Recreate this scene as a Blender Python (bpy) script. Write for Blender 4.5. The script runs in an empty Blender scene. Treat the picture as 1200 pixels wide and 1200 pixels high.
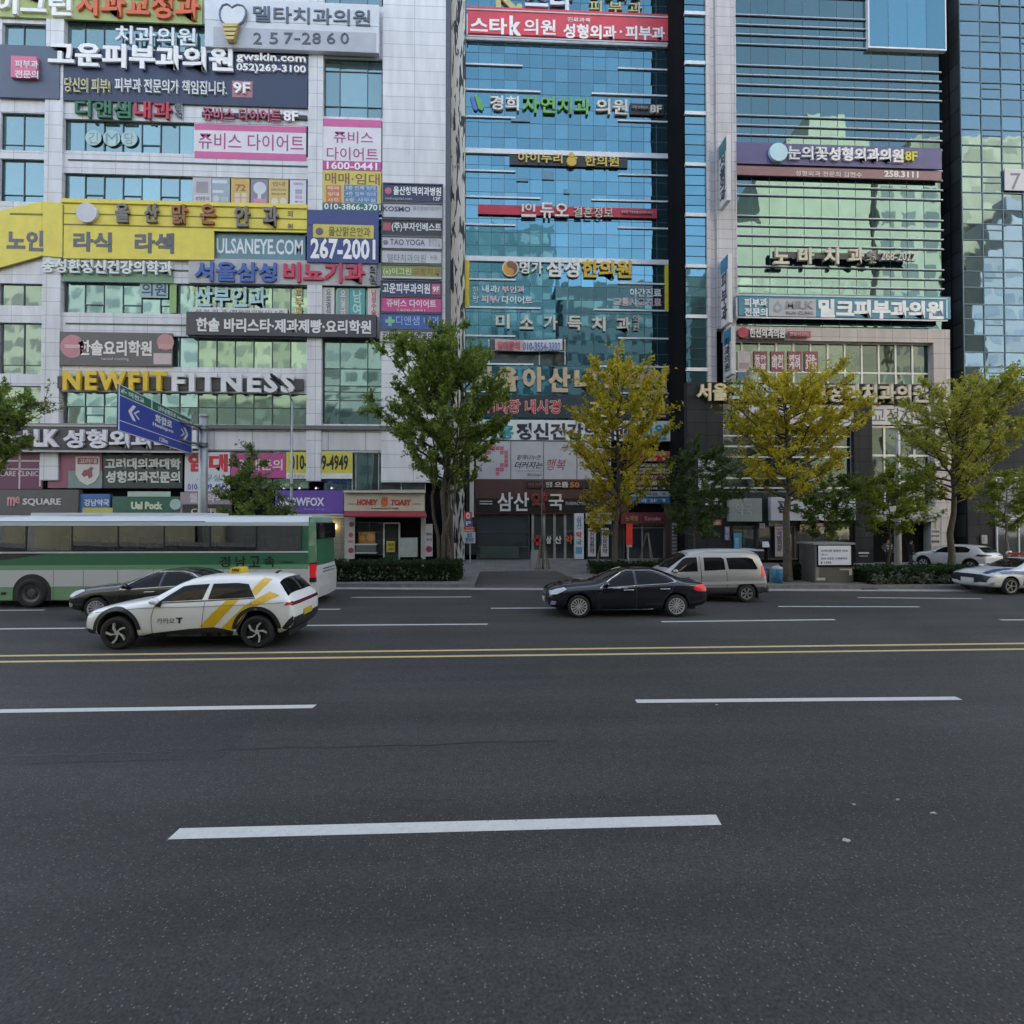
import bpy, bmesh, math, random
from mathutils import Vector, Matrix
from mathutils.bvhtree import BVHTree
R = math.radians
S = bpy.context.scene
COL = S.collection
rnd = random.Random(11)

# ------------------------------------------------------------------ camera, light, exposure
H, YAW, PITCH = 2.85, R(2.4), R(0.9)
cd = bpy.data.cameras.new("camera"); cam = bpy.data.objects.new("camera", cd); COL.objects.link(cam)
cam.location = (0, 0, H); cam.rotation_euler = (R(90) + PITCH, 0, -YAW)
cd.sensor_width = 36; cd.lens = 18; cd.clip_start = 0.05; cd.clip_end = 3000
S.camera = cam
SUN_EL, SUN_AZ = R(31), R(14)
w = bpy.data.worlds.new("World"); S.world = w; w.use_nodes = True
nt = w.node_tree
sky = nt.nodes.new("ShaderNodeTexSky"); sky.sky_type = 'NISHITA'; sky.sun_disc = False
sky.sun_elevation = SUN_EL; sky.sun_rotation = SUN_AZ; sky.air_density = 1.0; sky.dust_density = 2.5; sky.ozone_density = 0.4
bg = nt.nodes['Background']; bg.inputs['Strength'].default_value = 0.15
hs = nt.nodes.new("ShaderNodeHueSaturation"); hs.inputs['Saturation'].default_value = 0.62
nt.links.new(sky.outputs[0], hs.inputs['Color']); nt.links.new(hs.outputs[0], bg.inputs[0])
ld = bpy.data.lights.new("sun", 'SUN'); ld.energy = 3.6; ld.angle = R(0.5); ld.color = (1, .93, .82)
sun = bpy.data.objects.new("sun", ld); COL.objects.link(sun)
sd = Vector((math.sin(SUN_AZ) * math.cos(SUN_EL), math.cos(SUN_AZ) * math.cos(SUN_EL), math.sin(SUN_EL)))
sun.rotation_euler = sd.to_track_quat('Z', 'Y').to_euler(); sun.location = (0, 0, 80)
vs = S.view_settings; vs.view_transform = 'Standard'; vs.look = 'None'; vs.gamma = 1; vs.use_curve_mapping = False
vs.exposure = 2.2
cy = S.cycles
cy.use_adaptive_sampling = True; cy.adaptive_threshold = 0.02; cy.max_bounces = 6; cy.diffuse_bounces = 3
cy.glossy_bounces = 3; cy.transparent_max_bounces = 8; cy.transmission_bounces = 2
cy.caustics_reflective = False; cy.caustics_refractive = False; cy.sample_clamp_indirect = 4
try:
    cy.use_denoising = True; cy.denoiser = 'OPENIMAGEDENOISE'
except Exception: pass

# ------------------------------------------------------------------ view geometry: photo pixel -> world
FW = Vector((math.sin(YAW) * math.cos(PITCH), math.cos(YAW) * math.cos(PITCH), math.sin(PITCH)))
RT = Vector((math.cos(YAW), -math.sin(YAW), 0)); UP = RT.cross(FW)
CP = Vector((0, 0, H))
def ray(px, py): return FW + RT * ((px - 600) / 600) + UP * ((600 - py) / 600)
def W(px, py, Y):
    d = ray(px, py); return CP + d * (Y / d.y)
def G(px, py, z=0.0):
    d = ray(px, py); return CP + d * ((z - H) / d.z)
def WX(px, Y, py=600): return W(px, py, Y).x
def WZ(py, Y, px=600): return W(px, py, Y).z

# ------------------------------------------------------------------ materials
MATS = {}
def _nodes(name):
    m = bpy.data.materials.new(name); m.use_nodes = True
    t = m.node_tree; return m, t, t.nodes['Principled BSDF'], t.nodes, t.links
def mat(name, col, rough=.55, metal=0., var=.10, scale=3., bump=0., emit=0., spec=.5, coat=0.):
    key = (name, col, rough, metal, var, scale, bump, emit)
    if key in MATS: return MATS[key]
    m, t, b, N, L = _nodes(name)
    b.inputs['Roughness'].default_value = rough; b.inputs['Metallic'].default_value = metal
    b.inputs['Specular IOR Level'].default_value = spec
    if coat: b.inputs['Coat Weight'].default_value = coat; b.inputs['Coat Roughness'].default_value = .05
    if var > 0:
        tc = N.new("ShaderNodeTexCoord"); n = N.new("ShaderNodeTexNoise"); n.inputs['Scale'].default_value = scale; n.inputs['Detail'].default_value = 5
        L.new(tc.outputs['Object'], n.inputs['Vector'])
        mr = N.new("ShaderNodeMapRange"); mr.inputs[1].default_value = .25; mr.inputs[2].default_value = .75
        mr.inputs[3].default_value = 1 - var; mr.inputs[4].default_value = 1 + var
        L.new(n.outputs['Fac'], mr.inputs[0])
        mx = N.new("ShaderNodeVectorMath"); mx.operation = 'SCALE'; mx.inputs[0].default_value = col
        L.new(mr.outputs[0], mx.inputs['Scale']); L.new(mx.outputs[0], b.inputs['Base Color'])
        if bump:
            bp = N.new("ShaderNodeBump"); bp.inputs['Strength'].default_value = bump; bp.inputs['Distance'].default_value = .02
            L.new(n.outputs['Fac'], bp.inputs['Height']); L.new(bp.outputs[0], b.inputs['Normal'])
    else:
        b.inputs['Base Color'].default_value = (*col, 1)
    if emit:
        b.inputs['Emission Color'].default_value = (*col, 1); b.inputs['Emission Strength'].default_value = emit
    MATS[key] = m; return m
def paint(col, rough=.5): return mat("paint", tuple(col), rough, 0, .07, 1.3)
def tile_mat(name, col, bw, bh, joint=(.12, .12, .13), js=.02, var=.08, rough=.45, offs=0., streak=.12, spec=.3):
    """stone or metal panels with real-size joints on a wall facing the street"""
    m, t, b, N, L = _nodes(name)
    tc = N.new("ShaderNodeTexCoord"); sp = N.new("ShaderNodeSeparateXYZ"); L.new(tc.outputs['Object'], sp.inputs[0])
    ad = N.new("ShaderNodeMath"); ad.operation = 'ADD'; L.new(sp.outputs[0], ad.inputs[0]); L.new(sp.outputs[1], ad.inputs[1])
    cb = N.new("ShaderNodeCombineXYZ"); L.new(ad.outputs[0], cb.inputs[0]); L.new(sp.outputs[2], cb.inputs[1])
    br = N.new("ShaderNodeTexBrick"); br.offset = offs; L.new(cb.outputs[0], br.inputs['Vector'])
    br.inputs['Scale'].default_value = 1; br.inputs['Brick Width'].default_value = bw; br.inputs['Row Height'].default_value = bh
    br.inputs['Mortar Size'].default_value = js; br.inputs['Mortar Smooth'].default_value = .1; br.inputs['Bias'].default_value = 0
    br.inputs['Color1'].default_value = (*[c * (1 - var) for c in col], 1); br.inputs['Color2'].default_value = (*[min(1, c * (1 + var)) for c in col], 1)
    br.inputs['Mortar'].default_value = (*joint, 1)
    n = N.new("ShaderNodeTexNoise"); n.inputs['Scale'].default_value = 1.0; n.inputs['Detail'].default_value = 6
    mp = N.new("ShaderNodeMapping"); mp.inputs['Scale'].default_value = (2.2, 2.2, .35); L.new(tc.outputs['Object'], mp.inputs[0]); L.new(mp.outputs[0], n.inputs['Vector'])
    mr = N.new("ShaderNodeMapRange"); mr.inputs[1].default_value = .3; mr.inputs[2].default_value = .7; mr.inputs[3].default_value = 1 - streak; mr.inputs[4].default_value = 1 + streak * .6
    L.new(n.outputs['Fac'], mr.inputs[0])
    mx = N.new("ShaderNodeVectorMath"); mx.operation = 'SCALE'; L.new(br.outputs['Color'], mx.inputs[0]); L.new(mr.outputs[0], mx.inputs['Scale'])
    L.new(mx.outputs[0], b.inputs['Base Color']); b.inputs['Roughness'].default_value = rough; b.inputs['Specular IOR Level'].default_value = spec
    bp = N.new("ShaderNodeBump"); bp.inputs['Strength'].default_value = .5; bp.inputs['Distance'].default_value = .01; bp.invert = True
    L.new(br.outputs['Fac'], bp.inputs['Height']); L.new(bp.outputs[0], b.inputs['Normal'])
    return m
def facade_glass(name, tint, metal=.8, rough=.03, var=.22, wave=.05, wscale=.9, hue=0.):
    """coated glazing: tinted mirror, every pane a little different and not quite flat"""
    m, t, b, N, L = _nodes(name)
    ge = N.new("ShaderNodeNewGeometry")
    mr = N.new("ShaderNodeMapRange"); mr.inputs[3].default_value = 1 - var; mr.inputs[4].default_value = 1 + var
    L.new(ge.outputs['Random Per Island'], mr.inputs[0])
    mx = N.new("ShaderNodeVectorMath"); mx.operation = 'SCALE'; mx.inputs[0].default_value = tint
    L.new(mr.outputs[0], mx.inputs['Scale']); L.new(mx.outputs[0], b.inputs['Base Color'])
    b.inputs['Metallic'].default_value = metal; b.inputs['Roughness'].default_value = rough
    tc = N.new("ShaderNodeTexCoord"); n = N.new("ShaderNodeTexNoise"); n.inputs['Scale'].default_value = wscale; n.inputs['Detail'].default_value = 2
    # each pane gets its own patch of the waviness
    cb = N.new("ShaderNodeVectorMath"); cb.operation = 'MULTIPLY_ADD'; cb.inputs[1].default_value = (37, 17, 29)
    cx = N.new("ShaderNodeCombineXYZ"); L.new(ge.outputs['Random Per Island'], cx.inputs[0]); L.new(ge.outputs['Random Per Island'], cx.inputs[2])
    L.new(cx.outputs[0], cb.inputs[0]); L.new(tc.outputs['Object'], cb.inputs[2]); L.new(cb.outputs[0], n.inputs['Vector'])
    bp = N.new("ShaderNodeBump"); bp.inputs['Strength'].default_value = wave; bp.inputs['Distance'].default_value = .3
    L.new(n.outputs['Fac'], bp.inputs['Height']); L.new(bp.outputs[0], b.inputs['Normal'])
    return m
def clear_glass(name, tint=(.25, .3, .3), alpha=.55):
    m = bpy.data.materials.new(name); m.use_nodes = True; t = m.node_tree; N, L = t.nodes, t.links
    N.remove(N['Principled BSDF']); out = N['Material Output']
    tr = N.new("ShaderNodeBsdfTransparent"); tr.inputs[0].default_value = (*[1 - (1 - c) * alpha * 1.2 if False else c for c in tint], 1)
    gl = N.new("ShaderNodeBsdfGlossy"); gl.inputs['Roughness'].default_value = .02
    fr = N.new("ShaderNodeFresnel"); fr.inputs[0].default_value = 1.55
    mr = N.new("ShaderNodeMath"); mr.operation = 'MULTIPLY_ADD'; mr.inputs[1].default_value = 1.0; mr.inputs[2].default_value = .2; L.new(fr.outputs[0], mr.inputs[0])
    mx = N.new("ShaderNodeMixShader"); L.new(mr.outputs[0], mx.inputs[0]); L.new(tr.outputs[0], mx.inputs[1]); L.new(gl.outputs[0], mx.inputs[2]); L.new(mx.outputs[0], out.inputs[0])
    return m

# ------------------------------------------------------------------ mesh helpers
ORG = {}
class MB:
    def __init__(s): s.v = []; s.f = []; s.m = []
    def add(s, vs, fs, mi=0):
        o = len(s.v); s.v += [Vector(v) for v in vs]; s.f += [[i + o for i in f] for f in fs]; s.m += [mi] * len(fs); return s
    def box(s, x0, x1, y0, y1, z0, z1, mi=0):
        x0, x1 = min(x0, x1), max(x0, x1); y0, y1 = min(y0, y1), max(y0, y1); z0, z1 = min(z0, z1), max(z0, z1)
        return s.add([(x0,y0,z0),(x1,y0,z0),(x1,y1,z0),(x0,y1,z0),(x0,y0,z1),(x1,y0,z1),(x1,y1,z1),(x0,y1,z1)],
              [(0,3,2,1),(4,5,6,7),(0,1,5,4),(1,2,6,5),(2,3,7,6),(3,0,4,7)], mi)
    def quad(s, a, b, c, d, mi=0): return s.add([a, b, c, d], [(0,1,2,3)], mi)
    def tube(s, pts, rs, n=8, mi=0, cap=True):
        pts = [Vector(p) for p in pts]
        if not isinstance(rs, (list, tuple)): rs = [rs] * len(pts)
        vs = []; fs = []; ref = None
        for i, p in enumerate(pts):
            t = (pts[min(i+1, len(pts)-1)] - pts[max(i-1, 0)]).normalized()
            if ref is None: ref = t.orthogonal().normalized()
            u = (ref - t * ref.dot(t)); u = u.normalized() if u.length > 1e-6 else t.orthogonal().normalized()
            ref = u; v = t.cross(u)
            for k in range(n):
                a = 2*math.pi*k/n; vs.append(p + (u*math.cos(a) + v*math.sin(a)) * rs[i])
        for i in range(len(pts)-1):
            for k in range(n):
                k2 = (k+1) % n; fs.append((i*n+k, i*n+k2, (i+1)*n+k2, (i+1)*n+k))
        if cap: fs.append(tuple(range(n-1, -1, -1))); fs.append(tuple((len(pts)-1)*n + k for k in range(n)))
        return s.add(vs, fs, mi)
    def prism(s, poly, y0, y1, mi=0):
        """polygon in (x,z) extruded along y"""
        n = len(poly); vs = [(x, y0, z) for x, z in poly] + [(x, y1, z) for x, z in poly]
        fs = [tuple(range(n)), tuple(range(2*n-1, n-1, -1))] + [(i, i+n, (i+1) % n + n, (i+1) % n) for i in range(n)]
        return s.add(vs, fs, mi)
    def disc(s, c, r, y1, n=24, mi=0):
        return s.prism([(c[0] + r*math.cos(2*math.pi*k/n), c[2] + r*math.sin(2*math.pi*k/n)) for k in range(n)], c[1], y1, mi)
    def lathe(s, prof, n=32, axis='y', c=(0,0,0), mi=0):
        """prof: (radius, along) pairs"""
        vs = []; fs = []
        for r, h in prof:
            for k in range(n):
                a = 2*math.pi*k/n; ca, sa = r*math.cos(a), r*math.sin(a)
                vs.append((c[0]+ca, c[1]+h, c[2]+sa) if axis == 'y' else (c[0]+ca, c[1]+sa, c[2]+h))
        for i in range(len(prof)-1):
            for k in range(n): fs.append((i*n+k, (i+1)*n+k, (i+1)*n+(k+1) % n, i*n+(k+1) % n))
        return s.add(vs, fs, mi)
    def build(s, name, ms, parent=None, smooth=False):
        me = bpy.data.meshes.new(name); o0 = Vector((0,0,0))
        if parent is not None: o0 = ORG.get(parent.name, o0)
        me.from_pydata([v - o0 for v in s.v], [], s.f)
        for m in (ms if isinstance(ms, (list, tuple)) else [ms]): me.materials.append(m)
        if any(s.m): me.polygons.foreach_set('material_index', s.m)
        if smooth: me.shade_smooth()
        me.update()
        o = bpy.data.objects.new(name, me); COL.objects.link(o)
        if parent is not None: o.parent = parent
        ORG[o.name] = o0; return o
def tag(o, label=None, cat=None, group=None, kind=None):
    if label: o['label'] = label
    if cat: o['category'] = cat
    if group: o['group'] = group
    if kind: o['kind'] = kind
    return o
def thing(name, label, cat, loc=(0,0,0), group=None):
    o = bpy.data.objects.new(name, None); COL.objects.link(o); o.location = loc; o.empty_display_size = .3
    ORG[o.name] = Vector(loc); return tag(o, label, cat, group)
def copy_tree(o, parent=None):
    c = o.copy(); COL.objects.link(c)
    if parent is not None: c.parent = parent
    for ch in list(o.children): copy_tree(ch, c)
    return c
_TX = {}
def text_geo(body, bold=0.02, res=2, shear=0., line=.95, sp=1.):
    k = (body, bold, shear, line, sp)
    if k in _TX: return _TX[k]
    c = bpy.data.curves.new('t', 'FONT'); c.body = body; c.offset = bold; c.extrude = .5; c.resolution_u = res; c.shear = shear
    c.align_x = 'CENTER'; c.space_line = line; c.space_character = sp
    o = bpy.data.objects.new('t', c); COL.objects.link(o)
    dg = bpy.context.evaluated_depsgraph_get(); me = bpy.data.meshes.new_from_object(o.evaluated_get(dg))
    v = [Vector(p.co) for p in me.vertices]; f = [list(p.vertices) for p in me.polygons]
    bpy.data.objects.remove(o); bpy.data.curves.remove(c); bpy.data.meshes.remove(me)
    x0, x1 = min(p.x for p in v), max(p.x for p in v); y0, y1 = min(p.y for p in v), max(p.y for p in v)
    v = [Vector(((p.x-x0)/(x1-x0), (p.y-y0)/(y1-y0), p.z + .5)) for p in v]
    _TX[k] = (v, f); return _TX[k]
def put_text(mb, body, o, ux, uz, n, bold=.02, mi=0, shear=0., line=.95, sp=1.):
    v, f = text_geo(body, bold, 2, shear, line, sp)
    return mb.add([o + ux*p.x + uz*p.y + n*p.z for p in v], f, mi)
def text_px(mb, body, box, Y, depth, bold=.02, mi=0, shear=0., line=.95, sp=1.):
    x0, y0, x1, y1 = box; xm, ym = (x0+x1)/2, (y0+y1)/2
    X0, X1 = W(x0, ym, Y).x, W(x1, ym, Y).x; Z0, Z1 = W(xm, y1, Y).z, W(xm, y0, Y).z
    return put_text(mb, body, Vector((X0, Y, Z0)), Vector((X1-X0, 0, 0)), Vector((0, 0, Z1-Z0)), Vector((0, -depth, 0)), bold, mi, shear, line, sp)
def rect_px(mb, box, Y, depth, mi=0):
    x0, y0, x1, y1 = box; xm, ym = (x0+x1)/2, (y0+y1)/2
    return mb.box(W(x0, ym, Y).x, W(x1, ym, Y).x, Y-depth, Y, W(xm, y1, Y).z, W(xm, y0, Y).z, mi)
def disc_px(mb, cx, cyy, rpx, Y, depth, mi=0, n=28):
    c = W(cx, cyy, Y); r = abs(W(cx+rpx, cyy, Y).x - c.x); return mb.disc((c.x, Y-depth, c.z), r, Y, n, mi)

# ------------------------------------------------------------------ ground, road, pavement
def asphalt(name, base, light):
    m, t, b, N, L = _nodes(name)
    tc = N.new("ShaderNodeTexCoord")
    def noise(sc, det=4, dist=0):
        n = N.new("ShaderNodeTexNoise"); n.inputs['Scale'].default_value = sc; n.inputs['Detail'].default_value = det; n.inputs['Distortion'].default_value = dist
        L.new(tc.outputs['Object'], n.inputs['Vector']); return n
    big = noise(.22, 4, .6); mid = noise(9, 5); fine = noise(44, 4)
    mp = N.new("ShaderNodeMapping"); mp.inputs['Scale'].default_value = (.05, .8, 1); L.new(tc.outputs['Object'], mp.inputs[0])
    lane = N.new("ShaderNodeTexNoise"); lane.inputs['Scale'].default_value = 1.4; lane.inputs['Detail'].default_value = 3; L.new(mp.outputs[0], lane.inputs['Vector'])
    vo = N.new("ShaderNodeTexVoronoi"); vo.inputs['Scale'].default_value = 38; L.new(tc.outputs['Object'], vo.inputs['Vector'])
    sp = N.new("ShaderNodeMapRange"); sp.inputs[1].default_value = .16; sp.inputs[2].default_value = .30; sp.inputs[3].default_value = 1; sp.inputs[4].default_value = 0
    L.new(vo.outputs['Distance'], sp.inputs[0])
    sel = N.new("ShaderNodeSeparateColor"); L.new(vo.outputs['Color'], sel.inputs[0])
    gt = N.new("ShaderNodeMath"); gt.operation = 'GREATER_THAN'; gt.inputs[1].default_value = .74; L.new(sel.outputs[0], gt.inputs[0])
    ml = N.new("ShaderNodeMath"); ml.operation = 'MULTIPLY'; L.new(sp.outputs[0], ml.inputs[0]); L.new(gt.outputs[0], ml.inputs[1])
    def mul(a, lo, hi):
        r = N.new("ShaderNodeMapRange"); r.inputs[1].default_value = .3; r.inputs[2].default_value = .7; r.inputs[3].default_value = lo; r.inputs[4].default_value = hi
        L.new(a, r.inputs[0]); return r.outputs[0]
    p = None
    for a, lo, hi in ((big.outputs['Fac'], .70, 1.25), (lane.outputs['Fac'], .74, 1.24), (mid.outputs['Fac'], .82, 1.2), (fine.outputs['Fac'], .45, 1.6)):
        x = mul(a, lo, hi)
        if p is None: p = x
        else:
            q = N.new("ShaderNodeMath"); q.operation = 'MULTIPLY'; L.new(p, q.inputs[0]); L.new(x, q.inputs[1]); p = q.outputs[0]
    sc = N.new("ShaderNodeVectorMath"); sc.operation = 'SCALE'; sc.inputs[0].default_value = base; L.new(p, sc.inputs['Scale'])
    mx = N.new("ShaderNodeMix"); mx.data_type = 'RGBA'; L.new(ml.outputs[0], mx.inputs[0]); L.new(sc.outputs[0], mx.inputs[6]); mx.inputs[7].default_value = (*light, 1)
    L.new(mx.outputs[2], b.inputs['Base Color']); b.inputs['Roughness'].default_value = .82
    bp = N.new("ShaderNodeBump"); bp.inputs['Strength'].default_value = .55; bp.inputs['Distance'].default_value = .012
    L.new(fine.outputs['Fac'], bp.inputs['Height']); L.new(bp.outputs[0], b.inputs['Normal'])
    return m
def worn_paint(name, col):
    m, t, b, N, L = _nodes(name)
    tc = N.new("ShaderNodeTexCoord"); n = N.new("ShaderNodeTexNoise"); n.inputs['Scale'].default_value = 14; n.inputs['Detail'].default_value = 8; n.inputs['Roughness'].default_value = .7
    L.new(tc.outputs['Object'], n.inputs['Vector'])
    r = N.new("ShaderNodeValToRGB"); r.color_ramp.elements[0].position = .27; r.color_ramp.elements[0].color = (.16, .09, .092, 1)
    r.color_ramp.elements[1].position = .40; r.color_ramp.elements[1].color = (*col, 1); e = r.color_ramp.elements.new(.7); e.color = (*[c*.84 for c in col], 1)
    L.new(n.outputs['Fac'], r.inputs[0]); L.new(r.outputs[0], b.inputs['Base Color']); b.inputs['Roughness'].default_value = .7
    return m
M_ASPH = asphalt("asphalt", (.0315, .0305, .0298), (.13, .128, .125))
M_ASPH2 = asphalt("asphalt_brown", (.062, .056, .054), (.12, .11, .11))
M_LINE = worn_paint("line_paint", (.55, .56, .55)); M_YEL = worn_paint("line_paint_yellow", (.60, .47, .20))
M_CONC = mat("concrete", (.30, .30, .30), .8, 0, .18, 2.2, .3)
M_KERB = mat("kerb_granite", (.16, .155, .15), .75, 0, .2, 5, .3)
M_PAVE = tile_mat("paving_blocks", (.17, .165, .16), 1.2, .55, (.07, .07, .07), .02, .12, .8)
M_GROUND = mat("ground_soil", (.10, .10, .10), .9, 0, .2, .5)
# pavement texture needs the horizontal plane
def pave_mat():
    m, t, b, N, L = _nodes("paving_slabs")
    tc = N.new("ShaderNodeTexCoord"); br = N.new("ShaderNodeTexBrick"); br.offset = .5; L.new(tc.outputs['Object'], br.inputs['Vector'])
    br.inputs['Scale'].default_value = 1; br.inputs['Brick Width'].default_value = .6; br.inputs['Row Height'].default_value = .3; br.inputs['Mortar Size'].default_value = .012
    br.inputs['Color1'].default_value = (.15, .148, .145, 1); br.inputs['Color2'].default_value = (.20, .195, .19, 1); br.inputs['Mortar'].default_value = (.06, .06, .06, 1)
    n = N.new("ShaderNodeTexNoise"); n.inputs['Scale'].default_value = .9; n.inputs['Detail'].default_value = 6; L.new(tc.outputs['Object'], n.inputs['Vector'])
    mr = N.new("ShaderNodeMapRange"); mr.inputs[1].default_value = .3; mr.inputs[2].default_value = .7; mr.inputs[3].default_value = .75; mr.inputs[4].default_value = 1.15; L.new(n.outputs['Fac'], mr.inputs[0])
    mx = N.new("ShaderNodeVectorMath"); mx.operation = 'SCALE'; L.new(br.outputs['Color'], mx.inputs[0]); L.new(mr.outputs[0], mx.inputs['Scale'])
    L.new(mx.outputs[0], b.inputs['Base Color']); b.inputs['Roughness'].default_value = .8
    return m
M_PAVE = pave_mat()
PZ = .15
kA, kB = G(480, 688.6), G(1050, 690.6)
KS = (kB.y - kA.y) / (kB.x - kA.x)
def kerbY(x): return kA.y + KS * (x - kA.x)
XL, XR = -55., 70.
tag(MB().add([(-900,-900,-.04),(900,-900,-.04),(900,900,-.04),(-900,900,-.04)], [(0,1,2,3)]).build("ground", M_GROUND), kind='structure')
tag(MB().add([(-300,-13.5,0),(300,-13.5,0),(300,kerbY(300)+.1 if False else 24,0),(-300,24,0)], [(0,1,2,3)]).build("road", M_ASPH), kind='structure')
xa = G(556, 688).x; xbf = G(692, 688).x; yb = 27.0; xbb = WX(652, yb, 669); xab = WX(563, yb, 669)
mb = MB()
def slab(poly, z0=-.02, z1=PZ):
    n = len(poly); mb.add([(x, y, z0) for x, y in poly] + [(x, y, z1) for x, y in poly],
        [tuple(range(n-1, -1, -1)), tuple(range(n, 2*n))] + [(i, (i+1) % n, (i+1) % n + n, i+n) for i in range(n)])
KW = .16
slab([(XL, kerbY(XL)+KW), (xa, kerbY(xa)+KW), (xab, yb), (XL, yb)])
slab([(xbf, kerbY(xbf)+KW), (XR, kerbY(XR)+KW), (XR, yb), (xbb, yb)])
slab([(XL, yb), (xab, yb), (xbb, yb), (XR, yb), (XR, 39), (XL, 39)])
tag(mb.build("pavement", M_PAVE), kind='structure')
tag(MB().add([(xa, kerbY(xa)-.02, .012), (xbf, kerbY(xbf)-.02, .012), (xbb, yb, PZ-.002), (xab, yb, PZ-.002)], [(0,1,2,3)]).build("driveway_ramp", M_ASPH2), kind='structure')
mb = MB()
for x0, x1, hz in ((XL, xa, .16), (xbf, XR, .16)):
    n = int((x1-x0)/1.0)
    for i in range(n):
        a, b2 = x0 + (x1-x0)*i/n, x0 + (x1-x0)*(i+1)/n - .012
        mb.add([(a,kerbY(a),-.02),(b2,kerbY(b2),-.02),(b2,kerbY(b2)+KW,-.02),(a,kerbY(a)+KW,-.02),(a,kerbY(a)+.015,hz),(b2,kerbY(b2)+.015,hz),(b2,kerbY(b2)+KW-.003,hz),(a,kerbY(a)+KW-.003,hz)],
               [(0,3,2,1),(4,5,6,7),(0,1,5,4),(1,2,6,5),(2,3,7,6),(3,0,4,7)])
tag(mb.build("kerb", M_KERB), kind='structure')
mb = MB().add([(XL,kerbY(XL)-.62,.004),(XR,kerbY(XR)-.62,.004),(XR,kerbY(XR)+.01,.004),(XL,kerbY(XL)+.01,.004)], [(0,1,2,3)])
tag(mb.build("gutter", M_CONC), kind='structure')
def dash(a, b2, wd=.15, name="lane_marking", m=None, z=.004):
    p, q = G(*a), G(*b2)
    if abs(q.x-p.x) < 1e-6: return
    o = MB().add([(p.x,p.y-wd/2,z),(q.x,q.y-wd/2,z),(q.x+.02,q.y+wd/2,z),(p.x+.01,p.y+wd/2,z)], [(0,1,2,3)]).build(name, m or M_LINE)
    tag(o, kind='structure')
dash((203, 977.5), (841, 961), .165)
dash((-30, 834), (368, 828), .15); dash((745, 822), (1123, 818.5), .15)
for s in ((-30, 737.3, 100, 736.3), (330, 733.3, 571, 731.5), (775, 728.7, 978, 726.2), (1172, 726.6, 1330, 726),
          (-30, 715.6, 52, 715), (300, 714.6, 398, 714), (575, 712.9, 700, 712.3), (912, 710.8, 1077, 711.2),
          (412, 700.2, 552, 699.6), (1005, 700.4, 1150, 701.6)):
    dash(s[:2], s[2:], .13)
dash((-60, 769.5), (1260, 753.4), .12, "centre_line", M_YEL); dash((-60, 776.5), (1260, 760.0), .12, "centre_line", M_YEL)
MP = asphalt("asphalt_patch", (.026, .026, .027), (.11, .11, .11))
for x0_, x1_, y0_, y1_ in ((-9.5, -3.2, 6.2, 7.4), (4.6, 9.8, 3.4, 4.5), (-2.5, 1.2, 9.1, 10.2), (11, 19, 12.2, 13.4)):
    tag(MB().quad((x0_, y0_, .0025), (x1_, y0_+.1, .0025), (x1_-.1, y1_, .0025), (x0_+.15, y1_-.06, .0025)).build("road_patch", MP), kind='structure')
# crack sealed along the near lane, and pale scraps
mb = MB(); px = -20
pts = []
while px < 660:
    p = G(px, 886 - px*.028 + rnd.uniform(-1.2, 1.2) , .004); pts.append(p); px += 14
for p, q in zip(pts, pts[1:]):
    h = rnd.uniform(.008, .02); mb.quad(p-Vector((0,h,0)), q-Vector((0,h,0)), q+Vector((0,h,0)), p+Vector((0,h,0)))
tag(mb.build("road_crack", mat("crack_tar", (.025,.025,.027), .6)), kind='structure')
for px, py, r in ((992, 985, .035), (1001, 943, .02), (1052, 937, .02), (840, 826, .025), (1094, 953, .03)):
    p = G(px, py, .006); k = MB(); n = 7
    k.prism([(p.x + r*(1+.4*rnd.uniform(-1,1))*math.cos(6.283*i/n), .004 + 0*i) for i in range(n)], 0, 0) if False else None
    ring = [Vector((p.x + r*(1+.4*rnd.uniform(-1,1))*math.cos(6.283*i/n), p.y + .6*r*(1+.4*rnd.uniform(-1,1))*math.sin(6.283*i/n), 0)) for i in range(n)]
    k.add([v + Vector((0,0,.002)) for v in ring] + [v*1.0 + Vector((0,0,.012)) for v in ring], [tuple(range(n,2*n))] + [(i,(i+1)%n,(i+1)%n+n,i+n) for i in range(n)])
    tag(k.build("litter_scrap", paint((.36,.36,.35))), "pale flattened scrap of litter lying on the dark asphalt near lane", "litter", "litter scraps on the near lanes")
# ------------------------------------------------------------------ buildings
YL, YM, YR_, YF = 33.5, 35.0, 31.6, 31.6
M_WHITE = tile_mat("white_panels", (.68, .69, .74), 2.1, .87, (.36, .36, .40), .016, .04)
M_WHITE2 = tile_mat("pale_panels", (.62, .62, .66), 2.4, 1.2, (.2, .2, .22), .02, .05)
M_STONE = tile_mat("pink_stone", (.50, .45, .44), 1.15, .95, (.26, .22, .22), .016, .05)
M_DARK = tile_mat("dark_stone", (.036, .037, .041), 1.2, .8, (.01, .01, .011), .014, .15, .6, spec=.12)
M_BLACK = mat("black_cladding", (.007, .007, .008), .8, 0, .15, 3, 0, 0, .1)
M_SIDE = tile_mat("dark_side_panels", (.045, .052, .058), 1.1, 1.55, (.012, .012, .014), .05, .35, .3)
M_ALU = mat("aluminium", (.45, .49, .53), .4, .5, .06)
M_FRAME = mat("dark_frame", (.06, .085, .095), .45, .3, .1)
M_WFRAME = mat("pale_frame", (.50, .52, .54), .45, .2, .05)
M_STRIP = mat("white_strip", (.66, .70, .76), .4, .1, .05)
G_MID = facade_glass("blue_curtain_glass", (.098, .225, .285), .9, .02, .13, .022, .6)
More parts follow.
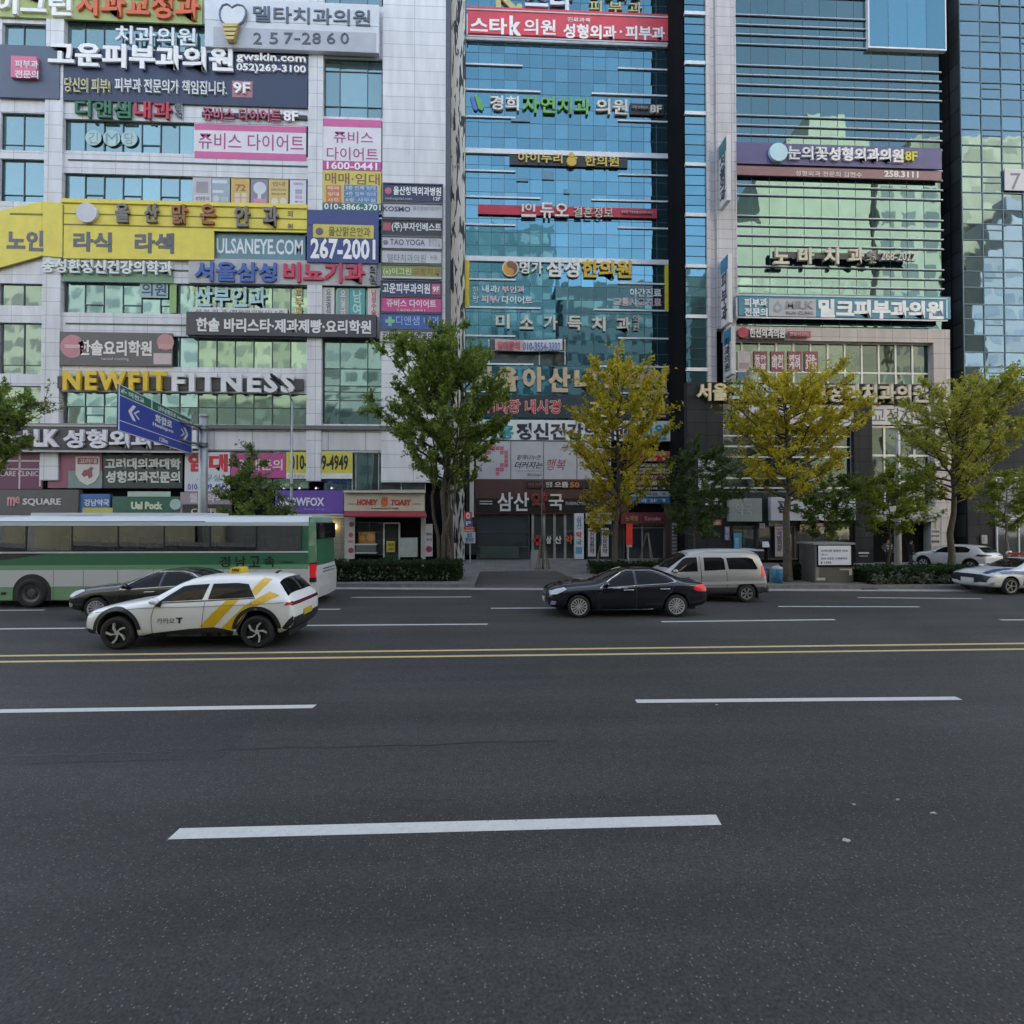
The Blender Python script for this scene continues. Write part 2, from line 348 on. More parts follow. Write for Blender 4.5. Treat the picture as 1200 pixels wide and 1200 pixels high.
G_TEAL = facade_glass("teal_window_glass", (.185, .285, .295), .78, .03, .22, .02, .6)
G_RIGHT = facade_glass("blue_green_glass", (.085, .155, .172), .9, .015, .07, .03, .45)
G_SPAN = facade_glass("grey_spandrel_glass", (.09, .135, .165), .8, .06, .06, .012, .5)
G_FAR = facade_glass("pale_teal_glass", (.14, .225, .26), .9, .02, .18, .04, .4)
G_DARK = facade_glass("dark_shop_glass", (.085, .095, .098), .55, .04, .3, .03, .6)

def window(parent, box, Y, nx, rows, gm=G_TEAL, fm=M_FRAME, fw=.045, rec=.2, vents=(), name="window"):
    """one window unit: panes in a grid (each pane its own island) with its frame as a sub-part"""
    x0, y0, x1, y1 = box; xm, ym = (x0+x1)/2, (y0+y1)/2
    X0, X1 = W(x0, ym, Y).x, W(x1, ym, Y).x; Z0, Z1 = W(xm, y1, Y).z, W(xm, y0, Y).z
    xs = [X0 + (X1-X0)*i/nx for i in range(nx+1)] if isinstance(nx, int) else [X0 + (X1-X0)*t for t in nx]
    zs = [Z1 + (Z0-Z1)*t for t in rows]
    g = MB(); f = MB(); yg = Y + rec
    for i in range(len(xs)-1):
        for j in range(len(zs)-1):
            a = [rnd.uniform(-.012, .012) for _ in range(2)]
            g.quad((xs[i]+.01, yg+a[0], zs[j+1]+.01), (xs[i+1]-.01, yg-a[0], zs[j+1]+.01), (xs[i+1]-.01, yg+a[1]*.5-a[0]*.5, zs[j]-.01), (xs[i]+.01, yg+a[0]+a[1], zs[j]-.01))
    o = g.build(name, gm, parent)
    for x in xs: f.box(x-fw/2, x+fw/2, yg-.05, yg+.04, Z0, Z1)
    for z in zs: f.box(X0, X1, yg-.046, yg+.036, z-fw/2, z+fw/2)
    for (i, t0, t1) in vents:   # hopper vents: a heavier little frame inside one bay
        za, zb = Z1+(Z0-Z1)*t0, Z1+(Z0-Z1)*t1
        for z in (za, zb): f.box(xs[i], xs[i+1], yg-.06, yg+.03, z-fw*.6, z+fw*.6)
        for x in (xs[i]+fw*.4, xs[i+1]-fw*.4): f.box(x-fw*.6, x+fw*.6, yg-.058, yg+.028, zb, za)
    fo = f.build("frame", fm, o); return o

# ---- the white clinic block
lb = thing("office_building", "white panelled clinic block crowded with signs, with teal window bands", "building", (WX(250, YL), YL, PZ))
mb = MB()
ZT = 58.
def cbox(x0, x1, za, zb, y0=YL, y1=YL+.6): mb.box(WX(x0, YL, 300), WX(x1, YL, 300), y0, y1, za, zb)
cols = ((52, 73), (361, 378))
for a, b in cols: cbox(a, b, PZ + 5.2, ZT, YL-.12)
cbox(448, 522, 5.3, ZT, YL-.1)                 # blind tower
cbox(-140, -2, 5.0, ZT)                         # what lies out of frame
lrows = [(-200,-165),(-140,-108),(-78,-45),(-18,26+0),(27,60),(85,119),(143,180),(206,239),(272,303),(332,368),(394,430),(460,497),(528,572)]
# spandrels between the window rows of the main bay and of the two side bays
def spand(xa, xb, rows, top=-230):
    prev = top
    for (a, b) in rows:
        xm = (xa+xb)/2
        mb.box(WX(xa, YL, 300), WX(xb, YL, 300), YL+.02, YL+.5, WZ(a, YL, xm), WZ(prev, YL, xm)); prev = b
main_rows = [(-200,-165),(-140,-108),(-78,-45),(-14,-11),(27,60),(85,119),(143,180),(206,239),(272,303),(332,368),(394,430),(460,497),(528,572)]
spand(73, 361, main_rows)
right_rows = [(-150,-95),(-40,6),(68,137),(141,197),(200,246),(250,307),(334,372),(396,497),(530,574)]
spand(378, 448, right_rows)
left_rows = [(-200,-165),(-140,-108),(-78,-45),(27,54),(90,116),(132,176),(186,236),(258,296),(332,358),(378,438),(452,497),(530,572)]
spand(-2, 52, left_rows)
# top cap above all rows
mb.box(WX(-2, YL), WX(448, YL), YL+.02, YL+.5, WZ(-228, YL, 250), ZT)
wall = mb.build("wall", M_WHITE, lb)
core = MB().box(WX(-140, YL), WX(521, YL)-.02, YL+.75, YL+14, 0, ZT-.5).box(WX(-140, YL), WX(521, YL)-.3, YL+.47, YL+.76, 0, 5.2).build("core", M_BLACK, lb)
MB().box(WX(519.5, YL), WX(526.5, YL), YL-.04, YL+9, 0, ZT).build("corner_strip", mat("dark_corner", (.07,.085,.11), .4), lb)
MB().box(WX(-2, YL), WX(521, YL), YL-.25, YL+.02, WZ(503, YL, 260), WZ(498.5, YL, 260)).build("ledge", mat("ledge_grey", (.12,.125,.13), .5), lb)
# shadow lines between courses, painted as thin dark strips
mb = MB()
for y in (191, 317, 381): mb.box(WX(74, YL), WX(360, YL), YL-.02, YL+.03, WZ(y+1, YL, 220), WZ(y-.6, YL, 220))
mb.build("shadow_gap_strip", M_FRAME, lb)
fr8 = [0, .125, .25, .375, .5, .625, .75, .875, 1]
for k, (a, b) in enumerate(main_rows):
    if b < -110: continue
    vents = [(i, .72, .98) for i in ((1, 3, 5) if k % 2 else (2, 4))] if b - a < 40 and a > 60 else ()
    window(lb, (75, a, 361, b), YL, 13 if a > 300 else 13, [0, 1] if a < 440 else ([0, .45, 1] if a < 500 else [0, .2, 1]), G_TEAL, vents=vents)
for a, b in right_rows:
    window(lb, (379, a, 447, b), YL, [0, .27, .75, 1], [0, .2, .8, 1] if b-a > 50 and b-a < 90 else ([0, .35, .55, .62, .72, 1] if b-a > 90 else [0, 1]), G_TEAL)
for a, b in left_rows:
    if b < -110: continue
    window(lb, (0, a, 51, b), YL, 2, [0, .82, 1] if b-a > 30 else [0, 1], G_TEAL)
# second floor strip beside the shops, above the kiosk
window(lb, (412, 531, 498, 574), YL, [0, .05, .36, .67, 1], [0, 1], G_DARK, M_WFRAME)
# upper wall of the low level right of the sign band
mb = MB(); mb.box(WX(228, YL), WX(521, YL), YL-.02, YL+.01, WZ(528, YL, 380), WZ(503, YL, 380))
mb.build("fascia", M_WHITE2, lb)

def sign(name, label, box=None, Y=YL, pcol=None, texts=(), depth=.14, tdepth=.02, cat="sign", group=None, frame=None, gap=.03, rough=.5, extra=None):
    """a sign: box panel (px box) + lettering meshes, one child per colour"""
    b0 = box or texts[0][1]
    yf = Y - gap
    r = thing(name, label, cat, W((b0[0]+b0[2])/2, b0[3], yf), group)
    front = yf
    if pcol is not None:
        m = MB(); rect_px(m, box, yf, depth); m.build("panel", pcol if not isinstance(pcol, tuple) else paint(pcol), r); front = yf - depth
        if frame:
            x0, y0, x1, y1 = box; fw = frame[1]; m = MB()
            for bb in ((x0-fw/2, y0-fw/2, x1+fw/2, y0+fw/2), (x0-fw/2, y1-fw/2, x1+fw/2, y1+fw/2), (x0-fw/2, y0+fw/2, x0+fw/2, y1-fw/2), (x1-fw/2, y0+fw/2, x1+fw/2, y1-fw/2)):
                rect_px(m, bb, front, .05)
            m.build("frame", paint(frame[0]), r)
    bycol = {}
    for t in texts:
        s, bx, col = t[0], t[1], t[2]; bold = t[3] if len(t) > 3 else .02; opt = t[4] if len(t) > 4 else {}
        bycol.setdefault(tuple(col), []).append((s, bx, bold, opt))
    for col, ts in bycol.items():
        m = MB()
        for s, bx, bold, opt in ts:
            if s == '#': rect_px(m, bx, front, opt.get('d', tdepth*.8))
            elif s == 'o': disc_px(m, (bx[0]+bx[2])/2, (bx[1]+bx[3])/2, (bx[2]-bx[0])/2, front, opt.get('d', tdepth))
            else: text_px(m, s, bx, front - opt.get('off', 0), tdepth, bold, shear=opt.get('shear', 0), line=opt.get('line', .95), sp=opt.get('sp', 1.))
        m.build("lettering" if any(q[0] not in '#o' for q in ts) else "colour_field", paint(col, rough), r)
    if extra: extra(r, front)
    return r
WH = (.84, .84, .86); NAVY = (.03, .045, .10); YEL = (.62, .50, .06); PINK = (.60, .12, .33)
CL = .16  # channel letter depth

def tooth(r, f):
    m = MB()
    pts = []
    import math as mm
    prof = [(258,12),(261,6.5),(266,5),(270,7),(272,9),(275,7),(279,5.5),(285,7),(288.5,12),(288,19),(285,26),(281,29),(272,30),(264,29),(259,24),(257.5,18)]
    m.prism([(W(a, b, f).x, W(a, b, f).z) for a, b in reversed(prof)], f-.12, f)
    m.build("tooth_shape", paint((.66,.69,.76)), r)
    m = MB(); m.tube([(W(a, b, f-.12).x, f-.12, W(a, b, f-.12).z) for a, b in prof + [prof[0], prof[1]]], .06, 6); m.build("tooth_outline", paint((.10,.13,.19)), r)
    m = MB()
    for k in range(4):
        y = 32.5 + k*5; hw = 10 - k*1.4
        m.prism([(W(a, b, f).x, W(a, b, f).z) for a, b in ((272-hw, y), (272+hw, y), (272+hw-2.2, y+3.6), (272-hw+2.2, y+3.6))][::-1], f-.3, f-.02)
    m.build("implant_screw", mat("brass", (.52, .40, .16), .4, .4), r)
sign("dental_sign", "pale framed dental sign with tooth and implant screw above the phone number", (243, 7, 445, 32), YL, (.62,.65,.72),
     [("멜타치과의원", (297, 10, 434, 29), (.10,.12,.17), .012)], .3, .06, extra=None, gap=.15)
t = sign("phone_number_board", "grey lower dental board with spaced digits under the tooth sign", (243, 32.5, 445, 63), YL, (.60,.63,.70),
     [('#', (250, 35, 441, 57.5), (.42,.44,.50), 0, {'d': .01})] + [(c, (x, 38.5, x+10, 52), (.08,.09,.13), .008, {'off': .012}) for c, x in zip("25728 60".replace(' ', ''), (297, 316, 333, 354, 366, 383, 399))] +
     [("-", (345, 45, 352, 47), (.08,.09,.13), 0, {'off': .012})], .3, .03, gap=.15)
tooth(t, YL-.49)
sign("clinic_banner", "lime board with white and orange letters along the very top of white block", (-30, -14, 238, 25), YL, (.36,.42,.16),
     [("이그린", (-4, -8, 86, 20), WH, .03), ("치과교정과", (91, -8, 235, 23), (.62,.13,.05), .03)], .1, CL)
sign("channel_letters", "small white letters over teal glass just above the large white clinic name", None, YL, None, [("치과의원", (136, 33, 230, 54), (.72,.76,.82), .015)], tdepth=.1)
sign("clinic_name_sign", "large white letters on navy band with web address and phone line", (75, 62, 361, 123), YL, NAVY,
     [("고운피부과의원", (58, 54, 274, 82), WH, .035, {'off': .1}), ("gwskin.com", (278, 64, 359, 76), WH, .02), ("052)269-3100", (278, 77, 359, 88), WH, .02),
      ("당신의 피부!", (77, 93, 130, 110), (.55,.53,.35), .01), ("피부과 전문의가 책임집니다.", (136, 95, 267, 111), (.70,.72,.76), .01),
      ('#', (272, 95, 296, 114), (.42,.18,.22), 0, {'d': .006}), ("9F", (274, 98, 294, 111), WH, .02, {'off': .01})], .08, .12)
sign("navy_wall_panel", "slate navy panel left of first white column carrying a pink square sign", (0, 56, 72, 117), YL, (.085,.11,.17),
     [('#', (16, 69, 46, 94), (.62,.16,.28), 0, {'d': .2}), ("피부과", (18, 71, 45, 80), (.8,.7,.74), .02, {'off': .2}), ("전문의", (18, 83, 45, 92), (.8,.7,.74), .02, {'off': .2})], .16, .03)
sign("channel_letters", "green and red hospital letters on white spandrel beneath the navy band", None, YL, None,
     [("디앤샘", (90, 120, 155, 140), (.03,.15,.08), .02), ("내과", (159, 121, 203, 141), (.45,.04,.07), .02), ("의원", (206, 123, 214, 139), (.3,.32,.36), 0)], tdepth=CL)
sign("channel_letters", "brownish red diet clinic letters on a dark rail, ending in 8F", (237, 134, 360, 139), YL, (.03,.03,.035),
     [("쥬비스 다이어트", (238, 128, 330, 143), (.42,.10,.16), .02), ("8F", (333, 131, 350, 143), WH, .02)], .06, .1)
sign("window_banner", "wide white banner between two magenta bands on window row", (228, 147, 359, 187), YL, (.72,.70,.76),
     [('#', (228, 147, 359, 154), PINK, 0, {'d': .008}), ('#', (228, 179, 359, 187), PINK, 0, {'d': .008}), ("쥬비스 다이어트", (233, 157, 356, 176), (.42,.07,.24), .005)], .05, .012, gap=-.06)
sign("window_banner", "tall white banner with magenta lettering and a phone strip at its foot", (378, 140, 447, 199), YL, (.72,.70,.77),
     [('#', (378, 140, 447, 149), PINK, 0, {'d': .008}), ("쥬비스", (391, 154, 437, 168), (.42,.07,.24), .005), ("다이어트", (383, 173, 443, 188), (.42,.07,.24), .005),
      ('#', (378, 189, 447, 199.5), (.50,.09,.30), 0, {'d': .008}), ("1600-0441", (383, 190, 442, 199), WH, .02, {'off': .01})], .05, .012)
sign("window_banner", "yellow sale and rental banner with orange and blue boxes", (378, 200.5, 447, 247), YL, (.62,.52,.12),
     [("매매·임대", (381, 203, 445, 216), (.22,.10,.05), .01)] + [('#', (382, 217+k*7, 400, 223.5+k*7), (.60,.18,.08), 0, {'d': .008}) for k in range(3)] +
     [('#', (403, 217+k*7, 442, 223.5+k*7), (.10,.22,.46), 0, {'d': .008}) for k in range(3)] +
     [(s, (384, 218.3+k*7, 397, 222.6+k*7), (.8,.68,.6), .01, {'off': .01}) for k, s in enumerate(("매매", "임대", "사무"))] +
     [(s, (405, 218+k*7, 440, 222.6+k*7), (.55,.68,.85), .01, {'off': .01}) for k, s in enumerate(("3층 전체 임대", "4층 일부 임대", "6층 사무실"))] +
     [('#', (378, 238, 447, 247), (.03,.16,.15), 0, {'d': .008}), ("010-3866-3701", (380, 239, 446, 246), WH, .015, {'off': .01})], .05, .012)
m = sign("window_stickers", "three pale round stickers spelling a name across teal panes", None, YL, None,
     [('o', (100, 152, 119, 171), (.42,.58,.60)), ('o', (121, 152, 141, 172), (.42,.58,.60)), ('o', (142, 153, 161, 172), (.42,.58,.60)),
      ("긴", (104, 155, 115, 168), (.18,.34,.40), 0, {'off': .01}), ("M", (124, 156, 138, 169), (.18,.34,.40), 0, {'off': .01}), ("당", (146, 156, 157, 169), (.18,.34,.40), 0, {'off': .01})], tdepth=.012, gap=-.1)
# posters on the seventh window row
def poster(label, box, base, bits, Y=YL, gap=-.1): sign("window_poster", label, box, Y, base, bits, .03, .01, "poster", "posters on the seventh window row", gap=gap)
poster("grey photo poster of a street scene, first of the row of posters", (226, 208, 248, 238), (.50,.49,.55), [('#', (230, 213, 244, 226), (.33,.30,.34)), ('#', (227, 229, 247, 236), (.62,.62,.68)), ("상담문의", (229, 230, 245, 235), (.15,.16,.2), .01, {'off': .01})])
poster("blue grey photo poster with a pale diagonal band beside orange poster", (248.5, 208, 269.5, 238), (.34,.42,.50), [('#', (249, 211, 266, 215), (.62,.66,.72)), ('#', (249, 223, 262, 226), (.62,.66,.72)), ('o', (249.5, 229, 257, 237), (.55,.6,.66)), ("진료", (259, 231, 268, 236), (.6,.66,.72), .01)])
poster("orange poster with four small white boxes", (271, 209, 292.5, 239), (.58,.40,.12), [("72", (276, 216, 288, 224), (.35,.14,.06), .02)] + [('#', (275+8*i, 226+6.5*j, 281+8*i, 231+6.5*j), (.62,.55,.52)) for i in (0, 1) for j in (0, 1)])
poster("dark poster with a white figure and pink base", (294, 210, 314, 240), (.24,.24,.32), [('o', (297, 213, 312, 228), (.62,.64,.74)), ('#', (297, 233, 312, 238), (.58,.26,.40)), ('#', (302, 226, 306, 233), (.66,.66,.72))])
poster("orange notice poster with lines of print and two white circles", (315, 209, 338, 240), (.60,.46,.18), [("안내", (319, 213, 334, 218), (.40,.18,.08), .02), ("진료시간 안내", (318, 221, 335, 223.5), (.3,.2,.1), 0), ("토요일 진료", (318, 226, 335, 228.5), (.3,.2,.1), 0), ('o', (318, 232, 326, 240), (.66,.62,.56)), ('o', (328, 232, 336, 240), (.66,.62,.56))])
poster("white notice poster with small grey print at the end of the posters", (340, 211, 359, 240), (.66,.66,.78), [("진료안내", (344, 214, 355, 217), (.25,.26,.34), 0), ('#', (346, 222, 354, 227), (.36,.36,.46)), ('#', (346, 229, 354, 233), (.46,.38,.46)), ("문의", (345, 235.5, 355, 237.5), (.25,.26,.34), 0)])
# yellow eye clinic wrap: bent at the corner column, the far bay falls away from the street line
def yellow(r, f):
    pass
yw = thing("eye_clinic_wrap", "long yellow vinyl wrap with grey letters and a white disc across the facade", "sign", W(180, 304, YL-.2))
m = MB(); f = YL - .16
A = lambda px, py, d=0: W(px, py, f + d)
quads = []
xs = [74, 360]
m.add([A(74.5, 303), A(251, 305), A(251, 271), A(360, 273), A(360, 241), A(74.5, 239)], [(0, 1, 2, 3, 4, 5)])
m.add([A(50, 300), A(74, 302), A(74, 238.5), A(50, 236.5)], [(0, 1, 2, 3)])
m.add([A(-14, 318), A(49.6, 300), A(49.6, 236.5), A(-14, 251)], [(0, 1, 2, 3)])
for (x0, y0, x1, y1) in ((74.3, 238, 360, 241.5),): rect_px(m, (x0, y0, x1, y1), f-.0, .12)
p = m.build("vinyl", mat("yellow_vinyl", (.74, .62, .09), .5, 0, .08, 1.5), yw)
so = p.modifiers.new("thickness", 'SOLIDIFY'); so.thickness = .1; so.offset = 0
m = MB()
for (x0, y0, x1, y1) in ((75, 253, 360, 254.2), (75, 265.5, 360, 266.8), (73.6, 240, 74.6, 302), (12, 250, 50, 252)): rect_px(m, (x0, y0, x1, y1), f-.05, .02)
m.build("seam", mat("yellow_seam", (.20, .17, .04), .6), yw)
m = MB()
for s, bx in (("노인", (8, 270, 51, 294)), ("라식", (86, 272, 131, 295)), ("라섹", (158, 273, 204, 297))): text_px(m, s, bx, f-.052, .02, .04)
m.build("lettering", paint((.11,.12,.15)), yw)
m = MB()
for s, x in (("울", 145), ("산", 179)): text_px(m, s, (x-8, 240, x+8, 262), f-.06, .18, .03)
for s, x in (("안", 285), ("과", 318)): text_px(m, s, (x-9, 243, x+9, 267), f-.06, .18, .03)
text_px(m, "의", (337, 247, 343, 254), f-.06, .03, 0); text_px(m, "원", (337, 262, 343, 269), f-.06, .03, 0)
m.build("lettering", paint((.19,.17,.16)), yw)
m = MB()
for s, x in (("맑", 212), ("은", 245)): text_px(m, s, (x-9, 241, x+9, 264), f-.06, .18, .03)
m.build("lettering", paint((.30,.13,.05)), yw)
m = MB(); disc_px(m, 104, 251, 12, f-.06, .2); m.build("emblem_disc", paint((.58,.58,.66)), yw)
sign("web_address_film", "teal window film with condensed white web address", (252, 273, 358, 306), YL, (.13,.25,.31), [("ULSANEYE.COM", (254, 280, 355, 298), (.70,.76,.82), .02)], .03, .012, gap=-.05)
sign("phone_number_sign", "navy sign with yellow label and big white phone number", (360.5, 248, 444, 309), YL, (.045,.065,.22),
     [('#', (361, 263, 379, 264), (.02,.02,.08)), ('#', (367, 263.5, 438, 279), (.58,.50,.10), 0, {'d': .02}), ("울산맑은안과", (385, 266, 434, 277), (.16,.16,.05), .01, {'off': .02}), ('o', (370, 267, 379, 276), (.14,.10,.12), 0, {'d': .03}), ("267-2001", (364, 279.5, 440, 304), WH, .03)], .12, .02, gap=.14)
sign("channel_letters", "white psychiatry clinic letters over green strip under the yellow wrap", (75, 318, 203, 331), YL, (.16,.30,.20), [("송성환정신건강의학과", (51, 306, 203, 322), (.72,.76,.76), .03, {'off': .02})], .04, CL)
sign("window_lettering", "two small navy characters on glass beside a green vertical strip", (199, 333, 207, 367), YL, (.25,.42,.16), [('#', (164, 331, 197, 349), (.34,.46,.48)), ("의원", (166, 332, 195, 347), (.04,.08,.18), .02, {'off': .012})], .03, .012, gap=-.08)
sign("clinic_name_sign", "light grey board with blue and red channel letters for urology", (222, 305.5, 441, 334), YL, (.44,.44,.47),
     [("서울삼성", (229, 308, 325, 331), (.05,.12,.40), .03), ("비뇨기과", (333, 309, 428, 332), (.55,.04,.11), .03), ("의", (433, 312, 441, 322), (.25,.25,.28), 0), ("원", (433, 323, 441, 333), (.25,.25,.28), 0)], .1, .14)
sign("window_lettering", "pale teal letters and white strip on glass under the blue and red board", (226, 361, 337, 370), YL, (.66,.66,.70),
     [("산부인과", (228, 336, 312, 360), (.42,.62,.68), .03), ("산 부 인 과 (전문의의원사) 5층", (229, 363, 333, 369), (.15,.12,.12), 0)], .03, .012, gap=-.08)
sign("window_lettering", "orange vertical letters on teal glass beside the white column", None, YL, None, [("피\n부\n과", (345, 337, 355, 369), (.48,.30,.07), .015)], tdepth=.012, gap=-.08)
for lab, bx, pc, s, c in (("white vertical sticker with grey letters, beside the column", (378, 337, 392, 371), (.62,.62,.64), "요\n로\n결\n석", (.12,.14,.2)),
                          ("grey green vertical sticker with white letters between two others", (395, 338, 409, 371), (.22,.36,.36), "요\n실\n금", (.7,.6,.6)),
                          ("teal vertical sticker with mint letters", (409.5, 338, 428, 372), (.10,.34,.36), "남\n여", (.40,.66,.60)),
                          ("white vertical sticker with red letters at the end of the row", (431, 338, 445, 372), (.62,.60,.60), "남\n성\n수\n술", (.5,.06,.1))):
    x0, y0, x1, y1 = bx
    sign("window_sticker", lab, bx, YL, pc, [(s, (x0+4, y0+2, x1-4, y1-2), c, .02)], .03, .012, group="vertical window stickers", gap=-.08)
sign("school_name_board", "long dark board with white barista and cooking school lettering", (222, 369.5, 442, 396), YL, (.055,.055,.065), [("한솔 바리스타·제과제빵·요리학원", (230, 374, 435, 390), (.74,.74,.76), .03)], .35, .03)
sign("cooking_school_banner", "grey brown banner with white letters and pink macarons at both ends", (67, 390, 203, 429), YL, (.12,.11,.115),
     [('o', (71, 392, 99, 420), (.50,.22,.26)), ('#', (76, 404, 94, 408), (.62,.42,.44), 0, {'d': .03}), ('o', (184, 394, 204, 408), (.48,.25,.25)), ('#', (186, 403, 202, 409), (.58,.30,.32), 0, {'d': .03}), ('#', (180, 414, 201, 427), (.55,.45,.47), 0, {'d': .014}), ("한솔요리학원", (92, 399, 178, 417), (.76,.72,.72), .03), ("hansol cooking", (119, 419, 151, 423), (.6,.58,.58), 0)], .08, .02)
sign("fitness_sign", "large yellow and white gym letters standing on a dark bar", (69, 443, 356, 457), YL, (.05,.05,.055),
     [("NEWFIT", (76, 435.5, 197, 458.5), (.74,.50,.03), .04, {'sp': 1.25}), ("FITNESS", (203, 438, 346, 460.5), (.72,.72,.76), .04, {'sp': 1.25})], .12, .18)
sign("surgery_name_board", "dark board with thick white letters and LK above the shop level", (-30, 499, 237, 529), YL, (.06,.055,.075),
     [("강남", (-16, 504, 38, 523), (.68,.66,.74), .035), ("LK", (42, 503.5, 71, 524), (.72,.70,.78), .05), ("성형외과의원", (76, 504, 232, 526), (.72,.70,.78), .035)], .4, .16, frame=((.42,.40,.41), 2.2))
sign("window_poster", "dark magenta window graphic with white grid lines at the picture edge", (-20, 531, 51, 573), YL, (.14,.04,.09),
     [('#', (-20, 539, 48, 541), (.55,.45,.5)), ('#', (-20, 549, 48, 550.5), (.55,.45,.5)), ('#', (22, 531, 24, 573), (.55,.45,.5)), ('#', (46, 540, 48, 570), (.6,.5,.55)), ("CARE CLINIC", (0, 552, 45, 558), (.6,.52,.56), .01)], .05, .012, "poster", gap=-.05)
def crest(r, f):
    m = MB(); pts = [(89, 535), (117, 535), (117, 556), (112, 564), (103, 569), (94, 564), (89, 556)]
    m.prism([(W(a, b, f).x, W(a, b, f).z) for a, b in pts][::-1], f-.03, f); m.build("crest_shield", paint((.60,.58,.56)), r)
    m = MB(); rect_px(m, (91, 536.5, 115, 544), f-.03, .012)
    pts = [(96, 556), (99, 551), (104, 550), (107, 547), (110, 548.5), (108, 552), (109, 558), (105, 561), (103, 557), (99, 559)]
    m.prism([(W(a, b, f).x, W(a, b, f).z) for a, b in pts][::-1], f-.045, f-.03)
    m.build("crest_emblem", paint((.26,.08,.10)), r)
    m = MB(); text_px(m, "고려대", (93, 537.5, 113, 543), f-.042, .01, .01); m.build("lettering", paint((.66,.60,.56)), r)
sign("crest_banner", "dusky pink window banner with a white shield crest", (57, 530, 120, 572), YL, (.26,.09,.15), [('#', (80, 552, 120, 572), (.20,.26,.26))], .05, .012, gap=-.05, extra=crest)
sign("window_lettering", "two lines of thick pale letters on dark glass", (121, 533, 214, 572), YL, (.035,.05,.05), [("고려대의과대학", (123, 537, 212, 550), (.58,.60,.58), .04), ("성형외과전문의", (124, 552, 211, 566), (.58,.60,.56), .04)], .03, .02, gap=-.06)
sign("rental_banner", "white rental banner with huge red letters behind the grey pole", (217, 530, 270, 576), YL, (.62,.62,.66), [("임대", (220, 532, 267, 553), (.55,.03,.06), .05), ("사무실", (231, 556, 258, 564), (.10,.32,.38), .01), ("010-2509-4949", (220, 567, 266, 574), (.08,.09,.34), .02)], .05, .012)
sign("rental_banner", "magenta rental inquiry banner half hidden by the small conifer", (271, 531, 335, 560), YL, (.48,.07,.26), [("임대문의", (279, 538, 331, 551), (.76,.66,.68), .015)], .05, .012)
sign("rental_banner", "yellow banner with black condensed phone number and white foot", (335.5, 530, 413, 561), YL, (.60,.54,.08), [('#', (335.5, 554.5, 413, 561), (.66,.66,.66)), ("010-9509-4949", (340, 533, 408, 551), (.02,.02,.02), .03), ("임대상담 환영", (338, 556, 368, 560), (.2,.2,.2), 0)], .05, .012)
def smiley(r, f): pass
sign("shop_sign", "charcoal board with pale SQUARE lettering and pink mark above the bus", (-30, 574, 97, 606), YL, (.09,.088,.092), [("SQUARE", (27, 584, 72, 593), (.62,.60,.62), .025), ("m", (9, 582, 18, 593), (.55,.28,.30), .03), ("e", (18, 582, 24, 590), (.55,.28,.30), .02)], .35, .04)
sign("shop_sign", "small blue sign with pale letters over a yellow strip", (97, 579, 132, 604), YL, (.05,.14,.36), [('#', (97, 595, 132, 604), (.50,.46,.12)), ("강남약국", (99, 585, 128, 593), (.62,.68,.78), .02)], .25, .02)
def green_awn(r, f):
    m = MB(); disc_px(m, 206, 591, 6.5, f-.02, .05); m.build("round_mascot_disc", paint((.36,.50,.50)), r)
sign("shop_sign", "dark green shop sign with rounded cream script behind the bus roof", (135, 582, 214, 606), YL, (.035,.12,.085), [('#', (150, 576, 200, 582), (.38,.52,.44)), ("Ual Pock", (154, 588, 191, 597), (.60,.68,.50), .05)], .25, .04, extra=green_awn)
sign("shop_sign", "mauve sign with pale letters above a black one beside grey pole", (214, 577, 272, 606), YL, (.34,.28,.33), [('#', (214, 591, 272, 606), (.03,.03,.035)), ("월드약국", (222, 578, 262, 589), (.66,.58,.62), .03), ("COFFEE", (224, 596, 262, 602), (.62,.56,.44), .02)], .25, .03)
def spot_lamps(r, f):
    for x in (336, 354, 373, 391):
        p = W(x, 572.5, f); m = MB(); m.tube([(p.x, f+.1, p.z), (p.x, f-.35, p.z+.08)], .025, 6).lathe([(.0, .09), (.07, .07), (.09, -.05), (.0, -.05)], 10, 'z', (p.x, f-.38, p.z)); m.build("spot_lamp", mat("lamp_metal", (.5,.5,.52), .4, .5), r)
        m = MB(); m.disc((p.x, f-.45, p.z-.02), .045, f-.46, 10); m.build("lamp_lens", mat("lamp_lens", (.9,.85,1.), .4, 0, 0, 3, 0, .5), r)
sign("shop_sign", "purple shop sign with white lettering lit by four small spot lamps", (325, 575, 404, 601), YL, (.16,.085,.42), [("SNOWFOX", (326, 583, 380, 593), (.78,.78,.84), .025), ("flower shop", (356, 595.5, 380, 598), (.5,.45,.7), 0)], .3, .03, extra=spot_lamps)
sign("shop_sign", "thin white strip sign hanging under the purple one", (340, 602, 404, 607), YL, (.52,.52,.50), [("FLOWER DELIVERY", (382, 603.5, 402, 605.5), (.2,.2,.2), 0)], .3, .02)

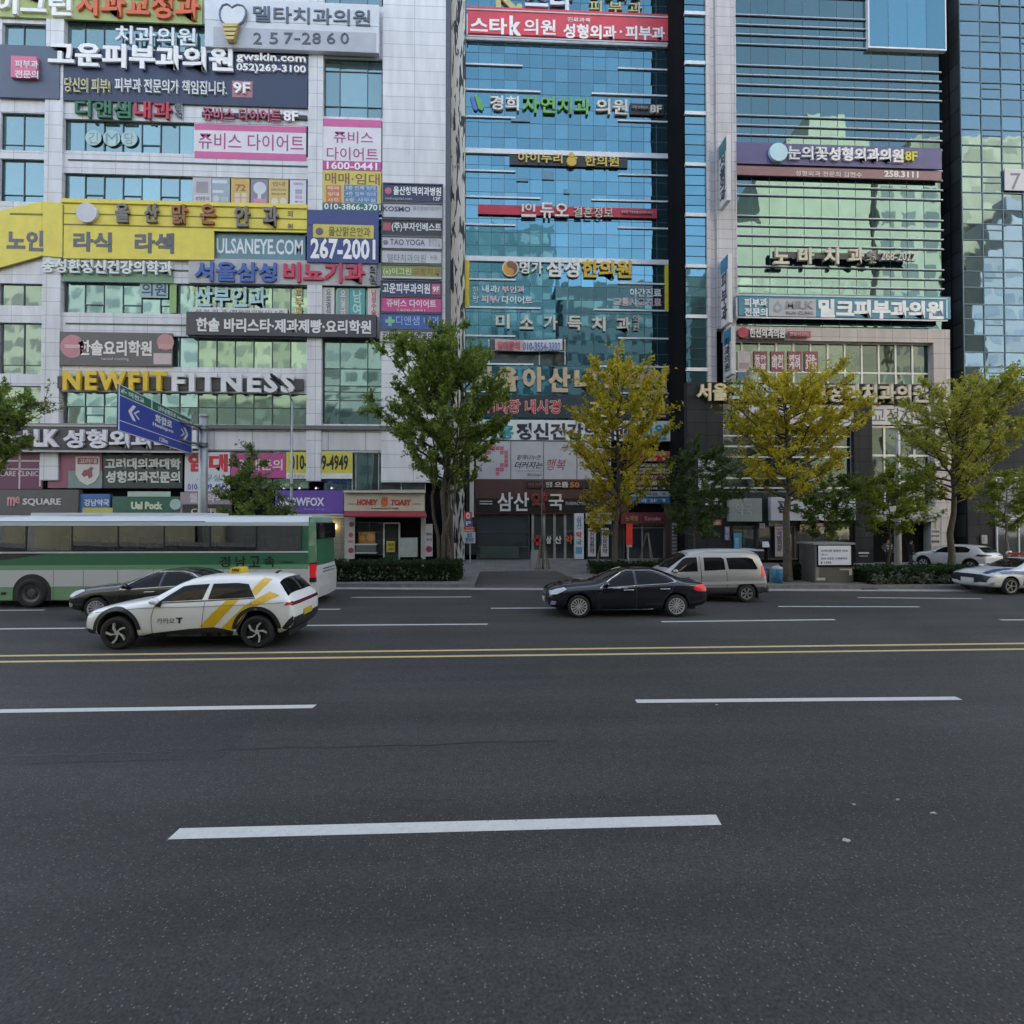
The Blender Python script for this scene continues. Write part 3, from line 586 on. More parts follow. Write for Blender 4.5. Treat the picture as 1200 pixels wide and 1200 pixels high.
# ---- ground floor of the white block: shopfronts
gb = thing("shopfront", "narrow food kiosk shopfront with dark interior, lit door frame and pale counter", "shopfront", (WX(452, YL), YL-.1, PZ))
yk = YL - .5
m = MB(); rect_px(m, (405, 600, 410, 658), yk, .3); m.build("pillar", paint((.42,.40,.41)), gb); m = MB(); rect_px(m, (494, 600, 499, 658), yk, .3); m.build("pillar", paint((.42,.40,.41)), gb)
m = MB(); rect_px(m, (410, 606, 494, 657.5), yk+.3, .05); m.build("back_wall", M_BLACK, gb)
window(gb, (417, 612, 449, 650), yk, 2, [0, .3, 1], G_DARK, M_FRAME, .05, .05)
window(gb, (450, 613, 468, 656), yk, 1, [0, 1], G_DARK, M_WFRAME, .09, 0, name="door")
m = MB(); rect_px(m, (470, 630, 490, 652), yk-.02, .5); rect_px(m, (471, 638, 489, 639), yk-.53, .02); rect_px(m, (471, 645, 489, 645.6), yk-.53, .02); m.build("counter", mat("mint_counter", (.34,.40,.38), .5), gb)
m = MB(); rect_px(m, (419, 637.5, 442, 648), yk-.02, .45); m.build("display_counter", paint((.10,.11,.11)), gb)
m = MB(); rect_px(m, (418, 637, 443, 638.4), yk-.03, .5); rect_px(m, (418, 647, 443, 648), yk-.03, .5); m.build("counter_edge", M_WFRAME, gb)
sign("menu_poster", "orange brown food photo poster behind kiosk counter", (420, 623, 440, 637), yk-.05, (.32,.15,.04), [('o', (421, 627, 428, 634), (.45,.24,.06)), ('o', (430, 625, 439, 634), (.5,.28,.10)), ("MENU", (425, 624, 435, 626.5), (.5,.4,.2), .01)], .03, .012, "poster")
sign("door_notice", "small yellow notice with print on the kiosk door", (453, 634, 463, 647), yk-.08, (.50,.40,.06), [("영업중", (454.5, 636.5, 461.5, 640), (.1,.08,.03), .02), ("OPEN", (455, 642, 461, 645), (.1,.08,.03), .02)], .02, .01, "notice")
sign("side_banner", "white vertical side banner with small food pictures beside the kiosk", (406.5, 606, 416, 655), yk-.3, (.46,.42,.43), [('o', (409, 611, 415, 618), (.14,.09,.07)), ('o', (408.5, 624, 414, 630), (.34,.10,.10)), ('o', (408, 641, 414.5, 649), (.28,.05,.08)), ("맛있는", (408, 633, 414, 636), (.4,.1,.1), .01)], .06, .012, "banner")
sign("side_banner", "white vertical menu banner with dark red oval between kiosk and green tree trunk", (498.5, 614, 507, 652), yk-.25, (.48,.46,.48), [('o', (499, 640, 506.5, 647), (.26,.03,.08)), ("떡볶이", (499.5, 624, 506, 628), (.1,.1,.14), .01), ("튀김", (499.5, 631, 506, 634), (.1,.1,.14), .01)], .06, .012, "banner")
m = MB(); m.add([W(404, 600, yk-.35), W(499, 600.5, yk-.35), W(500, 606.5, yk-1.1), W(403, 606, yk-1.1), W(404, 598.5, yk-.3), W(499, 599, yk-.3), W(500, 605, yk-1.12), W(403, 604.5, yk-1.12)],
             [(0,1,2,3),(4,7,6,5),(0,4,5,1),(1,5,6,2),(2,6,7,3),(3,7,4,0)]); m.build("awning", mat("red_awning", (.24,.03,.04), .6), gb)
def sunface(r, f):
    m = MB(); disc_px(m, 450.5, 589, 4.2, f, .05); 
    for k in range(3):
        x = 448 + k*2.4; rect_px(m, (x, 582.5, x+1.1, 586), f, .05)
    m.build("round_emblem", paint((.55,.12,.03)), r)
sign("shop_sign", "cream kiosk sign with red script on each side of an orange round emblem", (405, 577, 498, 599), yk, (.50,.47,.38),
     [('#', (404, 575, 499, 577.5), (.52,.50,.42), 0, {'d': .25}), ("HONEY", (418, 585, 443, 592), (.45,.05,.05), .05, {'shear': .2}), ("TOAST", (458, 585.3, 482, 592.3), (.45,.05,.05), .05, {'shear': .2}), ('#', (409, 590.2, 417, 590.8), (.2,.1,.08)), ('#', (484, 590.2, 494, 590.8), (.2,.1,.08)), ("homemade & fresh", (435, 594.5, 467, 596.5), (.15,.1,.08), 0)], .35, .03, extra=sunface)
# florist front between bus and kiosk
fb = thing("shopfront", "beige stone florist shopfront under purple sign, mostly behind the bus", "shopfront", (WX(365, YL), YL-.1, PZ))
m = MB(); rect_px(m, (386, 607, 404, 657), YL-.1, .2); bs = tile_mat("beige_stone", (.25,.235,.20), .6, .4, (.1,.1,.09), .01); m.build("pillar", bs, fb); m = MB(); rect_px(m, (330, 607, 340, 657), YL-.1, .2); m.build("pillar", bs, fb)
window(fb, (340, 608, 386, 657), YL-.3, 3, [0, .25, 1], G_DARK, M_FRAME, .06, .1)
m = MB(); disc_px(m, 391, 617, 3.6, YL-.35, .2); m.build("wall_lamp", mat("lamp_warm", (1., .72, .2), .5, 0, 0, 3, 0, 2.2), fb)
sb = thing("shopfront", "row of dark glazed shopfronts behind the green bus", "shopfront", (WX(150, YL), YL-.1, PZ))
window(sb, (-30, 604, 330, 657), YL-.3, 14, [0, .25, 1], G_DARK, M_FRAME, .07, .2)
# tenant boards on the blind tower
boards = [((449, 216, 519, 237), NAVY, [("울산청맥외과병원", (461, 219, 517, 229), WH, .02), ("cmhospital.com", (451, 231, 483, 235), (.5,.5,.5), 0), ("12F", (508, 231, 516, 235), WH, .01), ('o', (451, 219, 459, 228), (.5,.12,.2))], "navy tenant board with white hospital letters at top of its stack"),
 ((448.5, 239, 519, 256), (.50,.51,.58), [("KOSMO", (449, 242, 481, 248), (.06,.07,.12), .025), ("울산경영지원센터", (484, 242, 517, 247), (.25,.26,.3), 0)], "white tenant board with small dark latin letters, second from the top"),
 ((448, 258, 518.5, 276), (.035,.04,.05), [('#', (449, 261, 458, 270), (.40,.10,.12)), ("(주)부자인베스트", (459, 261, 517, 272), (.66,.68,.72), .025)], "black tenant board with a dark red square and white letters"),
 ((447.5, 278, 518.5, 292), (.52,.53,.60), [('o', (449, 281, 455, 287), (.16,.18,.25)), ("TAO YOGA", (457, 280.5, 498, 287.5), (.10,.11,.17), .02), ("필라테스\n요가교실", (502, 280, 516, 289), (.3,.3,.36), 0)], "white tenant board advertising yoga in grey capitals"),
 ((447, 293.5, 518, 309), (.50,.52,.59), [("델타치과의원", (454, 298, 499, 307), (.20,.21,.26), 0), ("9층", (504, 299, 513, 305), (.3,.3,.36), 0)], "white dental tenant board with thin grey letters"),
 ((447, 311, 518, 327), (.22,.29,.10), [("(e)이그린", (449, 314, 482, 323), (.62,.66,.5), .01), ("교정치과", (484, 314, 516, 323), (.30,.13,.05), .03), ('#', (447, 324, 518, 327), (.5,.5,.5))], "olive green tenant board with pale and brown letters"),
 ((446.5, 329.5, 518, 347), (.04,.05,.13), [("고운피부과의원", (448, 332, 504, 344), (.72,.72,.78), .025), ('#', (506, 333, 516, 345), (.48,.12,.22)), ("9F", (507, 336, 515, 342), WH, .01, {'off': .02})], "dark navy tenant board with bold white letters and pink square"),
 ((446.5, 348.5, 518, 366), (.52,.07,.25), [("쥬비스 다이어트", (453, 351, 511, 360), (.76,.66,.72), .02), ("1600-0441", (466, 362, 498, 365), (.7,.5,.6), 0)], "bright pink tenant board with white lettering"),
 ((446, 367.5, 517.5, 386), (.05,.11,.36), [('#', (455, 371, 459, 382), (.22,.50,.30)), ('#', (451.5, 374.5, 462.5, 378.5), (.22,.50,.30), 0, {'d': .03}), ("디앤샘 내과", (464, 370.5, 515, 381), (.38,.50,.72), .0)], "royal blue tenant board with a light green cross"),
 ((445, 388, 517.5, 401), (.52,.52,.54), [("강남LK성형외과의원", (448, 389.5, 515, 399), (.06,.06,.08), .025)], "white lowest tenant board partly covered by the tall green tree")]
for bx, pc, tx, lab in boards: sign("tenant_board", lab, bx, YL-.1, pc, tx, .12, .012, group="tenant boards stacked on the blank tower", frame=((.10,.11,.13), .8), gap=.005)

# ---- gap between the white block and the blue block
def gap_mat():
    m, t, b, N, L = _nodes("painted_reflection_wall")
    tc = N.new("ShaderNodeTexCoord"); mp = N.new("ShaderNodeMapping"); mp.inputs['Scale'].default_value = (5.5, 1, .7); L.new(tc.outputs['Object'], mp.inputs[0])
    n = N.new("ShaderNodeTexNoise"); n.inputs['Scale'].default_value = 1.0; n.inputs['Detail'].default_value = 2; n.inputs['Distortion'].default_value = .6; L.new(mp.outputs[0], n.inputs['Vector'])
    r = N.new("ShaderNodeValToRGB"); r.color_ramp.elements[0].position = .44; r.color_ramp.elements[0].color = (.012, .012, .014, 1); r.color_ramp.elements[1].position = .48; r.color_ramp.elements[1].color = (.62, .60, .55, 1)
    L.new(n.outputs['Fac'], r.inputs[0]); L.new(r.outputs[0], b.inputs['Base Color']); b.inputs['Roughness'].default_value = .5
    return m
gw = MB().box(WX(526.7, YM), WX(545, YM)-.02, YM-.5, YM+1.2, 0, 56).build("gap_reflection_wall", gap_mat())  # fills the gap; the wavy reflection is painted into its colour
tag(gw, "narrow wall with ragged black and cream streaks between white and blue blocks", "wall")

# ---- the blue glass block
bb = thing("office_building", "blue glass clinic tower with thin white fins above the pharmacy", "building", (WX(665, YM), YM, PZ))
X0, X1 = WX(545.5, YM, 300), WX(784.5, YM, 300)
MB().box(X0+.02, X1-.02, YM+.35, YM+16, 0, 62).build("core", M_BLACK, bb)
zb = [WZ(y, YM, 665) for y in (496, 429.5, 367.3, 305, 243, 180.5, 112, 50)]
st = (zb[-1]-zb[0])/7
while zb[-1] < 58: zb.append(zb[-1]+st)
NC = 16
cw = (X1-X0)/NC
for k in range(len(zb)-1):
    g = MB(); f = MB(); h = zb[k+1]-zb[k]
    for i in range(NC):
        for j in range(4):
            x0, x1 = X0+cw*i, X0+cw*(i+1); a, b = zb[k]+h*j/4, zb[k]+h*(j+1)/4; t1, t2 = rnd.uniform(-.004, .004), rnd.uniform(-.004, .004)
            g.quad((x0+.008, YM+t1, a+.008), (x1-.008, YM-t1, a+.008), (x1-.008, YM-t1+t2, b-.008), (x0+.008, YM+t1+t2, b-.008))
    o = g.build("curtain_wall", G_MID, bb)
    for i in range(NC+1): f.box(X0+cw*i-.014, X0+cw*i+.014, YM-.012, YM+.06, zb[k], zb[k+1])
    for j in range(4): f.box(X0, X1, YM-.01, YM+.055, zb[k]+h*j/4-.014, zb[k]+h*j/4+.014)
    f.build("frame", mat("blue_joint", (.05, .10, .14), .5), o)
for y in (-65, 50, 181, 306):
    z = WZ(y, YM, 665); m = MB(); m.box(X0-.05, X1+.05, YM-.14, YM+.05, z-.17, z+.17); m.build("floor_band", M_STRIP, bb)
def fin(x0, x1, y):
    p = W((x0+x1)/2, y, YM); m = MB(); m.box(WX(x0, YM, y), WX(x1, YM, y), YM-.10, YM+.02, p.z-.055, p.z+.055); m.build("fin", M_STRIP, bb)
for y, xl in ((77, 612), (107, 633), (138, 604), (201, 604), (232, 633), (264, 604), (328, 604), (361, 633), (394, 604), (427, 625), (459, 590), (-10, 612), (-42, 633)): fin(545, xl, y)
for y, xr in ((82, 724), (112, 693), (143, 724), (206, 724), (236, 693), (268, 724), (333, 724), (364, 695), (397, 724), (430, 700), (461, 720), (-6, 724), (-38, 693)): fin(xr, 784, y)
for x, y, ww, hh in ((612, 211, 14, 4), (642, 206, 14, 10), (664, 225, 7, 5), (610, 140, 22, 6)):
    m = MB(); rect_px(m, (x-ww/2, y-hh/2, x+ww/2, y+hh/2), YM-.02, .06); m.build("open_vent", mat("vent_blue", (.12,.20,.26), .3, .5), bb)
# glazed recess with posts behind the sagging banner
m = MB(); rect_px(m, (572, 399, 665, 428), YM-.015, .01); m.build("dark_glazing", G_DARK, bb)
m = MB()
for x in (573, 632, 662): rect_px(m, (x-.6, 398, x+.6, 428), YM-.03, .06)
rect_px(m, (573, 411.4, 662, 412.2), YM-.03, .06); m.build("post", M_ALU, bb)
# lower storeys
m = MB(); rect_px(m, (549, 520, 784, 660), YM+.1, .05); m.build("lower_wall", M_BLACK, bb)
m = MB(); rect_px(m, (546, 480, 559, 650), YM-.05, .2); m.build("stone_jamb", M_DARK, bb)
m = MB(); rect_px(m, (550.5, 480, 555.5, 606), YM-.3, .05); m.build("white_jamb_strip", paint((.50,.49,.46)), bb)
m = MB(); rect_px(m, (557, 562, 735, 602), YM-.05, .3); m.build("fascia", mat("brown_fascia", (.075,.035,.033), .5), bb)
m = MB(); rect_px(m, (558, 584, 700, 600), YM-.352, .05); m.build("fascia_board", mat("black_board", (.018,.016,.018), .4), bb)
window(bb, (559, 601, 620, 656), YM, 1, [0, .4, .42, .72, 1], G_DARK, M_FRAME, .08, -.1)
m = MB(); rect_px(m, (563, 640, 608, 654), YM-.13, .05); m.build("green_shutter", mat("green_panel", (.05,.075,.065), .5), bb)
window(bb, (624, 601, 673, 655.5), YM, [0, .27, .52, .77, 1], [0, 1], G_DARK, mat("door_alu", (.30,.30,.28), .5, .3), .17, -.15, name="door")
window(bb, (687, 615, 731, 655), YM, 3, [0, 1], G_DARK, M_FRAME, .08, -.05)
window(bb, (735, 615, 778, 655), YM, [0, .4, 1], [0, .08, 1], G_DARK, mat("door_alu", (.30,.30,.28), .5, .3), .1, -.05, name="door")
m = MB(); rect_px(m, (778, 590, 786, 655), YM-.05, .3); m.build("pillar", mat("brown_pillar", (.10,.06,.05), .6), bb)

sign("channel_letters", "gold K and white letters cut by the picture top, above red board", None, YM, None, [("K.", (581, -16, 612, 13), (.52,.47,.22), .03), ("스타", (615, -14, 671, 14), (.66,.70,.80), .03), ("피 부 과", (690, 4, 752, 18), (.50,.46,.24), .01), ("성 형 외 과", (690, -12, 752, 2), (.50,.46,.24), .01)], tdepth=CL)
sign("clinic_name_sign", "red board with white letters and large latin k", (547.5, 16, 784, 47), YM, (.62,.06,.09), [("스타", (551, 21, 594, 40), WH, .03), ("k", (597, 19, 611, 42), WH, .04), ("의원", (614, 23, 651, 41), WH, .02), ("성형외과", (660, 29, 722, 46), WH, .03), ("·", (726, 36, 729, 39), WH, .05), ("피부과", (733, 31, 779, 47), WH, .03), ("진료과목", (665, 21, 692, 26), WH, .01)], .25, .03, frame=((.55,.55,.60), 1.4))
def leafw(r, f):
    m = MB(); m.prism([(W(a, b, f).x, W(a, b, f).z) for a, b in ((551, 115), (554, 114), (560, 128), (558, 131), (555, 129))][::-1], f-.1, f); m.build("logo", paint((.10,.18,.55)), r)
    m = MB(); m.prism([(W(a, b, f).x, W(a, b, f).z) for a, b in ((556, 114), (561, 114), (567, 126), (565, 131), (561, 129))][::-1], f-.12, f); m.build("logo", paint((.12,.42,.12)), r)
sign("channel_letters", "white and green dental letters with leaf logo and small black plate", None, YM, None, [("경희", (574, 114, 608, 131), (.68,.68,.64), .02), ("자연치과", (612, 115, 692, 135), (.16,.40,.10), .02), ("의원", (698, 118, 735, 136), (.68,.66,.62), .02), ('#', (738, 123, 777, 136), (.03,.03,.04), 0, {'d': .1}), ("8F", (761, 125, 775, 134), (.7,.68,.6), .02, {'off': .1}), ("교정 임플란트", (740, 126, 759, 129), (.5,.5,.5), 0, {'off': .1})], tdepth=CL, extra=leafw)
def baby(r, f):
    m = MB(); disc_px(m, 669.5, 190.5, 5.8, f, .16); disc_px(m, 669, 183.5, 3, f, .18); disc_px(m, 674.5, 187, 1.6, f, .18); m.build("round_figure_logo", paint((.58,.40,.05)), r)
sign("channel_letters", "gold letters on dark bar split by a round gold figure", (597, 185, 735, 196), YM, (.025,.03,.04), [("아이누리", (607, 180.5, 659, 192), (.58,.46,.14), .02), ("한의원", (685, 184, 725, 196), (.58,.44,.10), .02)], .1, .12, extra=baby)
sign("channel_letters", "white marriage agency letters across a thin red bar", (560, 243.5, 769, 254.5), YM, (.45,.03,.06), [('#', (611.5, 240, 614, 249), (.66,.62,.58), 0, {'d': .1}), ('o', (615.5, 237.5, 623, 249.5), (.66,.62,.58), 0, {'d': .1}), ('o', (617.2, 239.5, 621.3, 247.5), (.20,.04,.06), 0, {'d': .12}), ('#', (624.5, 240, 627, 249), (.66,.62,.58), 0, {'d': .1}), ('#', (611, 252, 628, 255), (.66,.62,.58), 0, {'d': .1}), ("듀오", (633, 239, 666, 257), (.70,.66,.62), .02), ("결혼정보", (672, 244, 718, 256), (.62,.58,.55), .0), ("정회원 가입상담 052-257-0000", (728, 248.5, 764, 251.5), (.7,.5,.5), 0)], .14, .14)
def yinyang(r, f):
    m = MB(); disc_px(m, 598, 315.5, 9.6, f, .14); m.build("round_logo", paint((.66,.58,.48)), r)
    c = W(598, 315.5, f); rr = abs(W(606.3, 315.5, f).x - c.x)
    def half(sgn):
        pts = []
        for k in range(13): a = math.pi*k/12 - math.pi/2; pts.append((rr*math.cos(a), rr*math.sin(a)))
        for k in range(13): a = math.pi/2 + math.pi*k/12; pts.append((.5*rr*math.cos(a)*-1*-1, rr/2 + .5*rr*math.sin(a)))
        for k in range(13): a = math.pi/2 - math.pi*k/12; pts.append((.5*rr*math.cos(a), -rr/2 + .5*rr*math.sin(a)))
        return [(c.x + sgn*x, c.z + sgn*z) for x, z in pts]
    m = MB(); m.prism(half(1), f-.16, f-.13); m.build("logo_half", paint((.20,.08,.05)), r)
    m = MB(); m.prism(half(-1), f-.16, f-.13); m.build("logo_half", paint((.55,.30,.04)), r)
sign("channel_letters", "white and gold oriental clinic letters with a round swirl logo", None, YM, None, [("명가", (609, 308, 636, 322), (.70,.70,.66), .02), ("삼성", (640, 305.5, 679, 326), (.70,.70,.68), .03), ("한의원", (681, 306, 740, 327), (.58,.40,.04), .035)], tdepth=CL, extra=yinyang)
for lab, bx in (("slim yellow upright strip near the streaked party wall", (545, 302, 550, 360)), ("slim yellow upright strip beside the dark alley", (779, 306, 784.5, 364))):
    sign("edge_strip", lab, bx, YM, (.62,.50,.03), [('#', (bx[0]+.6, bx[1]+.8, bx[2]-.6, bx[3]-.8), (.66,.53,.03))], .08, .012, "strip")
sign("window_lettering", "two lines of white and rose clinic letters beside small stacked ones", None, YM, None, [("한\n방", (554, 336, 561, 355), (.62,.68,.74), .0), ("내과/", (565, 334, 586, 343), (.74,.78,.82), .02), ("부인과", (588, 335, 615, 343.5), (.66,.48,.56), .03), ("피부/", (564, 346, 586, 355), (.66,.48,.56), .03), ("다이어트", (588, 347, 624, 356), (.74,.78,.82), .02)], tdepth=.02)
sign("window_lettering", "white and rose letters about night treatment beside the yellow strip", None, YM, None, [("야간진료", (738, 338, 775, 348), (.74,.78,.80), .03), ("교통사고치료", (719, 349, 775, 359), (.66,.48,.54), .03)], tdepth=.02)
sign("channel_letters", "widely spaced cream dental letters in a row", None, YM, None, [(c, (x-8, 369+k*.7, x+8, 386+k*.7), (.55,.55,.50), .03) for k, (c, x) in enumerate(zip("미소가득치과", (589, 617, 645, 673, 701, 730)))] + [("의\n원", (741, 370, 748, 388), (.55,.55,.50), 0)], tdepth=CL)
def sag(box, Y, name, label, c1, c2, t1, t2, split):
    r = thing(name, label, "banner", W((box[0]+box[2])/2, box[3], Y))
    x0, y0, x1, y1 = box; n = 14; m = MB()
    for k in range(n):
        ta, tb = k/n, (k+1)/n; sa, sb2 = 1.6*math.sin(math.pi*ta), 1.6*math.sin(math.pi*tb)
        xa2, xb2 = x0+(x1-x0)*ta, x0+(x1-x0)*tb
        a, b, c, d = [W(px, py, Y - .05*math.sin(9*px)) for px, py in ((xa2, y1+sa), (xb2, y1+sb2), (xb2, y0+sb2), (xa2, y0+sa))]
        m.quad(a, b, c, d, 0 if ta < split else 1)
    o = m.build("cloth", [paint(c1), paint(c2)], r); s2 = o.modifiers.new("thickness", 'SOLIDIFY'); s2.thickness = .02
    m = MB(); text_px(m, t1[0], t1[1], Y-.07, .01, .02); m.build("lettering", paint(t1[2]), r)
    m = MB(); text_px(m, t2[0], t2[1], Y-.07, .01, .02); m.build("lettering", paint(t2[2]), r)
    m = MB()
    for px, py, qx, qy in ((x0, y0, x0-8, y0-3), (x1, y0, x1+6, y0-3), (x0, y1, x0-8, y1+2), (x1, y1, x1+6, y1+2)): m.tube([W(px, py, Y), W(qx, qy, Y+.1)], .012, 5)
    m.build("cord", paint((.3,.3,.3)), r)
sag((580, 397, 659, 410), YM-.45, "hanging_banner", "sagging cloth banner, pink half and white half with blue digits", (.52,.34,.36), (.58,.60,.68), ("임대문의", (583, 400, 609, 410), (.45,.06,.10)), ("010-3554-3322", (613, 401, 657, 411), (.12,.18,.40)), .4)
sign("channel_letters", "large cream letters of internal medicine clinic behind the yellow ginkgo", None, YM, None, [(c, (x-13, 430+k*.4, x+13, 459+k*.4), (.50,.40,.27), .045) for k, (c, x) in enumerate(zip("서울아산내과의원", (563, 594, 625, 655, 686, 716, 742, 768)))], tdepth=CL)
sign("window_lettering", "white lettering outlined red and yellow lettering below the large cream name", (559, 464, 784, 490), YM, (.015,.03,.045), [("위대장 내시경", (566, 468, 657, 485), (.66,.50,.48), .05), ("위대장 내시경", (566.6, 468.6, 656.4, 484.4), (.50,.04,.06), .01, {'off': .022}), ("건강검진", (690, 470, 780, 489), (.62,.48,.08), .03)], .05, .02)
sign("clinic_name_sign", "long white board with teal and navy psychiatry letters", (557, 493.5, 784.5, 517), YM, (.62,.65,.68), [("새흥", (565, 497, 602, 515), (.05,.30,.36), .04), ("정신건강의학과", (605, 496, 742, 516), (.025,.025,.06), .04), ("의원", (750, 497, 781, 516), (.05,.30,.36), .04)], .3, .02)
def pixel2(r, f):
    m = MB(); cells = [(1,0),(2,0),(3,0),(4,0),(0,1),(1,1),(4,1),(5,1),(5,2),(5,3),(4,4),(5,4),(3,5),(4,5),(3,6),(0,2)]
    for i, j in cells: rect_px(m, (566+i*5, 523+j*5, 570.4+i*5, 527.4+j*5), f, .012)
    m.build("pixel_logo", paint((.42,.14,.19)), r)
    m = MB()
    for x in (598.5, 637, 676): rect_px(m, (x-.5, 517.5, x+.5, 562), f, .01)
    m.build("panel_joint", paint((.12,.13,.16)), r)
sign("bank_style_panel", "wide pale panel with pixelled red mark and brush lettering", (558, 518, 715, 562), YM, (.43,.44,.49), [("함께나누면", (606, 533, 634, 539), (.06,.06,.08), .0, {'shear': .3}), ("더커지는", (603, 541, 636, 549), (.06,.06,.08), .02, {'shear': .3}), ("행복", (641, 538, 663, 551), (.30,.05,.07), .0, {'shear': .3}), ("Together we make more happiness", (604, 551, 636, 552.6), (.2,.2,.22), 0), ("052-123-4567", (618, 555, 635, 558), (.15,.15,.17), 0)], .25, .015, extra=pixel2)
sign("small_shop_letters", "small white letters and orange digits on black strip over brown fascia", (617, 564, 692, 572), YM-.36, (.02,.018,.018), [("으뜸", (650, 564.8, 666, 571), (.66,.64,.62), .02), ("50", (668, 565, 679, 571.5), (.5,.14,.05), .03), ("안경", (640, 564.5, 647, 571), (.62,.6,.58), .02), ("안경콘택트", (619, 566, 637, 571), (.3,.12,.1), .0)], .06, .02)
sign("pharmacy_sign", "pharmacy name in thick white letters, third letter outlined red", None, YM-.4, None, [("삼산", (583, 577, 620, 599), (.62,.61,.60), .02), ("약", (622, 577, 641, 598), (.34,.06,.05), .045), ("약", (623.2, 578.2, 640, 597), (.16,.03,.03), .008, {'off': .06}), ("국", (643, 579, 660, 598), (.60,.58,.56), .02), ('#', (562, 587, 577, 588), (.5,.5,.5)), ('#', (562, 590, 577, 591), (.5,.5,.5)), ("PHARMACY 052", (663, 588, 686, 592), (.5,.5,.5), 0)], tdepth=.06)
sign("door_lettering", "white and red pharmacy letters with a red cross on the glass doors", None, YM-.28, None, [('#', (628, 627.5, 631.5, 639), (.45,.04,.06)), ('#', (624.5, 631.3, 635, 635), (.45,.04,.06)), ("삼", (640, 628, 646, 637), (.62,.62,.62), .03), ("산", (650, 628, 658, 637), (.62,.62,.62), .03), ("약", (662, 627, 671, 637), (.45,.12,.06), .03)], tdepth=.02)
sign("vertical_banner", "white upright banner with blue and red pharmacy letters", (673, 601.5, 684, 655), YM-.4, (.56,.58,.62), [("삼\n산", (675.5, 605, 681.5, 620), (.08,.20,.42), .015), ("약", (675, 623, 681.5, 630), (.45,.06,.10), .03), ("국", (675, 632, 681.5, 639), (.08,.20,.42), .015), ('#', (674.5, 641, 682, 649), (.10,.30,.52))], .06, .02, "banner")
sign("vertical_banner", "narrow white hanging scroll with black writing, first of the pair", (689, 619, 698, 652), YM-.4, (.52,.52,.56), [("건\n강\n한\n약", (691, 624, 696.5, 649), (.06,.06,.08), .03), ("한방", (690.5, 620.5, 696.5, 623), (.06,.06,.08), .05)], .05, .015, "banner", "white scroll banners beside the pharmacy")
sign("vertical_banner", "narrow white hanging scroll with black writing, nearer the yellow ginkgo trunk", (704, 619, 713, 652), YM-.4, (.52,.52,.56), [("산\n삼\n보\n약", (706, 624, 711.5, 649), (.06,.06,.08), .03), ("한방", (705.5, 620.5, 711.5, 623), (.06,.06,.08), .05)], .05, .015, "banner", "white scroll banners beside the pharmacy")
sign("shop_sign", "pale header sign with dark logo above the two scrolls", (686, 601, 716, 614), YM-.3, (.40,.42,.45), [('o', (688, 604, 694, 610), (.05,.07,.10)), ("보현당", (697, 604, 714, 611), (.10,.22,.14), .02)], .2, .02)
m = thing("light_box", "small glowing red upright light box beside the yellow ginkgo trunk", "light box", W(737, 640, YM-1.2))
k = MB(); rect_px(k, (733.5, 614, 740, 638), YM-1.2, .25); k.build("red_case", mat("red_lightbox", (.55,.04,.025), .4, 0, .05, 3, 0, .03), m)
k = MB(); rect_px(k, (734, 638.4, 739.5, 641), YM-1.2, .25); rect_px(k, (735.6, 641, 736.6, 657), YM-1.3, .06); k.build("white_foot", paint((.5,.48,.45)), m)
st = [((735, 529, 784, 534.5), (.50,.16,.08), "orange red"), ((735, 535, 784, 541), (.55,.03,.04), "bright red"), ((735, 543, 784, 548), (.10,.10,.12), "near black"), ((735, 549, 784, 555), (.52,.52,.52), "white"), ((735, 556, 784, 562), (.26,.05,.05), "brownish red"), ((735, 563, 784, 569), (.45,.30,.06), "orange yellow"), ((735, 570, 784, 574.5), (.05,.055,.055), "black"), ((735, 576, 784, 582), (.40,.46,.44), "pale green"), ((735, 583, 785, 590), (.06,.17,.42), "blue")]
tx = ["치킨 호프", "노래연습장", "당구클럽", "산내들 정형외과", "법무사 사무소", "영어학원", "스터디카페", "내과 의원", "치과 2F"]
for (bx, pc, cn), s in zip(st, tx):
    tc = (.70,.68,.66) if sum(pc) < 1.2 else (.08,.08,.10)
    sign("storey_sign", cn + " thin storey sign in the stack beside the dark alley", bx, YM, pc, [(s, (742, bx[1]+1.2, 770, bx[3]-1.2), tc, .02), (str(9), (776, bx[1]+1.3, 780, bx[3]-1.3), tc, .02)], .2, .012, group="thin storey signs beside the alley")
sign("shop_sign", "maroon shop sign with gold lettering over the glass door", (727, 600.5, 778, 614), YM-.1, (.14,.03,.04), [("노래방", (733, 604, 748, 611), (.40,.22,.08), .02), ("Karaoke", (756, 605, 774, 610), (.5,.38,.36), .0)], .25, .02)
# ---- the louvred block
Y = YR_
rb = thing("office_building", "louvred blue green glass block with pale pink stone portal and dark base", "building", (WX(955, Y), Y, PZ))
XA, XB, XC, XD, XE = WX(803.5, Y, 300), WX(828, Y, 300), WX(862, Y, 300), WX(1104, Y, 250), WX(848, Y, 300)
m = MB().box(XA+.05, XD-.03, Y+.4, Y+1.2, 0, 58).box(XA+.05, XD-.03, Y+1.2, Y+16, 0, 58); m.build("core", M_BLACK, rb)
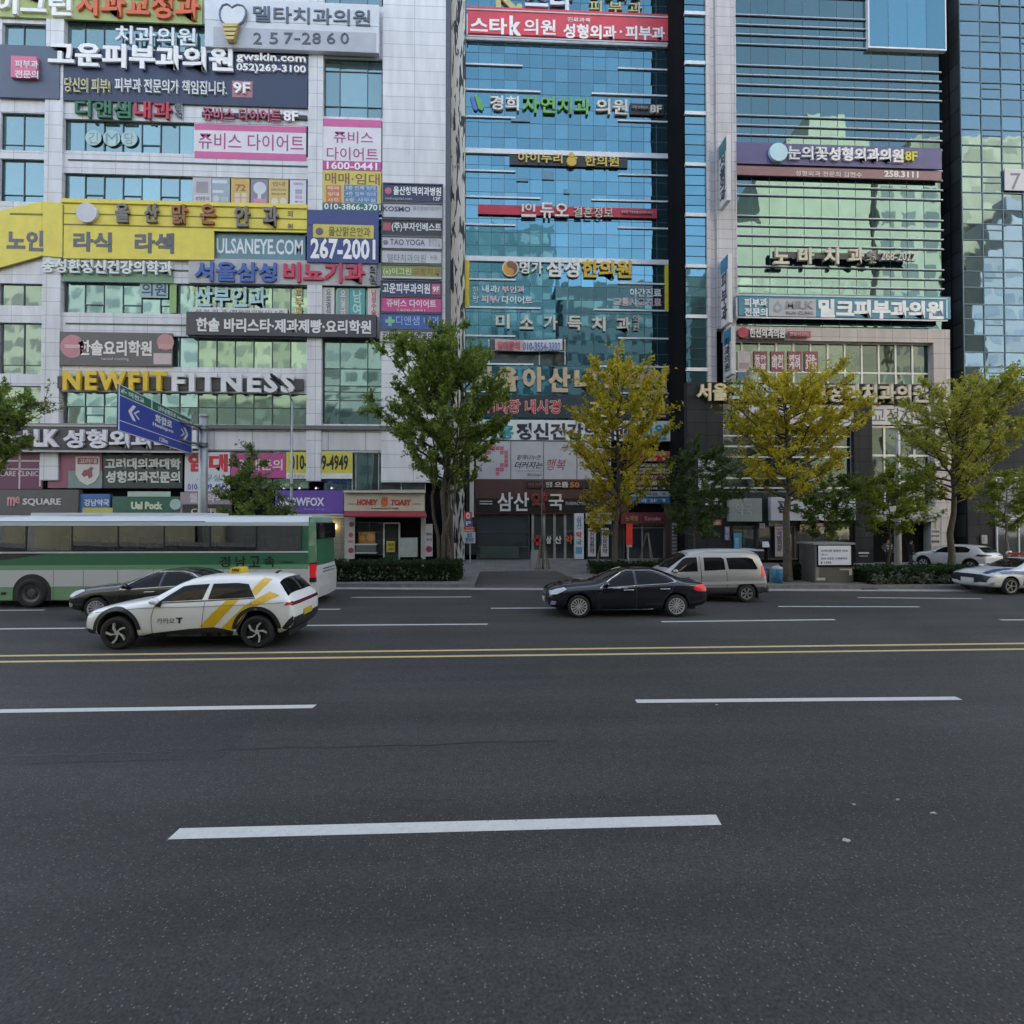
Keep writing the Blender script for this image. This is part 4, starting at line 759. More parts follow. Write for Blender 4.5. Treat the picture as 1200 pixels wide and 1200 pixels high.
# narrow glass slot with white bands
zs = [WZ(y, Y, 815) for y in (448, 433, 371, 312, 252, 193, 133, 74, 16)]
while zs[-1] < 56: zs.append(zs[-1]+3.1)
for a, b in zip(zs[1:], zs[2:]):
    g = MB(); f = MB(); n = 5
    for j in range(n):
        za, zb2 = a+(b-a)*j/n, a+(b-a)*(j+1)/n; g.quad((XA+.02, Y+.05, za+.01), (XB-.02, Y+.05+rnd.uniform(-.01,.01), za+.01), (XB-.02, Y+.05, zb2-.01), (XA+.02, Y+.05, zb2-.01))
        f.box(XA+.01, XB-.01, Y+.02, Y+.09, za-.013, za+.013)
    o = g.build("slot_window", G_MID, rb); f.box(XA, XB, Y-.06, Y+.1, a-.11, a+.11, 1); f.build("frame", [M_FRAME, M_STRIP], o)
g = MB(); g.quad((XA+.02, Y+.05, zs[0]), (XB-.02, Y+.05, zs[0]), (XB-.02, Y+.05, zs[1]-.02), (XA+.02, Y+.05, zs[1]-.02)); g.build("slot_window", G_MID, rb)
m = MB(); m.box(XB, XB+.22, Y-.12, Y+.4, zs[0], 57).box(XB+.62, XC-.04, Y-.12, Y+.4, WZ(386, Y, 850), 57).box(XB+.22, XB+.62, Y+.02, Y+.4, zs[0], 57).box(XC-.05, XC+.03, Y-.16, Y+.3, WZ(376, Y, 860), 57)
m.build("pier", tile_mat("pale_pier", (.56,.54,.57), .9, .62, (.25,.24,.26), .014, .04), rb)
# louvred front: spandrel glass, vision glass, thin louvre blades with the shaded underside painted dark
per = 58.5; y0 = 21.0
ks = []
k = 6
while y0 + per*k > -300: ks.append(k); k -= 1
lv = MB(); lvd = MB(); zl = []
for k in ks:
    for d in (0, 11.3, 22.6, 34.0):
        y = y0 + per*k + d
        if y < 380 and WZ(y, Y, 980) < 56: zl.append(WZ(y, Y, 980))
zl = sorted(zl); zlow = WZ(386, Y, 980)
prev = zlow; xs = [XC + (XD-XC)*i/12 for i in range(13)]
bands = [zlow] + zl
for a, b in zip(bands, bands[1:]):
    big = (b-a) > .9
    g = MB()
    for i in range(12): g.quad((xs[i]+.004, Y+.1+0, a), (xs[i+1]-.004, Y+.1+0, a), (xs[i+1]-.004, Y+.1, b), (xs[i]+.004, Y+.1, b))
    o = g.build("window" if big else "spandrel_panel", G_RIGHT if (big or b < WZ(150, Y, 980) or True) else G_SPAN, rb)
    f = MB()
    for x in xs[1:-1]: f.box(x-.012, x+.012, Y+.085, Y+.13, a, b)
    f.build("frame", mat("green_joint", (.06,.10,.11), .5), o)
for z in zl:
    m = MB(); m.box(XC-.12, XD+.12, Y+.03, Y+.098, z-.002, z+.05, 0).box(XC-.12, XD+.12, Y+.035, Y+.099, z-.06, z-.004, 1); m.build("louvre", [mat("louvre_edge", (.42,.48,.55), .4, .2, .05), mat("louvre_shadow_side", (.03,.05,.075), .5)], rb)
# projecting glass bay at the top corner
m = MB(); bx0, bx1, bz = WX(1017, Y, 30), WX(1105.5, Y, 30), WZ(58, Y, 1060)
for i in range(4):
    for j in range(6):
        w1 = (bx1-bx0)/4; g0 = bz + 3.1*j*1.2
        m.quad((bx0+w1*i+.01, Y-.12, g0+.02), (bx0+w1*(i+1)-.01, Y-.12, g0+.02), (bx0+w1*(i+1)-.01, Y-.12, g0+3.70), (bx0+w1*i+.01, Y-.12, g0+3.70))
m.build("bay_glass", G_MID, rb)
m = MB(); m.box(bx0-.08, bx0, Y-.14, Y+.1, bz, 57).box(bx1, bx1+.07, Y-.14, Y+.1, bz, 57).box(bx0-.08, bx1+.07, Y-.14, Y+.1, bz-.10, bz-.001); m.build("bay_frame", M_STRIP, rb)
# pale stone portal
m = MB()
def pr(x0, y0_, x1, y1_, d0=.32, d1=0): m.box(WX(x0, Y, 420), WX(x1, Y, 420), Y-d0, Y+.3-d1, WZ(y1_, Y, (x0+x1)/2), WZ(y0_, Y, (x0+x1)/2))
pr(848, 386.5, 1108, 402, .34); pr(1089, 402.2, 1108, 660, .33); m.build("stone_portal", M_STONE, rb)
# window band behind the portal, and right lower bay with tall panes
window(rb, (849, 402, 1089, 450), Y, 12, [0, .72, 1], facade_glass("dim_teal_glass", (.055,.085,.085), .7, .03, .35, .05, .6), mat("white_mullion", (.50,.52,.52), .4, .2, .05), .11, .05)
window(rb, (1019, 474, 1089, 594), Y, 4, [0, .22, .5, .75, 1], facade_glass("dim_teal_glass2", (.035,.055,.058), .65, .03, .35, .05, .6), mat("white_mullion", (.50,.52,.52), .4, .2, .05), .13, .05)
window(rb, (847, 474, 998, 577), Y, 1, [0, .24, .36, .48, .60, .84, .95, 1], facade_glass("dim_teal_glass3", (.028,.045,.048), .6, .03, .35, .05, .6), mat("white_mullion", (.50,.52,.52), .4, .2, .05), .10, .05)
m = MB(); m.box(WX(805, Y), WX(847, Y), Y-.15, Y+.38, PZ, WZ(448.5, Y, 830)).box(WX(998, Y), WX(1019, Y), Y-.3, Y+.3, PZ, WZ(474, Y, 1008)).box(WX(847, Y), WX(1089, Y), Y-.2, Y+.38, WZ(474, Y, 960), WZ(450, Y, 960))
m.build("dark_stone_base", M_DARK, rb)
m = MB(); pr(1019, 594, 1090, 611, .4); pr(1084, 611, 1089, 660, .3); m.build("soffit_fascia", paint((.40,.40,.39)), rb)
m = MB(); m.box(WX(1019, Y), WX(1088, Y), Y+.3, Y+.36, .05, WZ(611, Y, 1050)); m.build("parking_entrance", M_BLACK, rb)
for bx in ((808, 619, 846, 655), (858, 617, 884, 655), (886, 612, 998, 655)):
    window(rb, bx, Y, 2 if bx[0] < 880 else 5, [0, .12, 1], G_DARK, M_FRAME if bx[0] < 880 else mat("brown_frame", (.09,.05,.04), .5), .09, -.02, name="window")
m = MB()
for x0, x1 in ((846, 858), (884, 887)): m.box(WX(x0, Y), WX(x1, Y), Y-.16, Y+.3, PZ, WZ(611, Y, 860))
m.box(WX(805, Y), WX(998, Y), Y-.12, Y+.38, WZ(616, Y, 900), WZ(576.5, Y, 900)); m.build("shop_pier", M_DARK, rb)

def flower(r, f):
    m = MB(); disc_px(m, 910.5, 180.5, 10.5, f-.02, .2); m.build("round_disc", paint((.45,.66,.76)), r)
sign("clinic_name_sign", "purple board with round pale blue disc and white surgery letters", (862.5, 171.5, 1102, 196), Y-.06, (.095,.085,.21), [("눈의꽃", (922, 173, 969, 189), (.68,.68,.70), .02), ("성형외과의원", (970, 175, 1057, 191), (.74,.74,.76), .035), ("8F", (1059, 179, 1073, 190), (.62,.55,.06), .02)], .1, .14, extra=flower)
sign("clinic_strip_sign", "dull red strip with small pale print beneath the purple board", (862.5, 198.5, 1102, 209), Y-.06, (.25,.13,.14), [("성형외과 전문의 김현수", (932, 201, 1010, 207), (.66,.60,.60), .01), ("258.3111", (1036, 200.5, 1076, 208), (.72,.70,.68), .03)], .08, .02)
sign("channel_letters", "cream dental letters with dark backs on the louvred glass", None, Y-.25, None, [(c, (x-9, 292, x+9, 311), (.60,.55,.44), .03) for c, x in zip("노바치과", (914, 943, 972, 1001))] + [("268-2022", (1030, 297, 1070, 307), (.55,.53,.46), .01), ("의원", (1014, 295, 1024, 310), (.45,.43,.38), .0), ('#', (905, 297, 1068, 304), (.04,.04,.045), 0, {'d': .05})], tdepth=.2)
def drop(r, f):
    m = MB(); pts = [(911, 352)] + [(911+5.2*math.cos(a), 361+5*math.sin(a)) for a in [R(-35+25*k) for k in range(11)]]
    m.prism([(W(a, b, f-.02).x, W(a, b, f-.02).z) for a, b in pts], f-.04, f); m.build("drop_logo", paint((.22,.32,.38)), r)
    m = MB(); disc_px(m, 911, 361, 2.6, f-.04, .015); m.build("drop_core", paint((.42,.42,.46)), r)
sign("clinic_name_sign", "teal framed board with white letters and a grey milk drop logo panel", (863, 348, 1109, 374), Y-.25, (.05,.24,.36), [('#', (901, 350.5, 956, 371), (.42,.42,.46), 0, {'d': .02}), ("피부과", (872, 350, 899, 360), (.78,.78,.8), .03), ("전문의", (872, 361, 899, 371), (.78,.78,.8), .03), ("MILK", (921, 353, 953, 362), (.26,.27,.33), .02, {'off': .02}), ("SKIN CLINIC", (921, 365, 953, 368.5), (.3,.3,.36), .0, {'off': .02}), ("밀크피부과의원", (959, 352, 1105, 373.5), (.80,.80,.82), .045)], .3, .04, frame=((.58,.60,.62), 1.6), extra=drop)
sign("channel_letters", "white letters on black backing with a red round emblem and red tag", (866, 387, 919, 398), Y-.35, (.025,.02,.02), [('o', (863.5, 384, 876, 396.5), (.35,.03,.07), 0, {'d': .14}), ("한선외과의원", (878, 385.5, 919, 396), (.72,.70,.70), .02), ('#', (923, 388.5, 949, 395.5), (.38,.05,.09), 0, {'d': .1}), ("전문의진료", (925, 390, 947, 394), (.7,.5,.5), .0, {'off': .1})], .1, .08)
sign("window_poster", "pale photo poster above blue pane at the start of the maroon stickers", (864, 412, 879, 435), Y, (.50,.46,.50), [('#', (866, 425, 878, 432), (.34,.26,.30)), ('#', (864, 436, 879, 446), (.05,.14,.28))], .03, .012, "poster", gap=-.02)
for k, (s, x, d) in enumerate((("동안\n얼굴", 883, "face"), ("슬림\n바디", 903, "body"), ("웨딩\n케어", 923, "wedding"), ("258-\n3133", 942.5, "phone number"))):
    sign("window_sticker", "maroon window sticker with two lines of white " + d + " lettering", (x, 412, x+16, 436), Y, (.20,.05,.08), [(s, (x+1.5, 415.5, x+14.5, 432.5), (.70,.62,.66), .03, {'line': .8})], .03, .012, group="maroon window stickers behind the ginkgo", gap=-.02)
for lab, bx, base, tx in (("white projecting blade sign with dark letters and teal cap, topmost on the pier", (835, 174, 846, 248), (.62,.62,.64), "서\n울\n외\n과"), ("white projecting blade sign with blue head on the pale pier", (837, 308, 847, 386), (.62,.62,.64), "피\n부\n과"), ("pale grey projecting blade sign lowest on the pier", (839, 390, 850, 444), (.52,.51,.54), "치\n과\n의\n원")):
    x0, ya, x1, yb2 = bx; r = thing("blade_sign", lab, "sign", W(x0, yb2, Y), "projecting blade signs on the pale pier")
    X1 = WX(x1, Y-.1, 300); z0, z1 = WZ(yb2, Y, x1), WZ(ya, Y, x1); m = MB(); m.box(X1-.16, X1+.1, Y-1.15, Y-.16, z0, z1); m.build("case", paint(base), r)
    m = MB(); put_text(m, tx, Vector((X1-.16, Y-.25, z0+.3)), Vector((0, -.75, 0)), Vector((0, 0, (z1-z0)*.72)), Vector((-.02, 0, 0)), .03)
    m.build("lettering", paint((.05,.06,.08)), r)
    m = MB(); m.box(X1-.18, X1-.155, Y-1.13, Y-.18, z1-.9, z1-.05); m.build("colour_field", paint((.04,.22,.36) if ya > 300 else (.06,.20,.22)), r)
    m = MB(); m.box(X1-.05, X1, Y-.4, Y-.1, z1-.6, z1-.5).box(X1-.05, X1, Y-.4, Y-.1, z0+.5, z0+.6); m.build("bracket", M_ALU, r)
sign("channel_letters", "long row of cream and pale blue orthodontic letters over the dark band", None, Y-.26, None,
     [("서울", (816, 449.5, 852, 470), (.66,.56,.36), .035), ("고른이", (854, 449.5, 905, 471), (.40,.56,.66), .04), ("바른교정과치과의원", (908, 450.5, 1086, 472), (.50,.45,.36), .04)], tdepth=.16)
sign("window_banner", "white banner with grey letters behind yellow ginkgo crown", (862, 475.5, 1003, 499), Y-.2, (.56,.55,.60), [('#', (871, 480, 878, 488), (.10,.12,.26)), ("서울대 원장", (884, 478, 1000, 496), (.16,.17,.22), .02)], .05, .012)
sign("window_banner", "white orthodontic banner in four panes beside the lamp arm", (1020, 475.5, 1090, 498), Y-.1, (.56,.55,.58), [("교정치과", (1022, 478, 1088, 496), (.10,.11,.17), .0)], .05, .012)
m = thing("directory_board", "stack of white slatted tenant boards on dark stone behind green leaves", "sign", W(833, 590, Y-.2))
for k in range(11):
    y = 538 + k*5
    s = MB(); rect_px(s, (818 if k < 9 else 826, y, 845, y+4.1), Y-.17, .06); s.build("slat", paint((.50,.50,.54)), m)
sign("shop_sign", "grey shop sign behind the dark green tree with faint lettering", (852, 584, 890, 611), Y-.2, (.25,.29,.27), [("약국", (862, 590, 882, 604), (.33,.37,.35), .02)], .3, .02)
sign("shop_sign", "white shop sign with brush style black letters behind a tree trunk", (900, 583, 998, 610), Y-.2, (.50,.50,.56), [("삼대", (911, 590, 935, 601), (.02,.02,.025), .05), ("국밥", (946, 588, 964, 602), (.02,.02,.025), .05), ("맛있는", (912, 587, 926, 590), (.05,.05,.06), .02), ("since 1982", (938, 603, 956, 606), (.1,.1,.12), 0)], .35, .03)
sign("window_graphic", "light blue window graphic with pale print in shop window by the van", (808, 619, 844, 655), Y-.08, (.08,.26,.40), [('#', (817, 621, 843, 653), (.12,.34,.50)), ("휴대폰\n판매점", (821, 626, 840, 640), (.30,.55,.68), .02, {'off': .012}), ("할인", (824, 643, 837, 650), (.28,.52,.66), .02, {'off': .012})], .03, .012, gap=-.0)
sign("window_graphic", "narrow light blue poster in the dark doorway above the van", (858, 625, 869, 655), Y-.1, (.08,.28,.44), [("할\n인", (861, 630, 866, 645), (.34,.60,.74), .02)], .03, .012)
sign("side_banner", "pale pink vertical banner with black characters by the tree trunk", (908, 617, 919, 652), Y-.25, (.40,.36,.39), [("국\n밥\n전\n문", (910.5, 622, 916.5, 646), (.08,.05,.08), .03), ("24시", (910, 618.5, 917, 621.5), (.3,.06,.1), .03)], .06, .012, "banner")
sign("parking_sign", "white notice board on post beside the parking entrance", (1090, 619.5, 1102, 639), Y-.9, (.50,.50,.50), [("주차안내", (1091.5, 621.5, 1100.5, 624.5), (.06,.06,.08), .02), ("방문차량", (1091.5, 627, 1100.5, 629.5), (.06,.06,.08), .02), ("전용주차장", (1091.5, 633, 1100.5, 636.5), (.06,.06,.08), .03)], .08, .012, extra=lambda r, f: MB().tube([W(1103.2, 598, f), W(1103.2, 661, f)], .05, 8).build("post", paint((.5,.5,.5)), r))
sign("wall_plate", "small white plate with a line beneath on the dark stone column", (1006, 647, 1018, 649), Y-.3, (.55,.55,.56), [('#', (1007, 651, 1017, 652.2), (.3,.3,.32))], .03, .01)
for lab, bx, c, tx, tc in (("small white square sign with grey letters at the restaurant door lintel", (890, 613.5, 896, 619), (.46,.46,.46), "정", (.1,.1,.12)),
    ("orange strip of lettering above the light blue window graphic", (822, 609, 845, 615.5), (.40,.17,.05), "개통", (.62,.52,.40)),
    ("purple and white narrow notice on dark pier between shop doors", (849, 617, 855, 633), (.16,.13,.28), "정\n보", (.55,.52,.60)),
    ("pale framed round crest print inside the restaurant window", (956, 613, 965, 621), (.26,.22,.18), "o", (.40,.34,.28)),
    ("row of white paper notices along the restaurant window", (901, 611, 925, 616), (.40,.38,.36), "국밥 수육 순대", (.12,.08,.07)),
    ("tan menu panel hung in the brown restaurant window", (937, 614, 948, 623), (.24,.19,.13), "메뉴", (.5,.42,.3)),
    ("white vertical notices on the brown window frame behind the cabinet", (922, 626, 927, 652), (.36,.35,.34), "영\n업\n중", (.1,.08,.08))):
    sign("shop_notice", lab, bx, Y-.2, c, [(tx, (bx[0]+.8, bx[1]+.8, bx[2]-.8, bx[3]-.8), tc, .02)], .03, .01, "notice")
for q_, (x0_, x1_) in enumerate(((890, 930), (940, 985))):
    m = MB(); rect_px(m, (x0_, 623, x1_, 654), Y+.14, .02); m.build("interior_wall", mat("warm_interior", (.10,.055,.035), .8, 0, .4, 2), rb)
k = thing("menu_lectern", "small black stand with tilted white menu by the restaurant door", "stand", W(897, 657, Y-1.2))
m = MB(); rect_px(m, (895.5, 641, 898.5, 657), Y-1.2, .1); rect_px(m, (892, 655.5, 901, 657), Y-1.1, .35); m.build("post", M_BLACK, k)
a, b, c, d = W(893.5, 641.5, Y-1.5), W(902, 641.5, Y-1.5), W(900.5, 635, Y-1.1), W(893.5, 635.5, Y-1.1); m = MB(); m.add([a, b, c, d, a+Vector((0,0,.03)), b+Vector((0,0,.03)), c+Vector((0,0,.03)), d+Vector((0,0,.03))], [(3,2,1,0),(4,5,6,7),(0,1,5,4),(1,2,6,5),(2,3,7,6),(3,0,4,7)]); m.build("menu_board", paint((.52,.52,.54)), k)

# ---- the far block at the edge of the picture
Yf = YF
fb2 = thing("office_building", "pale teal glass block with dark panelled flank beside the narrow alley", "building", (WX(1165, Yf), Yf, PZ))
XF = WX(1128, Yf, 300)
MB().box(XF+.03, XF+28, Yf+.35, Yf+15, 0, 60).build("core", M_BLACK, fb2)
MB().box(XF-.02, XF+.02, Yf+.02, Yf+12, 0, 60).build("flank", M_SIDE, fb2)
seq = []   # floors of one tall and two lower panes
y = 440.
zf = WZ(449, Yf, 1160); rows = []
z = zf
while z < 58: rows += [(z, z+1.05), (z+1.05, z+2.0), (z+2.0, z+3.1)]; z += 3.1
cwf = WX(1152, Yf, 300) - XF
for q in range(0, len(rows), 3):
    g = MB(); f = MB()
    for (a, b) in rows[q:q+3]:
        for i in range(17):
            t1 = rnd.uniform(-.008,.008); t2 = rnd.uniform(-.008,.008); x0 = XF+cwf*i
            g.quad((x0+.02, Yf+t1, a+.02), (x0+cwf-.02, Yf-t1, a+.02), (x0+cwf-.02, Yf-t1+t2, b-.02), (x0+.02, Yf+t1+t2, b-.02))
        f.box(XF, XF+cwf*17, Yf-.04, Yf+.05, a-.03, a+.03)
    a = rows[q][0]; b = rows[min(q+2, len(rows)-1)][1]
    for i in range(18): f.box(XF+cwf*i-.03, XF+cwf*i+.03, Yf-.036, Yf+.046, a, b)
    for i in range(1, 17, 2): f.box(XF+cwf*i, XF+cwf*(i+1), Yf-.034, Yf+.04, rows[q][1]-.42, rows[q][1]-.36)
    o = g.build("curtain_wall", G_FAR, fb2); f.build("frame", mat("teal_frame", (.07,.13,.17), .4, .3), o)
m = MB(); m.box(XF, XF+28, Yf-.1, Yf+.34, PZ, zf-.05); m.build("dark_base", M_DARK, fb2)
window(fb2, (1164, 560, 1240, 655), Yf, 3, [0, .47, .5, 1], G_DARK, M_WFRAME, .08, -.2)
sign("number_panel", "white panel with a big grey 7 on the pale teal glass", (1176.5, 199, 1215, 224), Yf-.05, (.54,.54,.60), [("7", (1184, 203, 1196, 222), (.16,.18,.24), .0)], .06, .012)
m = sign("wall_lamp", "small pale box lamp on dark wall behind the white parked car", (1149, 627, 1155, 637), Yf-.1, (.34,.34,.34), [('#', (1150.4, 629, 1153.6, 635), (.22,.22,.22))], .12, .01, "lamp")
# blocks behind the alleys and across the street: they close the alleys, shade the street and stand in the glass
rear = thing("sun_blocking_building", "dark plain block standing behind the alleys between the glass towers", "building", (5, 56, 0))  # added to block sun coming through the alley gaps
MB().box(-60, 75, 55, 68, 0, 54).build("wall", tile_mat("rear_wall", (.10,.10,.11), 3, 3, (.04,.04,.05), .3), rear)
def facade_grid(name, col, gl, bw, bh, win=.62):
    """plain plaster front with rows of windows"""
    return tile_mat(name, col, bw, bh, gl, .0, .05)
def opp(x0, x1, y0, y1, h, col, label, nx, fl=3.4, glasscol=(.10,.13,.15), steps=()):
    r = thing("facing_building", label, "building", ((x0+x1)/2, y1, 0)); m = MB().box(x0, x1, y0, y1, 0, h)
    for q_, (a, b, hh) in enumerate(steps): m.box(a, b, y0+1+.1*q_, y1-.02-.05*q_, h-.5, hh)
    m.build("wall", mat("facing_wall", col, .8, 0, .12, .4), r)
    g = MB(); w1 = (x1-x0)/nx; z = 4.2
    while z < h-2:
        for i in range(nx):
            g.box(x0+w1*(i+.18), x0+w1*(i+.82), y1-.06, y1+.04, z, z+fl*.5)
        z += fl
    g.build("window_row", mat("facing_glass", glasscol, .1, .4, .2, .3), r)
opp(38, 66, -44, -22, 45, (.50,.45,.32), "sunlit beige stepped tower across the street", 7, 4.2, (.40,.36,.26), ((42, 66, 54), (46, 66, 62), (51, 66, 69), (55, 61.5, 73.5)))
opp(66.6, 78, -44, -21.4, 65, (.50,.45,.34), "sunlit sand coloured slab across the street", 3, 4.5, (.22,.22,.20), ())
opp(80, 112, -50, -30, 76, (.34,.30,.21), "ochre sunlit block across the street", 3, 7.5, (.30,.26,.18))
opp(86, 100, -29, -23, 50, (.26,.255,.30), "lilac grey block across the street", 4, 4.2, (.22,.23,.28), ((90, 100, 56), (94, 100, 62)))
opp(12.3, 34, -42, -22, 46, (.05,.055,.06), "dark mid rise block across the street", 7, 3.4, (.03,.04,.045))  # stands in shade, which is put into the dark wall and glass colours
opp(-9, 12, -44, -25, 58, (.05,.085,.10), "tall blue grey block across the street", 7, 3.6, (.04,.06,.07))
opp(-52, -31, -40, -22, 47, (.30,.29,.19), "beige block across the street", 7, 3.4, (.20,.20,.14))
opp(-30.5, -9.5, -38, -24, 44, (.17,.19,.17), "grey green block across the street", 6, 3.4, (.11,.13,.12))
opp(-74, -53, -40, -23, 45, (.24,.26,.24), "pale green block across the street", 6, 3.4, (.16,.18,.17))
opp(-100, -75, -40, -22, 43, (.26,.23,.18), "low brown block across the street", 8, 3.4, (.17,.15,.12))
tag(MB().box(-150, 150, -21, -13.5, -.02, .15).build("far_pavement", M_PAVE), kind='structure')

# ------------------------------------------------------------------ street furniture
# road direction sign on its pole, the plate stands across the lanes
M_GALV = mat("galvanised", (.36,.39,.41), .45, .5, .08, 4)
P = G(237, 676, PZ); zt = WZ(488, P.y, 237)
rs = thing("road_sign_gantry", "thick grey pole carrying a blue and green direction plate over the lane", "road sign", P)
MB().tube([P, P+Vector((0,0,3)), Vector((P.x, P.y, zt))], [.21, .20, .19], 20).build("pole", M_GALV, rs, True)
MB().tube([Vector((P.x,P.y,zt-.001)), Vector((P.x,P.y,zt+.06))], [.22,.2], 20).tube([P, P+Vector((0,0,.05))], .34, 16).build("pole_cap", M_GALV, rs)
pr_ = Vector(W(224.5, 507, P.y-.25)); YN = 18.35
nl = W(138, 484, YN); 
zr0, zr1 = W(224.5, 528.5, P.y-.25).z, W(224.5, 485, P.y-.25).z; zn0, zn1 = W(138, 509, YN).z, W(138, 458.5, YN).z
z0, z1 = (zr0+zn0)/2, (zr1+zn1)/2
o = Vector((nl.x, nl.y, z0)); ux = Vector((pr_.x-nl.x, pr_.y-nl.y, 0)); uz = Vector((0, 0, z1-z0)); nn = Vector((ux.y, -ux.x, 0)).normalized()
def pl(mb, a, b, c, d, t0, t1):
    q = [o+ux*x+uz*z_+nn*t for t in (t0, t1) for x, z_ in ((a,b),(c,b),(c,d),(a,d))]
    mb.add(q, [(3,2,1,0),(4,5,6,7),(0,1,5,4),(1,2,6,5),(2,3,7,6),(3,0,4,7)])
m = MB(); pl(m, 0, 0, 1, 1, -.03, .02); m.build("plate", paint((.03,.055,.36)), rs)
m = MB(); pl(m, .008, .78, .37, .985, .02, .026); pl(m, .382, .78, .992, .985, .02, .026); m.build("green_field", paint((.015,.15,.09)), rs)
m = MB()
for q in ((0,0,1,.015),(0,.985,1,1),(0,.015,.008,.985),(.992,.015,1,.985),(.008,.765,.992,.78),(.008,.22,.992,.235),(.37,.78,.382,.985)): pl(m, *q, .02, .03)
def tx(s, a, b, c, d, bold=.02): put_text(m, s, o+ux*a+uz*b+nn*.026, ux*(c-a), uz*(d-b), nn*.008, bold)
tx("화합로", .42, .50, .66, .70, .03); tx("Hwahap-ro", .39, .36, .68, .48, .02); tx("120m", .48, .06, .60, .17, .02)
tx("여천교", .10, .82, .28, .94, .02); tx("남부순환도로", .46, .82, .72, .94, .02); tx("Nambusunhwan", .74, .84, .93, .92, .0)
tx("←", .02, .82, .08, .94, .04); tx("→", .945, .82, .985, .94, .04)
def chev(cx, sg):
    for k, (dx, hh, ww) in enumerate(((0, .17, .035), (.06*-sg*-1, .10, .02))):
        for s2 in (1, -1):
            pts = [(cx+dx, .50), (cx+dx+sg*.05, .50+s2*hh), (cx+dx+sg*(.05+ww), .50+s2*hh), (cx+dx+sg*ww, .50)]
            q = [o+ux*a+uz*b+nn*t for t in (.02, .03) for a, b in pts]
            m.add(q, [(3,2,1,0),(4,5,6,7),(0,1,5,4),(1,2,6,5),(2,3,7,6),(3,0,4,7)])
chev(.10, 1); chev(.93, -1)
m.build("lettering", paint((.72,.74,.78)), rs)
m = MB()
for t in (.28, .78):
    b = o+ux*.75+uz*t-nn*.06; e = Vector((P.x-.02, P.y-.05, b.z)); m.tube([b, e], .055, 8); m.tube([e+Vector((0,0,-.09)), e+Vector((0,0,.09))], .25, 14)
m.build("bracket", mat("bracket_grey", (.16,.19,.19), .5, .4), rs)
# street lamps
def lamp(px, py, top, armend, headend, lab, thick):
    B = G(px, py, PZ); zt2 = WZ(top, B.y, px); r = thing("street_lamp", lab, "street lamp", B, "street lamps along the kerb")
    MB().tube([B, B+Vector((0,0,.4)), B+Vector((0,0,2.9)), Vector((B.x,B.y,3.2)), Vector((B.x,B.y,zt2))], [thick*1.15, thick, thick*.95, .075, .05], 12).build("pole", M_GALV if thick < .12 else paint((.33,.33,.32)), r, True)
    A1 = W(*armend, B.y-.3); H1 = W(*headend, B.y-.9)
    MB().tube([Vector((B.x,B.y,zt2)), Vector((B.x,B.y,zt2)).lerp(A1, .45)+Vector((0,0,.22)), A1], [.05,.04,.035], 8).build("arm", M_GALV, r, True)
    d = (H1-A1).normalized(); sd2 = Vector((0,0,1)).cross(d).normalized()*.13; u = d.cross(sd2).normalized()*.07
    m = MB(); a, b = A1, H1
    ring = lambda c, s: [c-sd2*s-u*s*.5, c+sd2*s-u*s*.5, c+sd2*s*.8+u*s, c-sd2*s*.8+u*s]
    vs = ring(a, .4)+ring(a.lerp(b,.3), 1)+ring(a.lerp(b,.8), .95)+ring(b, .4)
    fs = [(3,2,1,0),(12,13,14,15)]+[(4*i+k, 4*i+(k+1)%4, 4*i+4+(k+1)%4, 4*i+4+k) for i in range(3) for k in range(4)]
    m.add(vs, fs); m.build("lamp_head", mat("lamp_head", (.035,.038,.042), .4, .3), r)
lamp(341, 668, 470, (331, 452), (317, 438), "thin grey street lamp with dark head in front of gym letters", .075)
lamp(1052.5, 668, 500, (1076, 466), (1101, 454), "street lamp with thick pale lower pole rising from the hedge", .17)
# advertising cabinet, recycling bin
C = G(968, 683, PZ); yc = C.y
ac = thing("utility_cabinet", "dark grey utility cabinet with lit white notice screen facing the road", "cabinet", (C.x, yc, PZ))
x0, x1 = WX(954, yc), WX(999.5, yc, 660); zt = WZ(636, yc, 975)
m = MB(); m.box(x0, x1, yc, yc+1.1, PZ, zt-.08); m.build("case", mat("cabinet_grey", (.085,.085,.078), .5, 0, .1), ac)
m = MB(); m.box(x0-.06, x1+.06, yc-.06, yc+1.16, zt-.08, zt); m.build("lid", mat("cabinet_lid", (.26,.26,.27), .5), ac)
m = MB(); m.box(x0+.04, x0+.18, yc-.012, yc, PZ+.1, zt-.1); m.build("corner_post", mat("cabinet_post", (.20,.20,.20), .5), ac)
s = MB(); rect_px(s, (957, 637.5, 999, 664), yc, .05); so_ = s.build("screen_frame", M_BLACK, ac)
s = MB(); rect_px(s, (959, 639.5, 997, 662), yc-.05, .012); s.build("screen", mat("notice_screen", (.50,.53,.58), .3, 0, .03, 3, 0, .04), so_)
s = MB()
for t, bx in (("지역난방 열배관 안내", (962, 644, 993, 647)), ("공사", (962, 649, 970, 651)), ("문의 사항은 고객센터로", (962, 653, 993, 656)), ("1688", (966, 658, 974, 660.5))): text_px(s, t, bx, yc-.062, .006, .015)
rect_px(s, (962, 658, 963.6, 661), yc-.062, .006); s.build("lettering", paint((.08,.10,.16)), so_)
s = MB(); rect_px(s, (957, 677, 967, 680), yc-.012, .012); rect_px(s, (984, 666.5, 998, 668), yc-.012, .012); rect_px(s, (995, 668, 998, 674), yc-.012, .012); s.build("label_plate", paint((.45,.45,.44)), ac)
C2 = G(948, 675, PZ)
pb = thing("poster_case", "narrow glass poster case with blue poster beside the grey cabinet", "poster case", C2)
